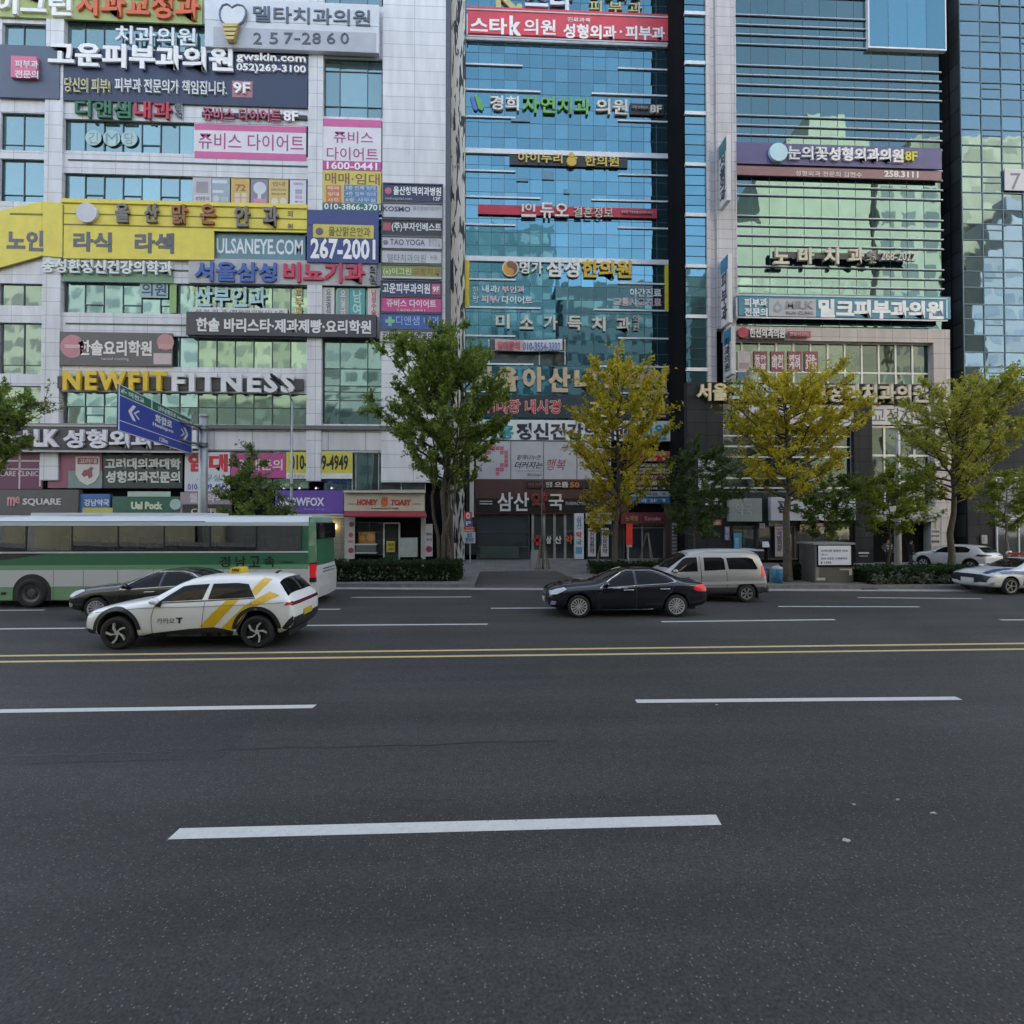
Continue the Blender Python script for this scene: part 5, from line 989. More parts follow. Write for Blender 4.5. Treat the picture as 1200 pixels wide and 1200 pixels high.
m = MB(); rect_px(m, (934.5, 637, 953.5, 666), C2.y, .2); m.build("case", M_BLACK, pb)
m = MB(); rect_px(m, (937, 640, 951, 663), C2.y-.2, .02); m.build("poster", mat("blue_poster", (.10,.24,.32), .4, 0, .5, 2.5), pb)
m = MB(); text_px(m, "울산", (939, 645, 949, 651), C2.y-.222, .008, .03); text_px(m, "Ulsan", (939, 654, 949, 657), C2.y-.222, .008, .02); m.build("lettering", paint((.42,.55,.62)), pb)
m = MB(); rect_px(m, (938, 664, 940, 680), C2.y-.05, .08); rect_px(m, (949, 664, 951, 680), C2.y-.05, .08); m.build("leg", M_BLACK, pb)
B = G(911, 683, PZ)
bn = thing("recycling_bin", "light blue patterned bin with pale domed top near the kerb", "bin", B)
MB().tube([B+Vector((0,0,.0)), B+Vector((0,0,.55)), B+Vector((0,0,.62))], [.21,.22,.23], 18).build("body", mat("bin_blue", (.06,.24,.40), .4, 0, .55, 7), bn, True)
MB().tube([B+Vector((0,0,.6)), B+Vector((0,0,.68)), B+Vector((0,0,.74))], [.235,.2,.06], 18).build("lid", paint((.42,.45,.47)), bn, True)
B = G(904, 683, PZ)
bn = thing("recycling_bin", "plain dark teal bin partly behind the patterned blue bin", "bin", B+Vector((-.1,.4,0)))
MB().tube([B+Vector((-.1,.4,0)), B+Vector((-.1,.4,.55))], [.2,.21], 18).build("body", paint((.06,.16,.22)), bn, True)
MB().tube([B+Vector((-.1,.4,.55)), B+Vector((-.1,.4,.62))], [.22,.18], 18).build("lid", paint((.08,.14,.17)), bn, True)
# gas-meter style boxes and post signs by the gap wall
q = thing("post_sign", "red, blue and white notices stacked on a slim post near party wall", "sign", G(549, 667, PZ)); yq = G(549, 667, PZ).y + 3
m = MB(); m.tube([W(551, 662, yq), W(551, 600, yq)], .04, 8); m.build("post", M_GALV, q)
for bx, c, t in (((544, 600, 553, 609), (.50,.05,.06), "◎"), ((544, 610, 554, 616.5), (.05,.13,.30), "P"), ((543.5, 617, 556, 620), (.52,.05,.07), "24시"), ((543.5, 620.3, 556, 623), (.55,.25,.05), "편의점"), ((543.5, 623.5, 557, 636.5), (.50,.53,.58), "셀프\n빨래방")):
    m = MB(); rect_px(m, bx, yq-.06, .06); p_ = m.build("notice", paint(c), q)
    m = MB(); text_px(m, t, (bx[0]+2, bx[1]+.8, bx[2]-2, bx[3]-.8), yq-.12, .01, .03); m.build("lettering", paint((.72,.70,.70) if sum(c) < 1.2 else (.08,.14,.30)), p_)
q = thing("alley_shelf", "column of stacked white labels on a brown board in the dark alley", "sign", W(791, 652, YM-1.5))
m = MB(); rect_px(m, (786, 593, 794, 652), YM-1.5, .1); m.build("board", mat("brown_board", (.09,.06,.055), .6), q)
for k in range(9): m = MB(); rect_px(m, (787.5, 613+k*4.2, 793, 615.6+k*4.2), YM-1.6, .02); m.build("label_plate", paint((.40,.37,.33)), q)
q = thing("paper_sack", "pale cloth covered sandwich board leaning by sapling stakes outside the pharmacy", "board", G(629, 666, PZ)); b = G(629, 666, PZ)
m = MB(); X = [Vector((b.x-.35,b.y,PZ)), Vector((b.x+.25,b.y,PZ)), Vector((b.x+.2,b.y+.25,PZ+1.0)), Vector((b.x-.3,b.y+.25,PZ+1.0))]
m.add(X+[v+Vector((0,.05,0)) for v in X], [(0,1,2,3),(7,6,5,4),(0,4,5,1),(1,5,6,2),(2,6,7,3),(3,7,4,0)]); m.build("panel", paint((.27,.26,.25)), q)
m = MB(); X = [Vector((b.x-.35,b.y+.55,PZ)), Vector((b.x+.25,b.y+.55,PZ)), Vector((b.x+.2,b.y+.3,PZ+1.0)), Vector((b.x-.3,b.y+.3,PZ+1.0))]; m.add(X+[v+Vector((0,.03,0)) for v in X], [(3,2,1,0),(4,5,6,7),(1,5,4,0),(2,6,5,1),(3,7,6,2),(0,4,7,3)]); m.build("rear_panel", paint((.24,.23,.22)), q)
# manhole strips / drain by the kerb
dr = G(1016, 690, .006); tag(MB().box(dr.x-.35, dr.x+.35, dr.y-.2, dr.y+.15, .006, .02).build("drain_cover", M_BLACK), kind='structure')
# ------------------------------------------------------------------ trees and hedges
def leaf_mat(name, cols):
    m = bpy.data.materials.new(name); m.use_nodes = True; t = m.node_tree; N, L = t.nodes, t.links; N.remove(N['Principled BSDF'])
    ge = N.new("ShaderNodeNewGeometry"); r = N.new("ShaderNodeValToRGB"); e = r.color_ramp.elements
    e[0].position = 0; e[0].color = (*cols[0], 1); e[1].position = 1; e[1].color = (*cols[-1], 1)
    for i, c in enumerate(cols[1:-1]): k = e.new((i+1)/(len(cols)-1)); k.color = (*c, 1)
    L.new(ge.outputs['Random Per Island'], r.inputs[0])
    d = N.new("ShaderNodeBsdfDiffuse"); tr = N.new("ShaderNodeBsdfTranslucent"); L.new(r.outputs[0], d.inputs[0]); L.new(r.outputs[0], tr.inputs[0])
    mx = N.new("ShaderNodeMixShader"); mx.inputs[0].default_value = .5; L.new(d.outputs[0], mx.inputs[1]); L.new(tr.outputs[0], mx.inputs[2]); L.new(mx.outputs[0], N['Material Output'].inputs[0])
    return m
GREEN = leaf_mat("leaf_green", [(.12,.20,.05), (.17,.27,.06), (.24,.33,.07), (.34,.38,.09), (.12,.21,.05)])
YELLOW = leaf_mat("leaf_yellow", [(.50,.44,.05), (.72,.57,.05), (.58,.50,.06), (.32,.36,.07), (.75,.58,.06)])
YG = leaf_mat("leaf_yellow_green", [(.38,.42,.09), (.56,.51,.09), (.27,.35,.08), (.46,.48,.09), (.60,.53,.09)])
LIME = leaf_mat("leaf_lime", [(0.216,0.288,0.054), (0.360,0.378,0.054), (0.162,0.252,0.054), (0.288,0.360,0.072), (0.450,0.414,0.072)])
DKGREEN = leaf_mat("leaf_dark_green", [(.07,.13,.05), (.10,.17,.06), (.14,.21,.07), (.18,.25,.09), (.08,.14,.05)])
MIDG = leaf_mat("leaf_mid_green", [(.13,.22,.06), (.18,.28,.07), (.26,.34,.08), (.10,.17,.05), (.16,.25,.06)])
HEDGE = leaf_mat("leaf_hedge", [(0.021,0.047,0.021), (0.038,0.075,0.027), (0.060,0.101,0.034), (0.025,0.051,0.021), (0.085,0.118,0.060)])
VARIEG = leaf_mat("leaf_variegated", [(.02,.04,.015), (.03,.055,.02), (.30,.30,.24), (.04,.06,.02), (.22,.22,.17)])
BARK = mat("bark", (.085,.07,.055), .9, 0, .35, 9, .8)
BARK2 = mat("bark_pale", (.20,.18,.15), .9, 0, .3, 9, .6)
def leaf(mb, p, s, up=.4):
    n = Vector((rnd.gauss(0,1), rnd.gauss(0,1), rnd.gauss(0,1)+up)).normalized(); a = n.orthogonal().normalized(); b = n.cross(a)
    ang = rnd.uniform(0, 6.283); u = a*math.cos(ang)+b*math.sin(ang); v = n.cross(u)
    # a small fan: narrow at the stalk, wide and notched at the end
    mb.add([p, p+u*s*.8-v*s*.55, p+u*s*.72+n*s*.12, p+u*s*.8+v*s*.55], [(0,1,2),(0,2,3)])
def tree(name, label, px, fwd_y, base_py, top_py, x0, x1, cb_py, lm, n=6500, tr=.16, bark=None, seed=1, shape=.45, lean=0, trunks=1, up=.9, ls=.16, group=None, limbs=26, fork=.0):
    """tapered trunk, rising limbs, twigs, and many fan-shaped leaves round the twigs"""
    rs = random.Random(seed)
    Yt = fwd_y; B = Vector((WX(px, Yt, base_py), Yt, PZ)); ztop = WZ(top_py, Yt, px); zc = WZ(cb_py, Yt, px)
    rL = B.x - WX(x0, Yt, 500); rR = WX(x1, Yt, 500) - B.x
    r = thing(name, label, "tree", B, group)
    Ht = ztop - PZ
    wood = MB()
    # trunk
    def path(a, b, k, wob): return [a.lerp(b, i/k) + Vector((rs.uniform(-wob, wob), rs.uniform(-wob, wob), 0))*(1 if 0 < i < k else 0) for i in range(k+1)]
    mains = []
    for t in range(trunks):
        off = Vector((rs.uniform(-.35,.35), rs.uniform(-.3,.3), 0)) if t else Vector((0,0,0))
        topx = B + Vector((lean + (rs.uniform(-.8,.8) if t else 0), rs.uniform(-.5,.5) if t else 0, Ht*(.93 if not t else rs.uniform(.6,.85))))
        p = path(B+off, topx, 9, .10 if not t else .2); k = tr*(1 if not t else rs.uniform(.4,.65))
        wood.tube([p[0]-Vector((0,0,.1))]+p, [k*1.35]+[max(.012, k*(1.15 if i == 0 else 1-.1*i)) for i in range(10)], 9); mains.append(p)
    tips = []
    for q in range(limbs):
        f = (q+.5)/limbs; f = f**.85
        mp = mains[q % len(mains)]; z0 = zc-.5 + (ztop-zc)*f*.85
        ti = min(.999, max(0, (z0-PZ)/(mp[-1].z-PZ)))*9; i = min(8, int(ti)); s = mp[i].lerp(mp[i+1], ti-i)
        ang = q*2.39996 + rs.uniform(-.3,.3)
        hfrac = (z0-zc)/(ztop-zc)
        prof = max(.10, (math.sin(math.pi*min(1, max(.02, hfrac*.86+.16)))**.7)*(1-shape*max(0, hfrac)))
        dx = math.cos(ang); rad = (rR if dx > 0 else rL)*prof*rs.uniform(.75, 1.1)
        rady = (rL+rR)/2*prof*rs.uniform(.7,1.)
        e = s + Vector((dx*rad, math.sin(ang)*rady, rs.uniform(.35, .9)*rad*up))
        if e.z > ztop: e.z = ztop - rs.uniform(0, .4)
        mid = s.lerp(e, .5) - Vector((0,0,.10*rad))
        lp = [s, s.lerp(mid, .55), mid, mid.lerp(e, .55)+Vector((0,0,.03*rad)), e]; k0 = max(.018, tr*.34*(1-.6*hfrac))
        wood.tube(lp, [k0, k0*.8, k0*.6, k0*.4, .008], 6)
        tips.append((lp, rad))
    twigs = []
    for lp, rad in tips:
        nt_ = max(5, int(rad*6))
        for j in range(nt_):
            t = rs.uniform(.22, 1.)*4; i = min(3, int(t)); s = lp[i].lerp(lp[i+1], t-i)
            L_ = rs.uniform(.35, .9)*min(1.0, .35+rad*.3); d = (lp[-1]-lp[0]).normalized()
            d = (d*.75 + Vector((rs.gauss(0,.5), rs.gauss(0,.5), rs.gauss(.4*up,.4)))).normalized(); e = s+d*L_
            wood.tube([s, e], [.012, .004], 4, 0, False); twigs.append((s, e))
    # leader tip
    for p in mains[:1]:
        for j in range(10): a = p[8].lerp(p[9], rs.random()); twigs.append((a, a+Vector((rs.gauss(0,.25), rs.gauss(0,.25), rs.uniform(.1,.5)))))
    wood.build("trunk", bark or BARK, r, True)
    lv = MB(); global rnd; sv = rnd; rnd = rs
    dens = [rs.choice((.1,.5,1,1.3,2.0)) for _ in twigs]; tot = sum(dens)
    for (s, e), dd in zip(twigs, dens):
        for _ in range(int(n*1.75*dd/tot)+1):
            p = s.lerp(e, rs.uniform(.05, 1.08)); p = p + Vector((rs.gauss(0,.06), rs.gauss(0,.06), rs.gauss(0,.06))); leaf(lv, p, ls*.84*rs.uniform(.5,1.3))
    rnd = sv
    lv.build("crown", lm, r)
    return r
GN = "street ginkgos along the pavement"
tree("ginkgo_tree", "tall green ginkgo with clustered trunks between white and blue blocks", 520, 24.0, 662, 364, 432, 594, 572, GREEN, 23000, .19, None, 5, .30, .1, 5, 1.0, .17, GN, 64)
tree("ginkgo_tree", "yellow ginkgo in front of the pharmacy and storey signs", 722, 25.5, 662, 402, 648, 796, 596, YELLOW, 9800, .17, None, 8, .35, .25, 1, 1.0, .17, GN, 52)
tree("ginkgo_tree", "broad yellow ginkgo beside the utility cabinet", 923, 22.0, 683, 424, 838, 1012, 578, YELLOW, 9800, .19, None, 13, .30, .0, 1, .8, .16, GN, 48)
tree("ginkgo_tree", "yellow green ginkgo with dark forked trunk before the white parked car", 1114, 23.6, 672, 436, 1056, 1204, 580, YG, 10000, .16, None, 21, .12, .4, 1, 1.0, .16, GN, 54)
tree("young_tree", "small dark green tree between the alley and the van", 815, 25.5, 652, 505, 772, 872, 622, DKGREEN, 5000, .06, None, 31, .35, 0, 1, .45, .17, GN, 34)
tree("young_tree", "small bright green tree around the street lamp pole", 1040, 24.5, 668, 538, 996, 1098, 618, LIME, 4800, .06, None, 34, .3, .2, 1, .4, .16, GN, 28)
tree("young_tree", "low green tree behind the utility cabinet", 966, 25.2, 660, 540, 928, 1004, 622, MIDG, 3600, .05, None, 37, .3, 0, 1, .4, .16, GN, 24)
tree("young_tree", "pointed small green tree rising behind the bus roof", 296, 22.6, 670, 512, 248, 346, 640, MIDG, 4200, .07, None, 41, .8, -.1, 1, .5, .14, GN, 36)
tree("ginkgo_tree", "green branches of a tree mostly beyond the picture edge", -34, 21.5, 680, 440, -110, 50, 560, GREEN, 6500, .15, None, 43, .3, 0, 1, .9, .17, GN, 36)
tree("young_tree", "small lime tree with pale trunk at the far pavement end", 1181, 26.5, 664, 545, 1150, 1222, 612, LIME, 3400, .07, BARK2, 47, .2, 0, 1, .5, .16, GN, 22)
tree("young_tree", "thin yellow sapling before the scroll banners", 702, 26.0, 667, 560, 676, 728, 618, YELLOW, 1500, .045, BARK2, 51, .3, .1, 1, .5, .14, GN, 16)
def staked(px, py, lab, h=2.7, n=4, sapling=True, lean=0.5, m=None):
    B = G(px, py, PZ); r = thing("staked_sapling" if sapling else "tree_stakes", lab, "tree" if sapling else "stakes", B); m = m or mat("stake_wood", (.17,.145,.12), .85, 0, .25, 6)
    for k in range(n):
        a = 2*math.pi*(k+.3)/n; MB().tube([B+Vector((math.cos(a)*lean, math.sin(a)*lean, -.05)), B+Vector((math.cos(a)*.06, math.sin(a)*.06, h*.62))], .035, 7).build("stake", m, r)
    if sapling:
        t = MB(); t.tube([B-Vector((0,0,.1)), B+Vector((.03,0,h*.5)), B+Vector((-.05,0,h)), B+Vector((-.02,0,h*1.7))], [.055,.05,.04,.012], 8)
        for k in range(5): z = h*(.95+.14*k); t.tube([B+Vector((-.04,0,z)), B+Vector((rnd.uniform(-.5,.5), rnd.uniform(-.4,.4), z+rnd.uniform(.4,.9)))], [.018,.005], 5)
        t.build("trunk", BARK2, r, True)
staked(636, 667, "bare pale sapling tied between wooden stakes outside the pharmacy", 3.0, 4, True, .45)
staked(759, 661, "crossed dark wooden stakes near the maroon shop sign", 3.1, 3, False, .55)
staked(533, 664, "pale wooden tripod stake beside the tall green tree", 2.2, 3, False, .4, mat("stake_white", (.34,.33,.31), .8))
def hedge(lab, x0, x1, front_py, top_py, depth, lm, n, m2=None, n2=0):
    a, b = G(x0, front_py, PZ), G(x1, front_py, PZ); yf = (a.y+b.y)/2; zt = WZ(top_py, yf+.15, (x0+x1)/2)
    r = thing("hedge", lab, "hedge", ((a.x+b.x)/2, yf+depth/2, PZ)); lv = MB()
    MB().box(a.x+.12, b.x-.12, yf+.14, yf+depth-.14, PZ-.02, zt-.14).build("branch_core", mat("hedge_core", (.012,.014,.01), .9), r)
    def one(mm, ls):
        s = rnd.random(); x = rnd.uniform(a.x, b.x)
        dz = .05*math.sin(x*2.3)+.04*math.sin(x*5.1)
        if s < .5: p = Vector((x, yf+abs(rnd.gauss(0,.07)), rnd.uniform(PZ+.03, zt+dz)))
        elif s < .85: p = Vector((x, rnd.uniform(yf, yf+depth), zt+dz-abs(rnd.gauss(0,.07))))
        else: p = Vector((rnd.choice((a.x, b.x))+rnd.gauss(0,.06), rnd.uniform(yf, yf+depth), rnd.uniform(PZ+.03, zt)))
        leaf(mm, p, ls*rnd.uniform(.6,1.3))
    for _ in range(n): one(lv, .10)
    lv.build("foliage", lm, r)
    if n2:
        l2 = MB()
        for _ in range(n2):
            x = a.x + (b.x-a.x)*rnd.betavariate(1.1, 1.6) if m2 else 0; leaf(l2, Vector((x, yf-.04+abs(rnd.gauss(0,.05)), PZ+.08+abs(rnd.gauss(0,.22)))), .14*rnd.uniform(.6,1.3))
        l2.build("flowers", m2, r)
    return r
PALEL = leaf_mat("leaf_pale_edge", [(0.140,0.182,0.140), (0.308,0.308,0.280), (0.084,0.126,0.056), (0.224,0.238,0.182), (0.126,0.154,0.084)])
hedge("long clipped dark hedge in front of the food kiosk", 388, 538, 681.5, 657.5, 1.6, HEDGE, 5200, PALEL, 240)
hedge("low hedge with pale leaves before the parking entrance", 1020, 1168, 684.5, 665, 1.5, HEDGE, 4800, PALEL, 620)
hedge("dark shrubs at the foot of the trunk beside cabinet", 926, 953, 680, 662, 1.0, HEDGE, 1300)
hedge("dark shrubs behind the black saloon car", 695, 790, 673, 659, 1.3, HEDGE, 2600)
# ------------------------------------------------------------------ vehicles
def car_paint(name, col, rough=.22, metal=0.): return mat(name, col, rough, metal, .0, 3, 0, 0, .5, .6)
M_TYRE = mat("tyre_rubber", (.018,.018,.019), .8, 0, .15, 8); M_RIM = mat("rim_alloy", (.62,.63,.65), .3, .35, .05); M_RIMD = mat("rim_dark", (.02,.02,.022), .5, .2, .1)
M_CGLASS = mat("car_glass", (.008,.009,.011), .03, 0, 0, 3, 0, 0, .2); M_CHROME = mat("chrome", (.62,.63,.65), .12, 1., 0); M_TRIM = mat("black_trim", (.018,.018,.02), .5, 0, .1)
M_RED = mat("tail_lamp", (.50,.015,.025), .15, 0, 0, 3, 0, .08); M_LAMP = mat("head_lamp", (.42,.45,.47), .08, .3, 0, 3, 0, 0); M_SEAM = mat("seam", (.04,.04,.045), .6, 0, 0)
def loft(st):
    vs, fs = [], []; ring = 0
    for (x, zb, zbelt, zt, hw, rw, drop) in st:
        half = [(hw*.80, zb), (hw*.965, zb+.07), (hw, zb+.46*(zbelt-zb)), (hw*.99, zbelt-.09), (hw*.955, zbelt), (rw, zt-drop), (rw*.62, zt-.012), (0, zt)]
        loop = [(-y, z) for y, z in half] + [(y, z) for y, z in reversed(half[:-1])]
        ring = len(loop); vs += [(x, y, z) for y, z in loop]
    n = len(st)
    for i in range(n-1):
        for k in range(ring):
            k2 = (k+1) % ring; fs.append((i*ring+k, (i+1)*ring+k, (i+1)*ring+k2, i*ring+k2))
    fs.append(tuple(range(ring-1, -1, -1))[::-1]); fs.append(tuple((n-1)*ring+k for k in range(ring))[::-1])
    return vs, fs
def eval_mesh(o):
    dg = bpy.context.evaluated_depsgraph_get(); return bpy.data.meshes.new_from_object(o.evaluated_get(dg))
class Car:
    def __init__(s, name, label, cat, st, wheels, hw, arch, pm, group=None, low=None):
        s.root = thing(name, label, cat, (0,0,0), group); s.hw = hw; s.wheels = wheels; s.arch = arch; s.pm = pm
        vs, fs = loft(st); me = bpy.data.meshes.new("tmp"); me.from_pydata(vs, [], fs); me.materials.append(pm); me.materials.append(M_TRIM)
        bm = bmesh.new(); bm.from_mesh(me); bmesh.ops.recalc_face_normals(bm, faces=bm.faces); bm.to_mesh(me); bm.free()
        o = bpy.data.objects.new("tmp", me); COL.objects.link(o); md = o.modifiers.new("s", 'SUBSURF'); md.levels = 2; md.render_levels = 2
        sm = eval_mesh(o); bm = bmesh.new(); bm.from_mesh(sm); s.bvh = BVHTree.FromBMesh(bm); bm.free()
        o.modifiers.clear(); o.data = sm
        k = MB()
        for wx in wheels:
            for sg in (-1, 1):
                k2 = MB(); ya, yb_ = sorted((sg*(hw-.30), sg*(hw+.3)))
                n = 40; k.prism([(wx+arch*math.cos(2*math.pi*i/n), s.wz(arch)+arch*math.sin(2*math.pi*i/n)) for i in range(n)], ya, yb_, 1)
        cme = bpy.data.meshes.new("cut"); cme.from_pydata(k.v, [], k.f); cme.materials.append(pm); cme.materials.append(M_TRIM); cme.polygons.foreach_set('material_index', k.m)
        bm = bmesh.new(); bm.from_mesh(cme); bmesh.ops.recalc_face_normals(bm, faces=bm.faces); bm.to_mesh(cme); bm.free()
        c = bpy.data.objects.new("cut", cme); COL.objects.link(c)
        md = o.modifiers.new("b", 'BOOLEAN'); md.operation = 'DIFFERENCE'; md.object = c; md.solver = 'EXACT'
        bmn = eval_mesh(o); bpy.data.objects.remove(c); bpy.data.objects.remove(o)
        bmn.shade_smooth(); bmn.name = "body"
        if low:   # lower part of the body has a colour of its own
            bmn.materials.append(low[1]); 
            for p in bmn.polygons:
                if p.center.z < low[0] and p.material_index == 0: p.material_index = 2
        s.body = bpy.data.objects.new("body", bmn); COL.objects.link(s.body); s.body.parent = s.root
    def wz(s, arch): return arch - .045
    def hit(s, side, u, v):
        if side == 'L': o_, d = Vector((u, -4, v)), Vector((0,1,0)); nr = Vector((u, -s.hw, v))
        elif side == 'R': o_, d = Vector((u, 4, v)), Vector((0,-1,0)); nr = Vector((u, s.hw, v))
        elif side == 'F': o_, d = Vector((-9, u, v)), Vector((1,0,0)); nr = Vector((-2.3, u, v))
        elif side == 'B': o_, d = Vector((9, u, v)), Vector((-1,0,0)); nr = Vector((2.3, u, v))
        else: o_, d = Vector((u, v, 6)), Vector((0,0,-1)); nr = Vector((u, v, 1))
        p, n, i, dist = s.bvh.ray_cast(o_, d)
        if p is None: p, n, i, dist = s.bvh.find_nearest(nr)
        if n.dot(d) > 0: n = -n
        return p, n
    def patch(s, polys, side, name, m, off=.006, cell=.07, parent=None):
        if isinstance(polys[0][0], (int, float)): polys = [polys]
        bm = bmesh.new()
        for poly in polys: bm.faces.new([bm.verts.new((a, b, 0)) for a, b in poly])
        bmesh.ops.triangulate(bm, faces=bm.faces[:])
        us = [v.co.x for v in bm.verts]; vs_ = [v.co.y for v in bm.verts]
        for ax, lo, hi in ((0, min(us), max(us)), (1, min(vs_), max(vs_))):
            t = math.floor(lo/cell)*cell + cell
            while t < hi:
                co = [0,0,0]; co[ax] = t; no = [0,0,0]; no[ax] = 1
                bmesh.ops.bisect_plane(bm, geom=bm.verts[:]+bm.edges[:]+bm.faces[:], plane_co=co, plane_no=no); t += cell
        bmesh.ops.triangulate(bm, faces=bm.faces[:])
        for v in bm.verts:
            p, n = s.hit(side, v.co.x, v.co.y); v.co = p + n*off
        me = bpy.data.meshes.new(name); bm.to_mesh(me); bm.free(); me.materials.append(m); me.shade_smooth()
        o = bpy.data.objects.new(name, me); COL.objects.link(o); o.parent = parent or s.root; return o
    def both(s, poly, name, m, **k): a = s.patch(poly, 'L', name, m, **k); s.patch(poly, 'R', name, m, **k); return a
    def tube_on(s, pts, side, r, name, m, closed=False, parent=None):
        if closed: pts = pts + [pts[0]]
        q = []
        for a, b in zip(pts, pts[1:]):
            L_ = math.hypot(b[0]-a[0], b[1]-a[1]); n = max(1, int(L_/.06))
            for i in range(n): t = i/n; q.append((a[0]+(b[0]-a[0])*t, a[1]+(b[1]-a[1])*t))
        q.append(pts[-1]); w_ = []
        for u, v in q: p, n = s.hit(side, u, v); w_.append(p + n*r*.6)
        return MB().tube(w_, r, 6).build(name, m, parent or s.root, True)
    def text(s, body, u0, v0, u1, v1, side, m, bold=.02, off=.008):
        v, f = text_geo(body, bold); me = bpy.data.meshes.new("lettering"); out = []
        for p in v:
            u, w2 = u0+(u1-u0)*p.x, v0+(v1-v0)*p.y; h, n = s.hit(side, u, w2); out.append(h + n*(off + .004*p.z))
        me.from_pydata(out, [], f); me.materials.append(m); o = bpy.data.objects.new("lettering", me); COL.objects.link(o); o.parent = s.root
    def ring(s, wx, r0, r1, a0=0, a1=180, n=24):
        c = s.wz(s.arch); P1 = [(wx+r1*math.cos(R(a0+(a1-a0)*i/n)), c+r1*math.sin(R(a0+(a1-a0)*i/n))) for i in range(n+1)]; P0 = [(wx+r0*math.cos(R(a0+(a1-a0)*i/n)), c+r0*math.sin(R(a0+(a1-a0)*i/n))) for i in range(n+1)]
        return [[P1[i], P1[i+1], P0[i+1], P0[i]] for i in range(n)]
    def add_wheels(s, r, w_, style, n, rm=None, swirl=0., rimf=.66, lip=0):
        proto = None; rm = rm or M_RIM
        for wx in s.wheels:
            for sg in (-1, 1):
                if proto is None:
                    t = MB().lathe([(r*rimf, -w_/2+.01), (r*.80, -w_/2-.004), (r*.93, -w_/2), (r*.985, -w_/2+.03), (r, -w_/2+.06), (r, w_/2-.06), (r*.985, w_/2-.03), (r*.93, w_/2), (r*rimf, w_/2-.01)], 40)
                    o = t.build("wheel", M_TYRE, s.root, True); q = MB(); ri = r*rimf
                    q.lathe([(0, -w_/2+.07), (ri*1.0, -w_/2+.07), (ri*1.0, -w_/2+.012)], 40, 'y', (0,0,0), 1)
                    q.lathe([(ri*1.01, -w_/2+.012), (ri*1.01, -w_/2-.004), (ri*.92, -w_/2-.002), (ri*.90, -w_/2+.03)], 40, 'y', (0,0,0), lip)
                    q.lathe([(0, -w_/2+.008), (ri*.16, -w_/2+.008), (ri*.2, -w_/2+.04)], 20)
                    for k in range(n):
                        a = 2*math.pi*k/n
                        def P(rr, aa, da): return (rr*math.cos(aa+da), rr*math.sin(aa+da))
                        wd0, wd1 = style
                        pts = [P(ri*.15, a, -wd0), P(ri*.55, a+swirl*.6, -wd0*.5-wd1*.3), P(ri*.95, a+swirl, -wd1), P(ri*.95, a+swirl, wd1), P(ri*.55, a+swirl*.6, wd0*.5+wd1*.3), P(ri*.15, a, wd0)]
                        q.prism(pts, -w_/2+.006, -w_/2+.05)
                    rim = q.build("rim", [rm, M_RIMD], o); w0 = o
                    proto = o
                else:
                    o = proto.copy(); COL.objects.link(o); o.parent = s.root; c = proto.children[0].copy(); COL.objects.link(c); c.parent = o
                o.location = (wx, sg*(s.hw-w_/2-.015), r); o.rotation_euler = (0, rnd.uniform(0, 6.28), 0) if sg < 0 else (0, rnd.uniform(0,6.28), math.pi)
    def place(s, pf, pr, scale=None, ang=0.):
        A, B = G(*pf), G(*pr); xf, xr = s.wheels; yt = s.hw-.02
        sc = scale or (B-A).length/(xr-xf)
        s.root.scale = (sc,)*3; s.root.rotation_euler = (0,0,ang)
        M = Matrix.Rotation(ang, 3, 'Z'); mid = (A+B)/2; loc = mid - M @ (Vector(((xf+xr)/2, -yt, 0))*sc); s.root.location = (loc.x, loc.y, 0)
    def box(s, name, x0, x1, y0, y1, z0, z1, m): return MB().box(x0, x1, y0, y1, z0, z1).build(name, m, s.root)
    def mirror_caps(s, x, z, m, r=(.09,.10,.075)):
        for sg in (-1, 1):
            p, n = s.hit('L' if sg < 0 else 'R', x, z); c = Vector((x-.02, p.y+sg*.13, z+.03)); k = MB(); nn_, mm = 10, 8; vs = []; fs = []
            for i in range(mm+1):
                for j in range(nn_):
                    th = math.pi*i/mm; ph = 2*math.pi*j/nn_; sx = math.copysign(abs(math.sin(th)*math.cos(ph))**.7, math.cos(ph)); vs.append(c + Vector((r[0]*sx, r[1]*math.cos(th), r[2]*math.sin(th)*math.sin(ph))))
            for i in range(mm):
                for j in range(nn_): fs.append((i*nn_+j, (i+1)*nn_+j, (i+1)*nn_+(j+1) % nn_, i*nn_+(j+1) % nn_))
            k.add(vs, fs); k.tube([p, c], .03, 6); k.build("wing_mirror", m, s.root, True)
    def floorpan(s, x0, x1, z0=.2, z1=.45): s.box("underbody", x0, x1, -s.hw+.34, s.hw-.34, z0, z1, M_TRIM)

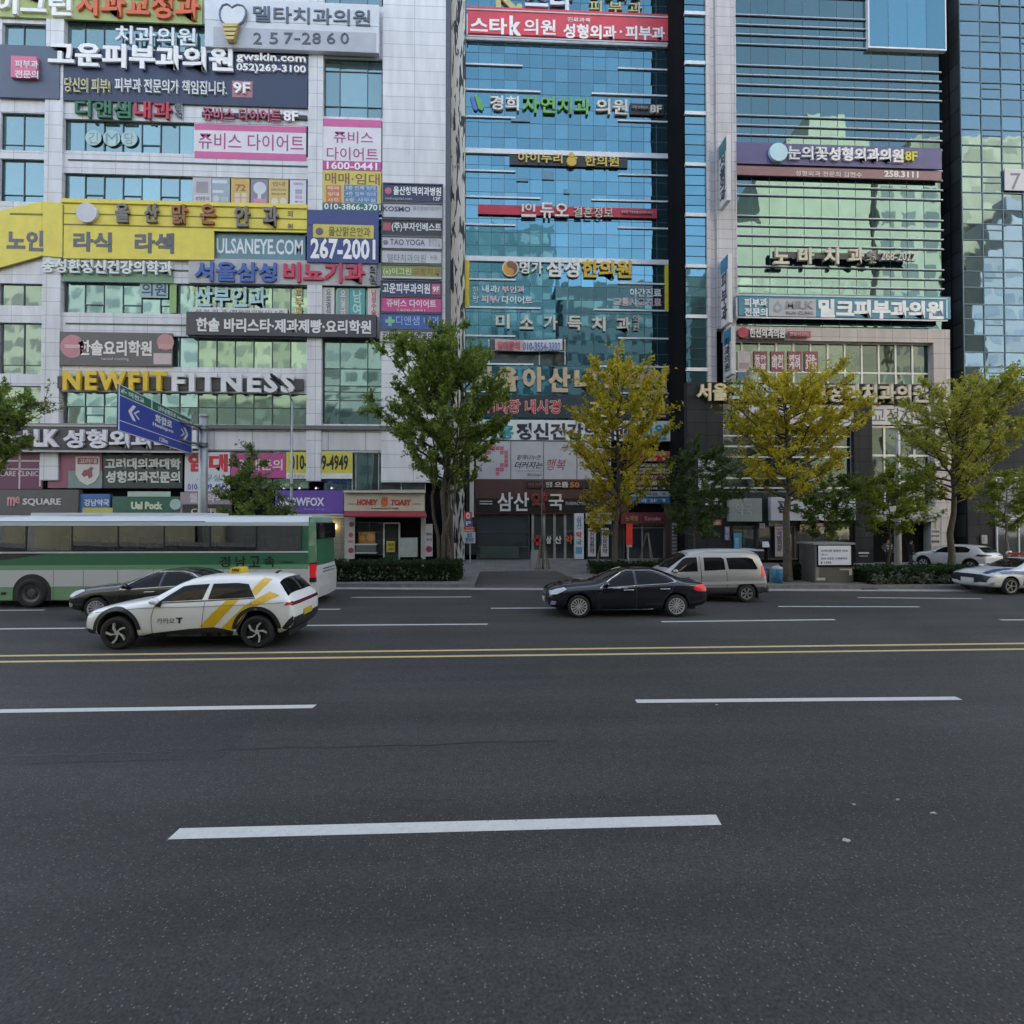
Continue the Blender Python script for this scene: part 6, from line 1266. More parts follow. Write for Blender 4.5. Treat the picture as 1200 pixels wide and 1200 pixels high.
# --- white and yellow electric taxi
P_WHITE = car_paint("taxi_white", (.84,.84,.84)); P_BLACK = car_paint("gloss_black", (.010,.012,.018), .12); P_YEL = car_paint("taxi_yellow", (.76,.46,.01), .3)
st = [(-2.30,.40,.62,.72,.62,.45,.02), (-2.24,.30,.72,.82,.80,.62,.02), (-2.0,.25,.82,.91,.90,.72,.02), (-1.5,.24,.90,1.00,.945,.76,.025), (-1.05,.22,.96,1.065,.945,.76,.03),
      (-.80,.22,.985,1.13,.945,.76,.04), (-.38,.22,1.0,1.42,.945,.70,.05), (-.05,.22,1.015,1.545,.945,.67,.05), (.4,.22,1.03,1.59,.945,.66,.045), (1.1,.22,1.05,1.59,.945,.655,.045),
      (1.6,.24,1.07,1.575,.94,.65,.045), (1.90,.25,1.08,1.53,.93,.65,.05), (2.10,.30,1.08,1.28,.92,.70,.045), (2.22,.36,1.05,1.11,.90,.72,.03), (2.27,.42,.98,1.03,.86,.68,.03), (2.31,.50,.90,.95,.78,.60,.03)]
c = Car("taxi", "white taxi with yellow diagonal stripes and swirl wheels beside yellow lines", "car", st, (-1.475, 1.525), .945, .445, P_WHITE)
lx = lambda px: (px-133)/56-1.475
lz = lambda py: (762-py)/54.5
def poly(*pts): return [(lx(a), lz(b)) for a, b in pts]
c.both(poly((181,706),(206,688.5),(216,687),(238,685.8),(234,703.5)), "side_window", M_CGLASS)
c.both(poly((241,703.2),(242.5,685.6),(272,684.8),(286,686.2),(297,701),(270,702.4)), "side_window", M_CGLASS)
c.both(poly((180,706.8),(298,701.8),(298,702.8),(180,708)), "window_trim", M_TRIM, off=.008)
c.patch([(-.90,-.64),(-.12,-.56),(-.09,-.25),(-.08,0),(-.09,.25),(-.12,.56),(-.90,.64),(-.98,.3),(-1.0,0),(-.98,-.3)], 'T', "windscreen", M_CGLASS)
c.patch([(1.90,-.62),(2.15,-.77),(2.17,0),(2.15,.77),(1.90,.62),(1.89,0)], 'T', "rear_window", M_CGLASS)
ys = c.both([poly((232,735.5),(250,735.5),(279,703.5),(264,703.8)), poly((258,737.5),(272,740),(291,716),(327,699.5),(314,694.5),(286,711))], "yellow_stripe", P_YEL, off=.004)
c.both(poly((291,694),(298,699),(313,681),(301,679.3)), "yellow_stripe", P_YEL, off=.004)
c.both(poly((160,746),(176,742.5),(220,737.5),(250,735.8),(262,738),(274,741),(268,749),(250,752.5),(200,753.5),(166,752)), "sill_cladding", M_TRIM, off=.012)
for wx in c.wheels: c.both(c.ring(wx, .44, .525, 4, 180 if wx < 0 else 176), "arch_cladding", M_TRIM, off=.012)
c.both([(-2.27,.30),(-1.95,.26),(-1.95,.42),(-2.12,.46),(-2.26,.42)], "bumper_insert", M_TRIM, off=.01)
c.both(poly((331,738),(340,727),(352,724),(365,725),(366,731),(352,737),(338,742)), "bumper_insert", M_TRIM, off=.012)
c.both(poly((335,742),(352,738.5),(364,733),(364,735),(353,741),(336,744)), "skid_trim", M_CHROME, off=.016)
c.patch([(-.82,.34),(.82,.34),(.80,.66),(-.80,.66)], 'B', "bumper_insert", M_TRIM, off=.008)
c.both(poly((334,711),(336,707.5),(352,704.5),(368,701.5),(369,706),(352,710)), "lamp_housing", M_TRIM, off=.008)
c.both(poly((335,710.5),(337,708),(352.5,705.5),(352,708.8)), "tail_lamp", M_RED, off=.013)
c.patch([(-.84,.93),(.84,.93),(.84,1.0),(-.84,1.0)], 'B', "tail_lamp", mat("tail_lamp_dark", (.10,.02,.025), .2), off=.012)
c.both([(-2.29,.66),(-2.12,.72),(-2.03,.785),(-2.1,.80),(-2.27,.74)], "head_lamp", M_LAMP, off=.008)
c.patch([(-.72,.42),(.72,.42),(.70,.60),(-.70,.60)], 'F', "grille", M_TRIM)
k = c.box("licence_plate", 2.30, 2.325, -.27, .27, .62, .76, mat("plate_yellow", (.50,.40,.04), .5)); 
c.mirror_caps(-.62, 1.03, P_WHITE); c.both(poly((178,711),(184,704),(186,707),(186,712)), "mirror_base", M_TRIM, off=.015)
for a in ((("L"), [(-.72,.34),(-.73,.7),(-.66,1.0)]), ("L", [(.33,.30),(.36,.62),(.40,1.03)]), ("L", [(1.05,.34),(1.18,.56),(1.36,.86),(1.40,1.06)]), ("L", [(-2.0,.80),(-1.0,.90),(.4,.93),(1.5,.97),(2.1,1.0)])): c.tube_on(a[1], a[0], .006, "door_seam", mat("seam_light", (.22,.22,.24), .6, 0, 0))
c.text("카카오", lx(182), lz(731), lx(203), lz(724.5), 'L', mat("letter_grey", (.10,.10,.11), .5), .0); c.text("T", lx(205), lz(731), lx(212.5), lz(724), 'L', M_TRIM, .04)
rl = MB().add([(-.13,-.20,1.62),(.13,-.20,1.62),(.13,.20,1.62),(-.13,.20,1.62),(-.11,-.18,1.74),(.11,-.18,1.74),(.11,.18,1.74),(-.11,.18,1.74)], [(0,3,2,1),(4,5,6,7),(0,1,5,4),(1,2,6,5),(2,3,7,6),(3,0,4,7)])
rb_ = rl.build("roof_sign", mat("roof_sign_yellow", (.60,.42,.03), .4, 0, .05), c.root); rb_.location = (.70, 0, -.03)
k = MB(); put_text(k, "TAXI", Vector((-.08,-.197,1.655)), Vector((.16,0,0)), Vector((0,.012,.06)), Vector((0,-.012,0)), .03); k.build("lettering", M_TRIM, rb_)
k = MB(); k.tube([(1.55,0,1.54),(1.62,0,1.61),(1.70,0,1.63)], [.04,.025,.01], 8); k.build("aerial_fin", M_TRIM, c.root, True)
c.add_wheels(.358, .235, (.22,.085), 5, mat("rim_silver", (.62,.62,.63), .35, .3, .05), -.75, .70, 1); c.floorpan(-2.0, 2.1)
c.place((134, 762.3), (301.5, 759.3)); TAXI = c

# --- saloons
def saloon(name, label, pmx, lamps=True, chrome=True, spokes=14, hlmat=None, rimm=None, group=None):
    st = [(-2.52,.42,.66,.74,.62,.45,.02), (-2.46,.30,.74,.85,.80,.60,.02), (-2.2,.24,.82,.95,.89,.70,.02), (-1.7,.22,.88,1.02,.93,.74,.025), (-1.1,.21,.92,1.07,.94,.75,.03),
          (-.85,.20,.94,1.11,.94,.75,.04), (-.45,.20,.955,1.30,.94,.67,.05), (-.05,.20,.965,1.455,.94,.61,.055), (.45,.20,.98,1.505,.94,.595,.055), (.95,.20,.995,1.475,.94,.60,.055),
          (1.40,.21,1.01,1.33,.935,.64,.055), (1.75,.22,1.02,1.17,.925,.70,.045), (2.05,.25,1.0,1.115,.90,.72,.03), (2.40,.30,.96,1.07,.86,.70,.03), (2.49,.38,.90,.99,.80,.64,.03), (2.53,.48,.82,.90,.70,.55,.03)]
    c = Car(name, label, "car", st, (-1.55, 1.49), .94, .405, pmx, group)
    q = lambda px: (px-678)/37.83-1.55
    z = lambda py: (724-py)/39.2
    def P(*pts): return [(q(a), z(b)) for a, b in pts]
    fw_ = P((706,687),(718,679),(731,672),(738,670),(744,669.6),(744,684.6)); rw_ = P((747,684.4),(747,669.5),(764,669.6),(774,672),(786,678),(791,681.4),(780,683))
    c.both(fw_, "side_window", M_CGLASS); c.both(rw_, "side_window", M_CGLASS)
    c.patch([(-.92,-.60),(-.12,-.50),(-.08,0),(-.12,.50),(-.92,.60),(-1.04,.3),(-1.06,0),(-1.04,-.3)], 'T', "windscreen", M_CGLASS)
    c.patch([(1.02,-.50),(1.66,-.60),(1.74,0),(1.66,.60),(1.02,.50),(1.0,0)], 'T', "rear_window", M_CGLASS)
    if chrome:
        lp = P((703,688.5),(716,679),(730,671),(737,668.8),(765,668.6),(776,671),(790,678.5),(793.5,681.8),(780,684),(744,686),(712,688.4))
        for sd in 'LR': c.tube_on(lp, sd, .014, "window_trim", M_CHROME, True)
        for sd in 'LR':
            c.tube_on(P((702,715.5),(766,714)), sd, .016, "sill_trim", M_CHROME)
            for a, b in ((734, 691), (777, 690)): c.tube_on(P((a-3.5,b),(a+8,b-.3)), sd, .018, "door_handle", M_CHROME)
    for sd in 'LR':
        for s_ in (P((699,713),(700,700),(706,689)), P((745.5,714),(745.5,686)), P((773,713),(780,700),(791,686))): c.tube_on(s_, sd, .006, "door_seam", M_SEAM)
    hl = hlmat or M_LAMP
    c.both([(-2.44,.70),(-2.22,.72),(-1.92,.86),(-1.98,.915),(-2.25,.86),(-2.44,.80)], "head_lamp", hl, off=.012)
    c.both([(-2.42,.40),(-2.28,.40),(-2.24,.50),(-2.38,.52)], "fog_lamp", hl, off=.012)
    c.patch([(-.42,.46),(.42,.46),(.46,.80),(-.46,.80)], 'F', "grille", M_CHROME if chrome else M_TRIM, off=.012)
    c.box("licence_plate", -2.56, -2.54, -.26, .26, .42, .53, paint((.55,.56,.55)))
    c.both([(2.02,.88),(2.14,.80),(2.44,.78),(2.50,.92),(2.40,.99),(2.16,.99)], "tail_lamp", M_RED, off=.012)
    c.box("licence_plate", 2.545, 2.56, -.26, .26, .62, .74, paint((.5,.5,.5)))
    c.mirror_caps(-.68, 1.0, pmx); c.add_wheels(.345, .225, (.16,.085), spokes, rimm, 0, .72); c.floorpan(-2.2, 2.2)
    return c
c = saloon("saloon_car", "glossy black saloon with chrome window line in the middle lane", P_BLACK)
c.place((678.5, 724), (793.5, 723.5)); BLACK = c
c = saloon("saloon_car", "black saloon with pale window line partly hidden by the taxi", car_paint("gloss_black_green", (.012,.015,.014), .12))
c.place((113, 727.5), (235, 727)); 
# --- police patrol car
P_PW = car_paint("police_white", (.66,.68,.72)); P_NAVY = car_paint("police_navy", (.03,.07,.19), .3)
c = saloon("patrol_car", "white police patrol car with navy band cut by the picture edge", P_PW, chrome=False, spokes=5, hlmat=M_LAMP, rimm=mat("rim_grey", (.30,.32,.32), .4, .6, .05))
c.both([(-2.40,.83),(-1.9,.90),(-1.4,.84),(-.8,.80),(.6,.80),(2.3,.84),(2.3,.98),(.6,.93),(-.8,.94),(-1.5,.975),(-2.2,.91)], "navy_band", P_NAVY, off=.005)
c.patch([(-2.35,-.70),(-1.15,-.70),(-1.15,-.52),(-1.8,-.42),(-2.40,-.50)], 'T', "navy_hood_band", P_NAVY, off=.006); c.patch([(-2.35,.70),(-1.15,.70),(-1.15,.52),(-1.8,.42),(-2.40,.50)], 'T', "navy_hood_band", P_NAVY, off=.006)
c.patch([(-.72,.50),(.72,.50),(.80,.74),(.5,.80),(-.5,.80),(-.80,.74)], 'F', "grille", M_TRIM, off=.016)
c.patch([(-.28,.53),(.28,.53),(.28,.64),(-.28,.64)], 'F', "licence_plate", paint((.6,.61,.62)), off=.03)
c.text("경찰", -.35, .50, .35, .74, 'L', P_NAVY, .03); c.text("POLICE", -1.0, .36, -.45, .44, 'L', P_NAVY, .02)
lbm = MB(); lbm.box(.15, .42, -.55, .55, 1.53, 1.64); lb_ = lbm.build("light_bar", mat("lightbar_red", (.40,.07,.05), .2, 0, .1), c.root)
k = MB(); k.tube([(.28,-.70,1.60),(.28,-.55,1.60)], [.06,.11], 12).tube([(.28,.55,1.60),(.28,.70,1.60)], [.11,.06], 12); k.build("light_bar_cap", paint((.66,.66,.70)), lb_, True)
c.place((1177, 697.2), (1268, 697), None, R(4))
A = G(1177, 697.2); sc = .93; c.root.scale = (sc,)*3; M3 = Matrix.Rotation(R(5), 3, 'Z'); l_ = A - M3 @ (Vector((-1.55, -.92, 0))*sc); c.root.location = (l_.x+.28, l_.y, 0); c.root.rotation_euler = (0,0,R(5))
# --- silver beige van
P_VAN = car_paint("van_beige", (.35,.347,.342), .3, .2); P_ROOF = car_paint("van_silver", (.55,.56,.58), .3, .2); P_LOW = car_paint("van_grey", (.06,.06,.06), .4)
st = [(-2.32,.42,.70,.80,.70,.5,.02), (-2.26,.32,.80,.94,.84,.62,.02), (-2.0,.28,.90,1.05,.90,.70,.03), (-1.6,.26,.98,1.15,.91,.74,.04), (-1.35,.25,1.03,1.27,.91,.74,.05),
      (-.95,.25,1.07,1.58,.91,.70,.06), (-.55,.25,1.08,1.83,.91,.69,.08), (-.1,.25,1.08,1.92,.91,.68,.09), (.9,.25,1.08,1.94,.91,.68,.09), (1.7,.25,1.08,1.93,.91,.68,.09), (2.1,.27,1.08,1.88,.90,.68,.09), (2.22,.30,1.06,1.70,.89,.68,.08), (2.31,.36,1.02,1.30,.87,.68,.06), (2.345,.44,.96,1.10,.83,.64,.04)]
c = Car("van", "silver and beige van with a dark lower body behind the black saloon", "van", st, (-1.45, 1.55), .91, .40, P_VAN, low=(.56, P_LOW))
for p_ in c.body.data.polygons:
    pass
q = lambda px: (px-876)/31.6+1.55
z = lambda py: (706-py)/31.4
def P(*pts): return [(q(a), z(b)) for a, b in pts]
for pts in (P((787,670.5),(803,656),(808,654.3),(819,653.8),(818.5,670)), P((826.5,669.3),(827,654.2),(848,654),(851,656),(851.5,668)), P((855.5,667.6),(854,654.6),(880,654.2),(885.5,656),(890.5,667),(888,668))): c.both(pts, "side_window", M_CGLASS)
for sd in 'LR':
    for s_ in (P((822,703),(822.5,653)), P((852.5,670),(852.5,702),), P((800,700),(786,673))): c.tube_on(s_, sd, .008, "door_seam", M_SEAM)
    c.tube_on(P((800,678),(808,676.5)), sd, .02, "door_handle", M_TRIM)
c.both(P((775,683.2),(868,681),(900,680.6),(900,683.6),(868,684.6),(775,686)), "side_moulding", P_ROOF, off=.014)
c.patch([(-1.30,-.66),(-.62,-.58),(-.58,0),(-.62,.58),(-1.30,.66),(-1.42,0)], 'T', "windscreen", M_CGLASS)
c.patch([(-.5,-.60),(2.05,-.60),(2.12,0),(2.05,.60),(-.5,.60)], 'T', "roof_panel", P_ROOF, off=.012, cell=.15)
c.patch([(-.55,1.20),(.55,1.20),(.50,1.68),(-.50,1.68)], 'B', "rear_window", M_CGLASS)
c.both([(2.12,.95),(2.28,.95),(2.26,1.35),(2.14,1.35)], "tail_lamp", M_RED, off=.01)
c.both([(-2.26,.74),(-2.02,.78),(-1.85,.92),(-2.0,.94),(-2.25,.88)], "head_lamp", M_LAMP, off=.01)
k = MB(); k.box(2.05,2.36,-.62,.62,1.88,1.93); k.build("spoiler", P_ROOF, c.root); c.box("bumper", 2.30,2.40,-.84,.84,.36,.58, P_LOW)
for x_ in (1.05+1.55-.62,): k = MB(); k.box(1.96,1.99,-.90,-.62,.14,.42); k.box(1.96,1.99,.62,.90,.14,.42); k.build("mud_flap", M_TRIM, c.root)
c.mirror_caps(-1.12, 1.14, P_VAN); c.add_wheels(.335, .21, (.30,.20), 6, mat("rim_van", (.36,.36,.37), .4, .6, .05), 0, .64); c.floorpan(-2.0, 2.1)
c.place((781, 706.5), (876, 706.3)); c.root.location.y += 0
# --- parked white crossover
st = [(-2.08,.42,.66,.76,.62,.45,.02), (-2.02,.32,.76,.90,.80,.60,.02), (-1.75,.27,.88,1.02,.88,.68,.03), (-1.2,.26,.94,1.09,.90,.72,.03), (-.9,.25,.97,1.18,.90,.72,.04), (-.5,.25,.99,1.42,.90,.65,.06), (-.1,.25,1.0,1.56,.90,.62,.06), (.5,.25,1.02,1.60,.90,.61,.06), (1.1,.25,1.05,1.57,.90,.61,.06),
      (1.6,.26,1.08,1.49,.89,.62,.06), (1.85,.30,1.08,1.22,.87,.66,.05), (2.02,.36,1.0,1.06,.83,.66,.03), (2.09,.46,.90,.97,.76,.60,.03)]
c = Car("crossover_car", "white crossover parked at the entrance behind hedge and ginkgo trunk", "car", st, (-1.28, 1.32), .90, .40, P_PW)
c.both([(-.72,1.04),(-.25,1.36),(.15,1.45),(.32,1.45),(.30,1.06)], "side_window", M_CGLASS); c.both([(.37,1.06),(.38,1.45),(.95,1.44),(1.25,1.30),(1.2,1.12)], "side_window", M_CGLASS)
c.patch([(-.88,-.58),(-.15,-.50),(-.12,0),(-.15,.50),(-.88,.58),(-1.0,0)], 'T', "windscreen", M_CGLASS); c.patch([(-.58,1.14),(.58,1.14),(.62,1.20),(.50,1.44),(-.50,1.44),(-.62,1.20)], 'B', "rear_window", M_CGLASS)
c.patch([(-.80,.93),(-.30,.95),(-.30,1.0),(-.82,1.04)], 'B', "tail_lamp", mat("tail_lamp_dim", (.05,.02,.025), .3), off=.01); c.patch([(.80,.93),(.30,.95),(.30,1.0),(.82,1.04)], 'B', "tail_lamp", mat("tail_lamp_dim", (.05,.02,.025), .3), off=.01)
c.both([(1.55,.92),(1.95,.90),(2.0,1.0),(1.7,1.05)], "tail_lamp", mat("tail_lamp_dim", (.05,.02,.025), .3), off=.01); c.patch([(-.75,.38),(.75,.38),(.72,.56),(-.72,.56)], 'B', "bumper_insert", M_TRIM, off=.01)
c.patch([(-.26,.72),(.26,.72),(.26,.83),(-.26,.83)], 'B', "licence_plate", paint((.55,.55,.55)), off=.012); c.both([(-1.98,.72),(-1.7,.80),(-1.6,.88),(-1.9,.86)], "head_lamp", M_LAMP, off=.01)
c.mirror_caps(-.58, 1.06, P_PW); c.add_wheels(.33, .21, (.30,.18), 5, None, 0, .68); c.floorpan(-1.8, 1.85)
for wx in c.wheels: c.both(c.ring(wx, .40, .455), "arch_cladding", M_TRIM, off=.012)
k = W(1119, 650, 27.2); c.root.location = (k.x, 27.2, PZ); c.root.rotation_euler = (0,0,R(-74)); c.root.scale = (.88,)*3
# --- intercity bus
A = G(38, 712); Yb = A.y; X = lambda px, py=660: WX(px, Yb, py); Z = lambda py: WZ(py, Yb, 180)
xf, xr = X(-75), X(361.5); BW = 2.3
bus = thing("bus", "green and white intercity bus with dark tinted windows and curtains", "bus", ((xf+xr)/2, Yb, 0))
zl_ = [Z(702.5), Z(687), Z(667.5), Z(662), Z(650.5), Z(648)]; zw0, zw1, zr = Z(646.5), Z(616.2), Z(604)
bm_ = [car_paint("bus_white", (.60,.60,.62), .35), car_paint("bus_mint", (.20,.36,.20), .35), car_paint("bus_green", (.04,.16,.085), .3), car_paint("bus_light_green", (.16,.36,.19), .35), car_paint("bus_roof", (.58,.63,.70), .35), M_TRIM]
m = MB()
def side(y, z0, z1, mi, x0=xf, x1=xr, n=1):
    m.quad((x0,y,z0),(x1,y,z0),(x1,y,z1),(x0,y,z1), mi)
for y in (Yb, Yb+BW):
    for i, mi in enumerate((1, 0, 3, 2, 2)): side(y, zl_[i], zl_[i+1], mi)
    side(y, zl_[5], zw0, 0); side(y, zw1, zw1+.12, 4); 
    side(y, zw0, zw1, 2, X(354), xr); 
    side(y, zw0, zw1, 5, xf, X(-68))
# rounded roof
prof = [(Yb, zw1+.12), (Yb+.03, zr-.18), (Yb+.14, zr-.06), (Yb+.4, zr), (Yb+BW-.4, zr), (Yb+BW-.14, zr-.06), (Yb+BW-.03, zr-.18), (Yb+BW, zw1+.12)]
for (a, b), (c2, d) in zip(prof, prof[1:]): m.quad((xf,a,b),(xr,a,b),(xr-.0,c2,d),(xf,c2,d), 4)
m.add([(xf,y,z_) for y, z_ in [(Yb,zl_[0])]+prof+[(Yb+BW,zl_[0])]], [tuple(range(10))], 0)
m.quad((xf,Yb,zl_[0]),(xf,Yb+BW,zl_[0]),(xr,Yb+BW,zl_[0]),(xr,Yb,zl_[0]), 5)
# tail: green above, white below, swelling a little
bl = Z(664)
tail = lambda z_, t: (xr + .12*math.sin(math.pi*min(1, max(0, (z_-zl_[0])/(zr-zl_[0])))*.5+.8)*.0 + t)
ysn = [Yb, Yb+.18, Yb+BW/2, Yb+BW-.18, Yb+BW]; bulge = [0, .10, .14, .10, 0]
zsn = [zl_[0], Z(690), Z(676), bl, Z(640), zw1+.12, zr-.06]; bz_ = [.16, .2, .2, .12, .10, .06, -.02]
def tp(i, j): return (xr + bulge[i]*(1 if j < 6 else .5) + (bz_[j] if 0 < i < 4 else 0), ysn[i], zsn[j])
for i in range(4):
    for j in range(6): m.quad(tp(i,j), tp(i+1,j), tp(i+1,j+1), tp(i,j+1), 0 if j < 3 else 2)
m.add([tp(i,6) for i in range(5)]+[(xr,Yb+BW,zw1+.12),(xr,Yb+BW-.14,zr-.06),(xr,Yb+BW-.4,zr),(xr,Yb+.4,zr),(xr,Yb+.14,zr-.06),(xr,Yb,zw1+.12)], [tuple(range(11))], 4)
m.build("body", bm_, bus)
# side glazing with curtains and dark saloon behind
xs_ = [-68, -20, 30, 84, 138, 192, 246, 300, 353.5]
gl = clear_glass("bus_tinted_glass", (.15,.165,.17)); cur = mat("curtain", (.75,.77,.75), .9, 0, .12, 6)
for a, b in zip(xs_, xs_[1:]):
    for y, sg in ((Yb+.012, 1), (Yb+BW-.012, -1)):
        g = MB(); ta = rnd.uniform(-.006,.006); x0_, x1_ = X(a)+.012, X(b)-.012; n = 6
        for i in range(n):
            u0, u1 = i/n, (i+1)/n; f_ = lambda u: .014*math.sin(math.pi*u)*-sg
            g.quad((x0_+(x1_-x0_)*u0, y+f_(u0), zw0+.03), (x0_+(x1_-x0_)*u1, y+f_(u1), zw0+.03), (x0_+(x1_-x0_)*u1, y+f_(u1)+ta, zw1-.01), (x0_+(x1_-x0_)*u0, y+f_(u0)+ta, zw1-.01))
        w_o = g.build("window", gl if sg > 0 else M_CGLASS, bus, True)
        if sg > 0:
            f = MB(); f.box(X(b)-.02, X(b)+.02, Yb-.004, Yb+.03, zw0, zw1); f.build("window_bar", M_TRIM, w_o)
            cm = MB()
            for cx, cwid in ((x0_+.08, rnd.choice((.18,.25,.5))), (x1_-.08-rnd.choice((.2,.3,.55)), .22)):
                k = 0; nx = 10
                for i in range(nx):
                    xa_, xb_ = cx+cwid*i/nx, cx+cwid*(i+1)/nx; da, db = .02*math.sin(i*2.2), .02*math.sin((i+1)*2.2); cm.quad((xa_, Yb+.10+da, zw0+.06), (xb_, Yb+.10+db, zw0+.06), (xb_, Yb+.10+db, zw0+.50), (xa_, Yb+.10+da, zw0+.50))
            cm.build("curtain", cur, w_o)
m = MB(); m.box(xf+.15, xr-.1, Yb+.35, Yb+BW-.35, zl_[0]+.1, zw0+.02); m.build("floor_block", M_TRIM, bus)
m = MB()
x = X(-40)
while x < xr-1.0:
    m.box(x, x+.16, Yb+.3, Yb+1.1, zw0, zw0+.42); m.box(x, x+.16, Yb+1.3, Yb+2.0, zw0, zw0+.42); x += .82
m.build("seats", mat("seat_cloth", (.05,.05,.07), .9, 0, .2), bus)
# roof unit, waist line, grooves, hatches
m = MB(); m.box(X(24), X(232), Yb+.35, Yb+BW-.35, zr-.02, zr+.09); m.box(X(60), X(110), Yb+.33, Yb+.36, zr+.02, zr+.06); m.build("roof_unit", bm_[4], bus)
m = MB(); m.box(xf+.3, xr-.02, Yb-.012, Yb-.001, zl_[5], zl_[5]+.05); m.build("waist_moulding", mat("moulding_white", (.62,.63,.64), .3), bus)
m = MB(); m.box(xf+.3, X(240), Yb-.008, Yb-.002, zw1+.13, zw1+.15); m.build("gutter_line", M_TRIM, bus)
m = MB()
for px in (63, 98, 138, 180, 222, 262, 300): m.box(X(px)-.008, X(px)+.008, Yb-.006, Yb-.001, zl_[0], zl_[2])
m.box(X(63), X(330), Yb-.006, Yb-.001, zl_[1]-.008, zl_[1]+.008); m.box(X(322), X(352), Yb-.01, Yb-.001, Z(689), Z(674)); m.build("locker_seam", mat("locker_seam", (.22,.23,.23), .6), bus)
m = MB()
m.prism([(X(-60), Z(648.3)), (X(58), Z(648.3)), (X(10), Z(655)), (X(-60), Z(660))][::-1], Yb-.006, Yb-.001); m.build("black_swoosh", M_TRIM, bus)
m = MB(); m.box(X(2), X(8), Yb-.015, Yb-.001, Z(696), Z(693)); m.box(X(114), X(123), Yb-.015, Yb-.001, Z(691), Z(687.5)); m.build("side_marker", M_TRIM, bus)
m = MB()
for s_, x0_, x1_ in (("경", 257, 270), ("남", 276, 288), ("고", 292, 305), ("속", 310, 322)):
    put_text(m, s_, Vector((X(x0_), Yb-.004, Z(665))), Vector((X(x1_)-X(x0_), 0, 0)), Vector((0,0,Z(653)-Z(666))), Vector((0,-.006,0)), .015)
put_text(m, "고속버스", Vector((X(328), Yb-.004, Z(661))), Vector((X(345)-X(328),0,0)), Vector((0,0,Z(657.5)-Z(661))), Vector((0,-.006,0)), 0); m.build("lettering", mat("bus_letters", (.004,.008,.006), .5), bus)
def rear_panel(name, y0, y1, z0, z1, m_, d=.03): k = MB(); k.box(xr+.1, xr+.34 if d > .02 else xr+.33, Yb+y0, Yb+y1, z0, z1); return k.build(name, m_, bus)
k = MB(); k.add([tp(0,5), tp(0,4)], []) if False else None
k = MB(); k.box(xr+.2, xr+.27, Yb+.25, Yb+BW-.25, Z(632), Z(613)); k.build("rear_window", M_CGLASS, bus)
k = MB(); k.box(xr+.02, xr+.22, Yb+.02, Yb+.17, Z(681), Z(662)); t_ = k.build("tail_lamp", M_RED, bus)
k = MB(); k.box(xr+.015, xr+.225, Yb+.015, Yb+.175, Z(683), Z(678)); k.box(xr+.015, xr+.225, Yb+.015, Yb+.175, Z(662), Z(660)); k.build("lamp_surround", M_TRIM, t_)
k = MB(); k.box(xr+.02, xr+.12, Yb+BW-.17, Yb+BW-.03, Z(682), Z(661)); k.build("tail_lamp", M_RED, bus)
k = MB(); k.box(xr+.335, xr+.35, Yb+BW*.42, Yb+BW*.62, Z(681), Z(676)); k.build("licence_plate", paint((.5,.5,.48)), bus)
k = MB()
for zz in (668, 672): k.box(xr+.325, xr+.345, Yb+.5, Yb+BW-.5, Z(zz)-.03, Z(zz))
k.build("rear_grille", mat("grille_green", (.06,.13,.09), .5), bus)
for px in (38, 243):
    c0 = X(px); rw2 = .47
    for y, sg in ((Yb, -1), (Yb+BW, 1)):
        m = MB(); n = 28; rr = .60; zc_ = rw2+.02
        m.prism([(c0+rr*math.cos(math.pi*i/n), zc_+rr*math.sin(math.pi*i/n)) for i in range(n+1)] + [(c0-rr, zl_[0]-.02), (c0+rr, zl_[0]-.02)], min(y, y+sg*.012), max(y, y+sg*.012)); m.build("wheel_arch", M_TRIM, bus)
        m = MB(); yo = y+sg*.016
        w_ = .26; c_ = (c0, yo-sg*.0 + (w_/2-.06)*(-sg)*-1*0, rw2)
        prof_ = [(rw2*.6, -.02), (rw2*.62, -.05), (rw2*.92, -.05), (rw2, -.02), (rw2, .25)]
        if sg > 0: prof_ = [(r_, -h_) for r_, h_ in prof_]
        m.lathe(prof_, 36, 'y', c_); o = m.build("wheel", M_TYRE, bus, True)
        m = MB(); pr2 = [(0, -.03), (.10, -.03), (.11, .0), (.20, .01), (.25, -.01), (rw2*.61, -.03), (rw2*.62, .02)]
        if sg > 0: pr2 = [(r_, -h_) for r_, h_ in pr2]
        m.lathe(pr2, 30, 'y', c_)
        for i in range(8): a_ = 2*math.pi*i/8; m.disc((c_[0]+.155*math.cos(a_), c_[1]-(.012 if sg < 0 else -.012), c_[2]+.155*math.sin(a_)), .016, c_[1]+.02, 8)
        m.build("rim", mat("bus_rim", (.10,.10,.11), .5, .5, .2, 6), o)
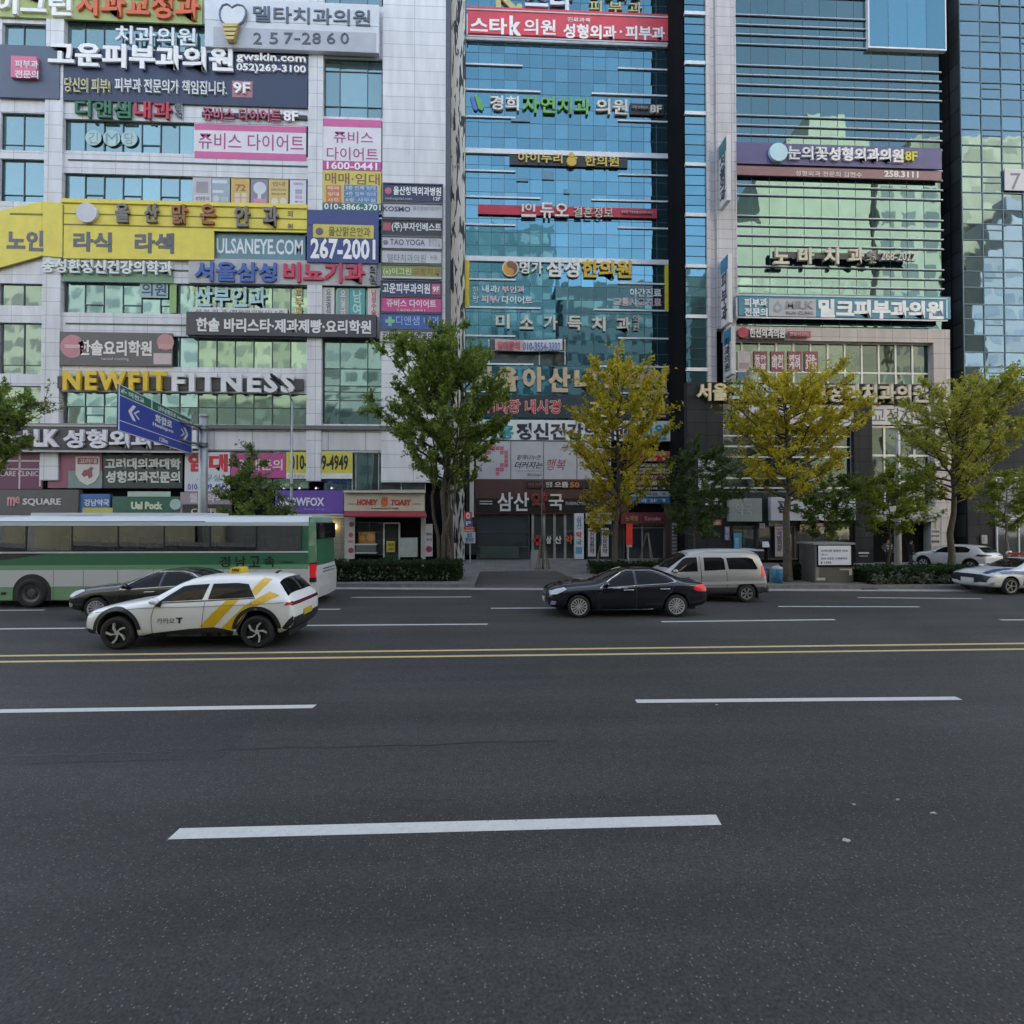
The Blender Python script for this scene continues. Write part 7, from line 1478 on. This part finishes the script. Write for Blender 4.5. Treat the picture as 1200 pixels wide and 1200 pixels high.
# sliver of another white car at the very edge
# ------------------------------------------------------------------ two people in the parking entrance
def person(label, loc, h, face, top_c, leg_c, hair_c, arms, vest=None, skirt=0):
    r = thing("person", label, "person", loc); s = h/1.7
    J = {'pel':(0,0,.93,.13,.10),'wst':(0,0,1.06,.125,.095),'chs':(0,-.01,1.27,.155,.11),'nck':(0,0,1.43,.055,.055),'hb':(0,-.01,1.50,.07,.08),'hd':(0,-.02,1.60,.078,.095),'ht':(0,-.01,1.67,.05,.06)}
    V = []; E = []; idx = {}
    def add(n, x, y, z, a, b): idx[n] = len(V); V.append((x*s, y*s, z*s, a*s, b*s))
    for n, v in J.items(): add(n, *v)
    for a, b in (('pel','wst'),('wst','chs'),('chs','nck'),('nck','hb'),('hb','hd'),('hd','ht')): E.append((a, b))
    for sg, pts in ((-1, arms[0]), (1, arms[1])):
        add('sh%d' % sg, sg*.175, 0, 1.37, .06, .055); add('el%d' % sg, *pts[0], .045, .042); add('wr%d' % sg, *pts[1], .032, .028); add('ha%d' % sg, *pts[2], .040, .022)
        E += [('chs','sh%d' % sg), ('sh%d' % sg,'el%d' % sg), ('el%d' % sg,'wr%d' % sg), ('wr%d' % sg,'ha%d' % sg)]
        add('hp%d' % sg, sg*.09, 0, .86, .09, .09); add('kn%d' % sg, sg*.10, -.02, .48, .06, .06); add('an%d' % sg, sg*.10, .02, .09, .042, .042); add('to%d' % sg, sg*.12, -.13, .035, .045, .03)
        E += [('pel','hp%d' % sg), ('hp%d' % sg,'kn%d' % sg), ('kn%d' % sg,'an%d' % sg), ('an%d' % sg,'to%d' % sg)]
    me = bpy.data.meshes.new("sk"); me.from_pydata([v[:3] for v in V], [(idx[a], idx[b]) for a, b in E], []); o = bpy.data.objects.new("sk", me); COL.objects.link(o)
    md = o.modifiers.new("skin", 'SKIN'); sv = me.skin_vertices[0].data
    for i, v in enumerate(V): sv[i].radius = (v[3], v[4]); sv[i].use_root = (i == 0)
    sd_ = o.modifiers.new("s", 'SUBSURF'); sd_.levels = 2
    bmh = eval_mesh(o); bpy.data.objects.remove(o)
    skin = mat("skin", (.42,.27,.20), .6, 0, .05); bmh.materials.clear(); bmh.materials.append(skin); bmh.shade_smooth()
    b = bpy.data.objects.new("body", bmh); COL.objects.link(b); b.parent = r
    hands = [Vector(V[idx['ha%d' % g]][:3]) for g in (-1, 1)]; wr = [Vector(V[idx['wr%d' % g]][:3]) for g in (-1, 1)]
    def cloth(name, test, m_, inf):
        bm = bmesh.new(); bm.from_mesh(bmh); bm.normal_update()
        bmesh.ops.delete(bm, geom=[f for f in bm.faces if not test(f.calc_center_median())], context='FACES')
        for v in bm.verts: v.co += v.normal*inf
        me2 = bpy.data.meshes.new(name); bm.to_mesh(me2); bm.free(); me2.materials.append(m_); me2.shade_smooth(); k = bpy.data.objects.new(name, me2); COL.objects.link(k); k.parent = r
        kk = k.modifiers.new("t", 'SOLIDIFY'); kk.thickness = .008; return k
    far = lambda p: min((p-q).length for q in hands) > .085*s
    cloth("trousers", lambda p: p.z < .98*s and p.z > .10*s and abs(p.x) < .24*s and far(p), leg_c, .018*s)
    cloth("shoes", lambda p: p.z < .12*s, M_TRIM, .012*s)
    cloth("jacket", lambda p: p.z > (.72 if skirt else .90)*s and p.z < 1.44*s and far(p), top_c, .03*s)
    cloth("hair", lambda p: p.z > 1.545*s and (p.y > -.045*s or p.z > 1.64*s), hair_c, .014*s)
    if vest:
        for z0_ in (1.14, 1.28): cloth("reflective_band", lambda p: abs(p.z-z0_*s) < .032*s and abs(p.x) < .17*s, vest, .045*s)
    f_ = MB()   # nose, eyes, mouth
    f_.tube([(0,-.105*s,1.60*s),(0,-.125*s,1.565*s)], [.008*s,.014*s], 6); f_.build("nose", skin, r, True)
    f_ = MB(); f_.lathe([(0,-.003),(.011*s,0),(0,.004)], 8, 'y', (-.03*s,-.102*s,1.605*s)).lathe([(0,-.003),(.011*s,0),(0,.004)], 8, 'y', (.03*s,-.102*s,1.605*s)); f_.build("eyes", M_TRIM, r)
    for q, w2, sg in zip(hands, wr, (-1, 1)):   # five fingers rooted in each palm
        d = (q-w2).normalized(); sd3 = Vector((0,1,0)).cross(d).normalized() if abs(d.y) < .9 else Vector((1,0,0)); f_ = MB()
        for i, L_ in enumerate((.062,.072,.068,.052)):
            b0 = q + Vector((0,1,0))*(.027-.018*i)*s; f_.tube([b0-d*.01*s, b0+d*L_*.5*s, b0+d*L_*.9*s-sd3*sg*.012*s], [.009*s,.008*s,.006*s], 6)
        f_.tube([q-d*.02*s+Vector((0,-.02*s,0)), q+d*.02*s+Vector((0,-.05*s,0))], [.010*s,.007*s], 6); f_.build("fingers", skin, r, True)
    r.rotation_euler = (0,0,face); return r
dk = mat("dark_cloth", (.012,.012,.016), .9, 0, .2, 8); gy = mat("grey_sleeve_cloth", (.08,.08,.085), .9, 0, .15, 8); hr = mat("hair_black", (.01,.009,.009), .5)
p0 = W(1041, 650, 29.0); person("person in dark jacket with pale reflective chest bands in the parking entrance", (p0.x, 29.0, PZ), 1.58, R(-8), gy, dk, hr, (((-.30,.06,1.16),(-.26,-.10,.98),(-.25,-.14,.91)), ((.28,.06,1.15),(.27,-.04,.93),(.27,-.06,.85))), mat("reflective", (.46,.48,.47), .4))
p1 = W(1067.5, 650, 29.6); person("person in long dark coat seen from the side, near the white crossover", (p1.x, 29.6, PZ), 1.50, R(80), mat("coat_cloth", (.022,.02,.028), .9, 0, .2, 8), mat("grey_trousers", (.07,.075,.07), .9, 0, .1, 8), hr, (((-.22,.04,1.14),(-.20,-.06,.92),(-.20,-.08,.84)), ((.22,.04,1.14),(.20,-.06,.92),(.20,-.08,.84))), None, 1)
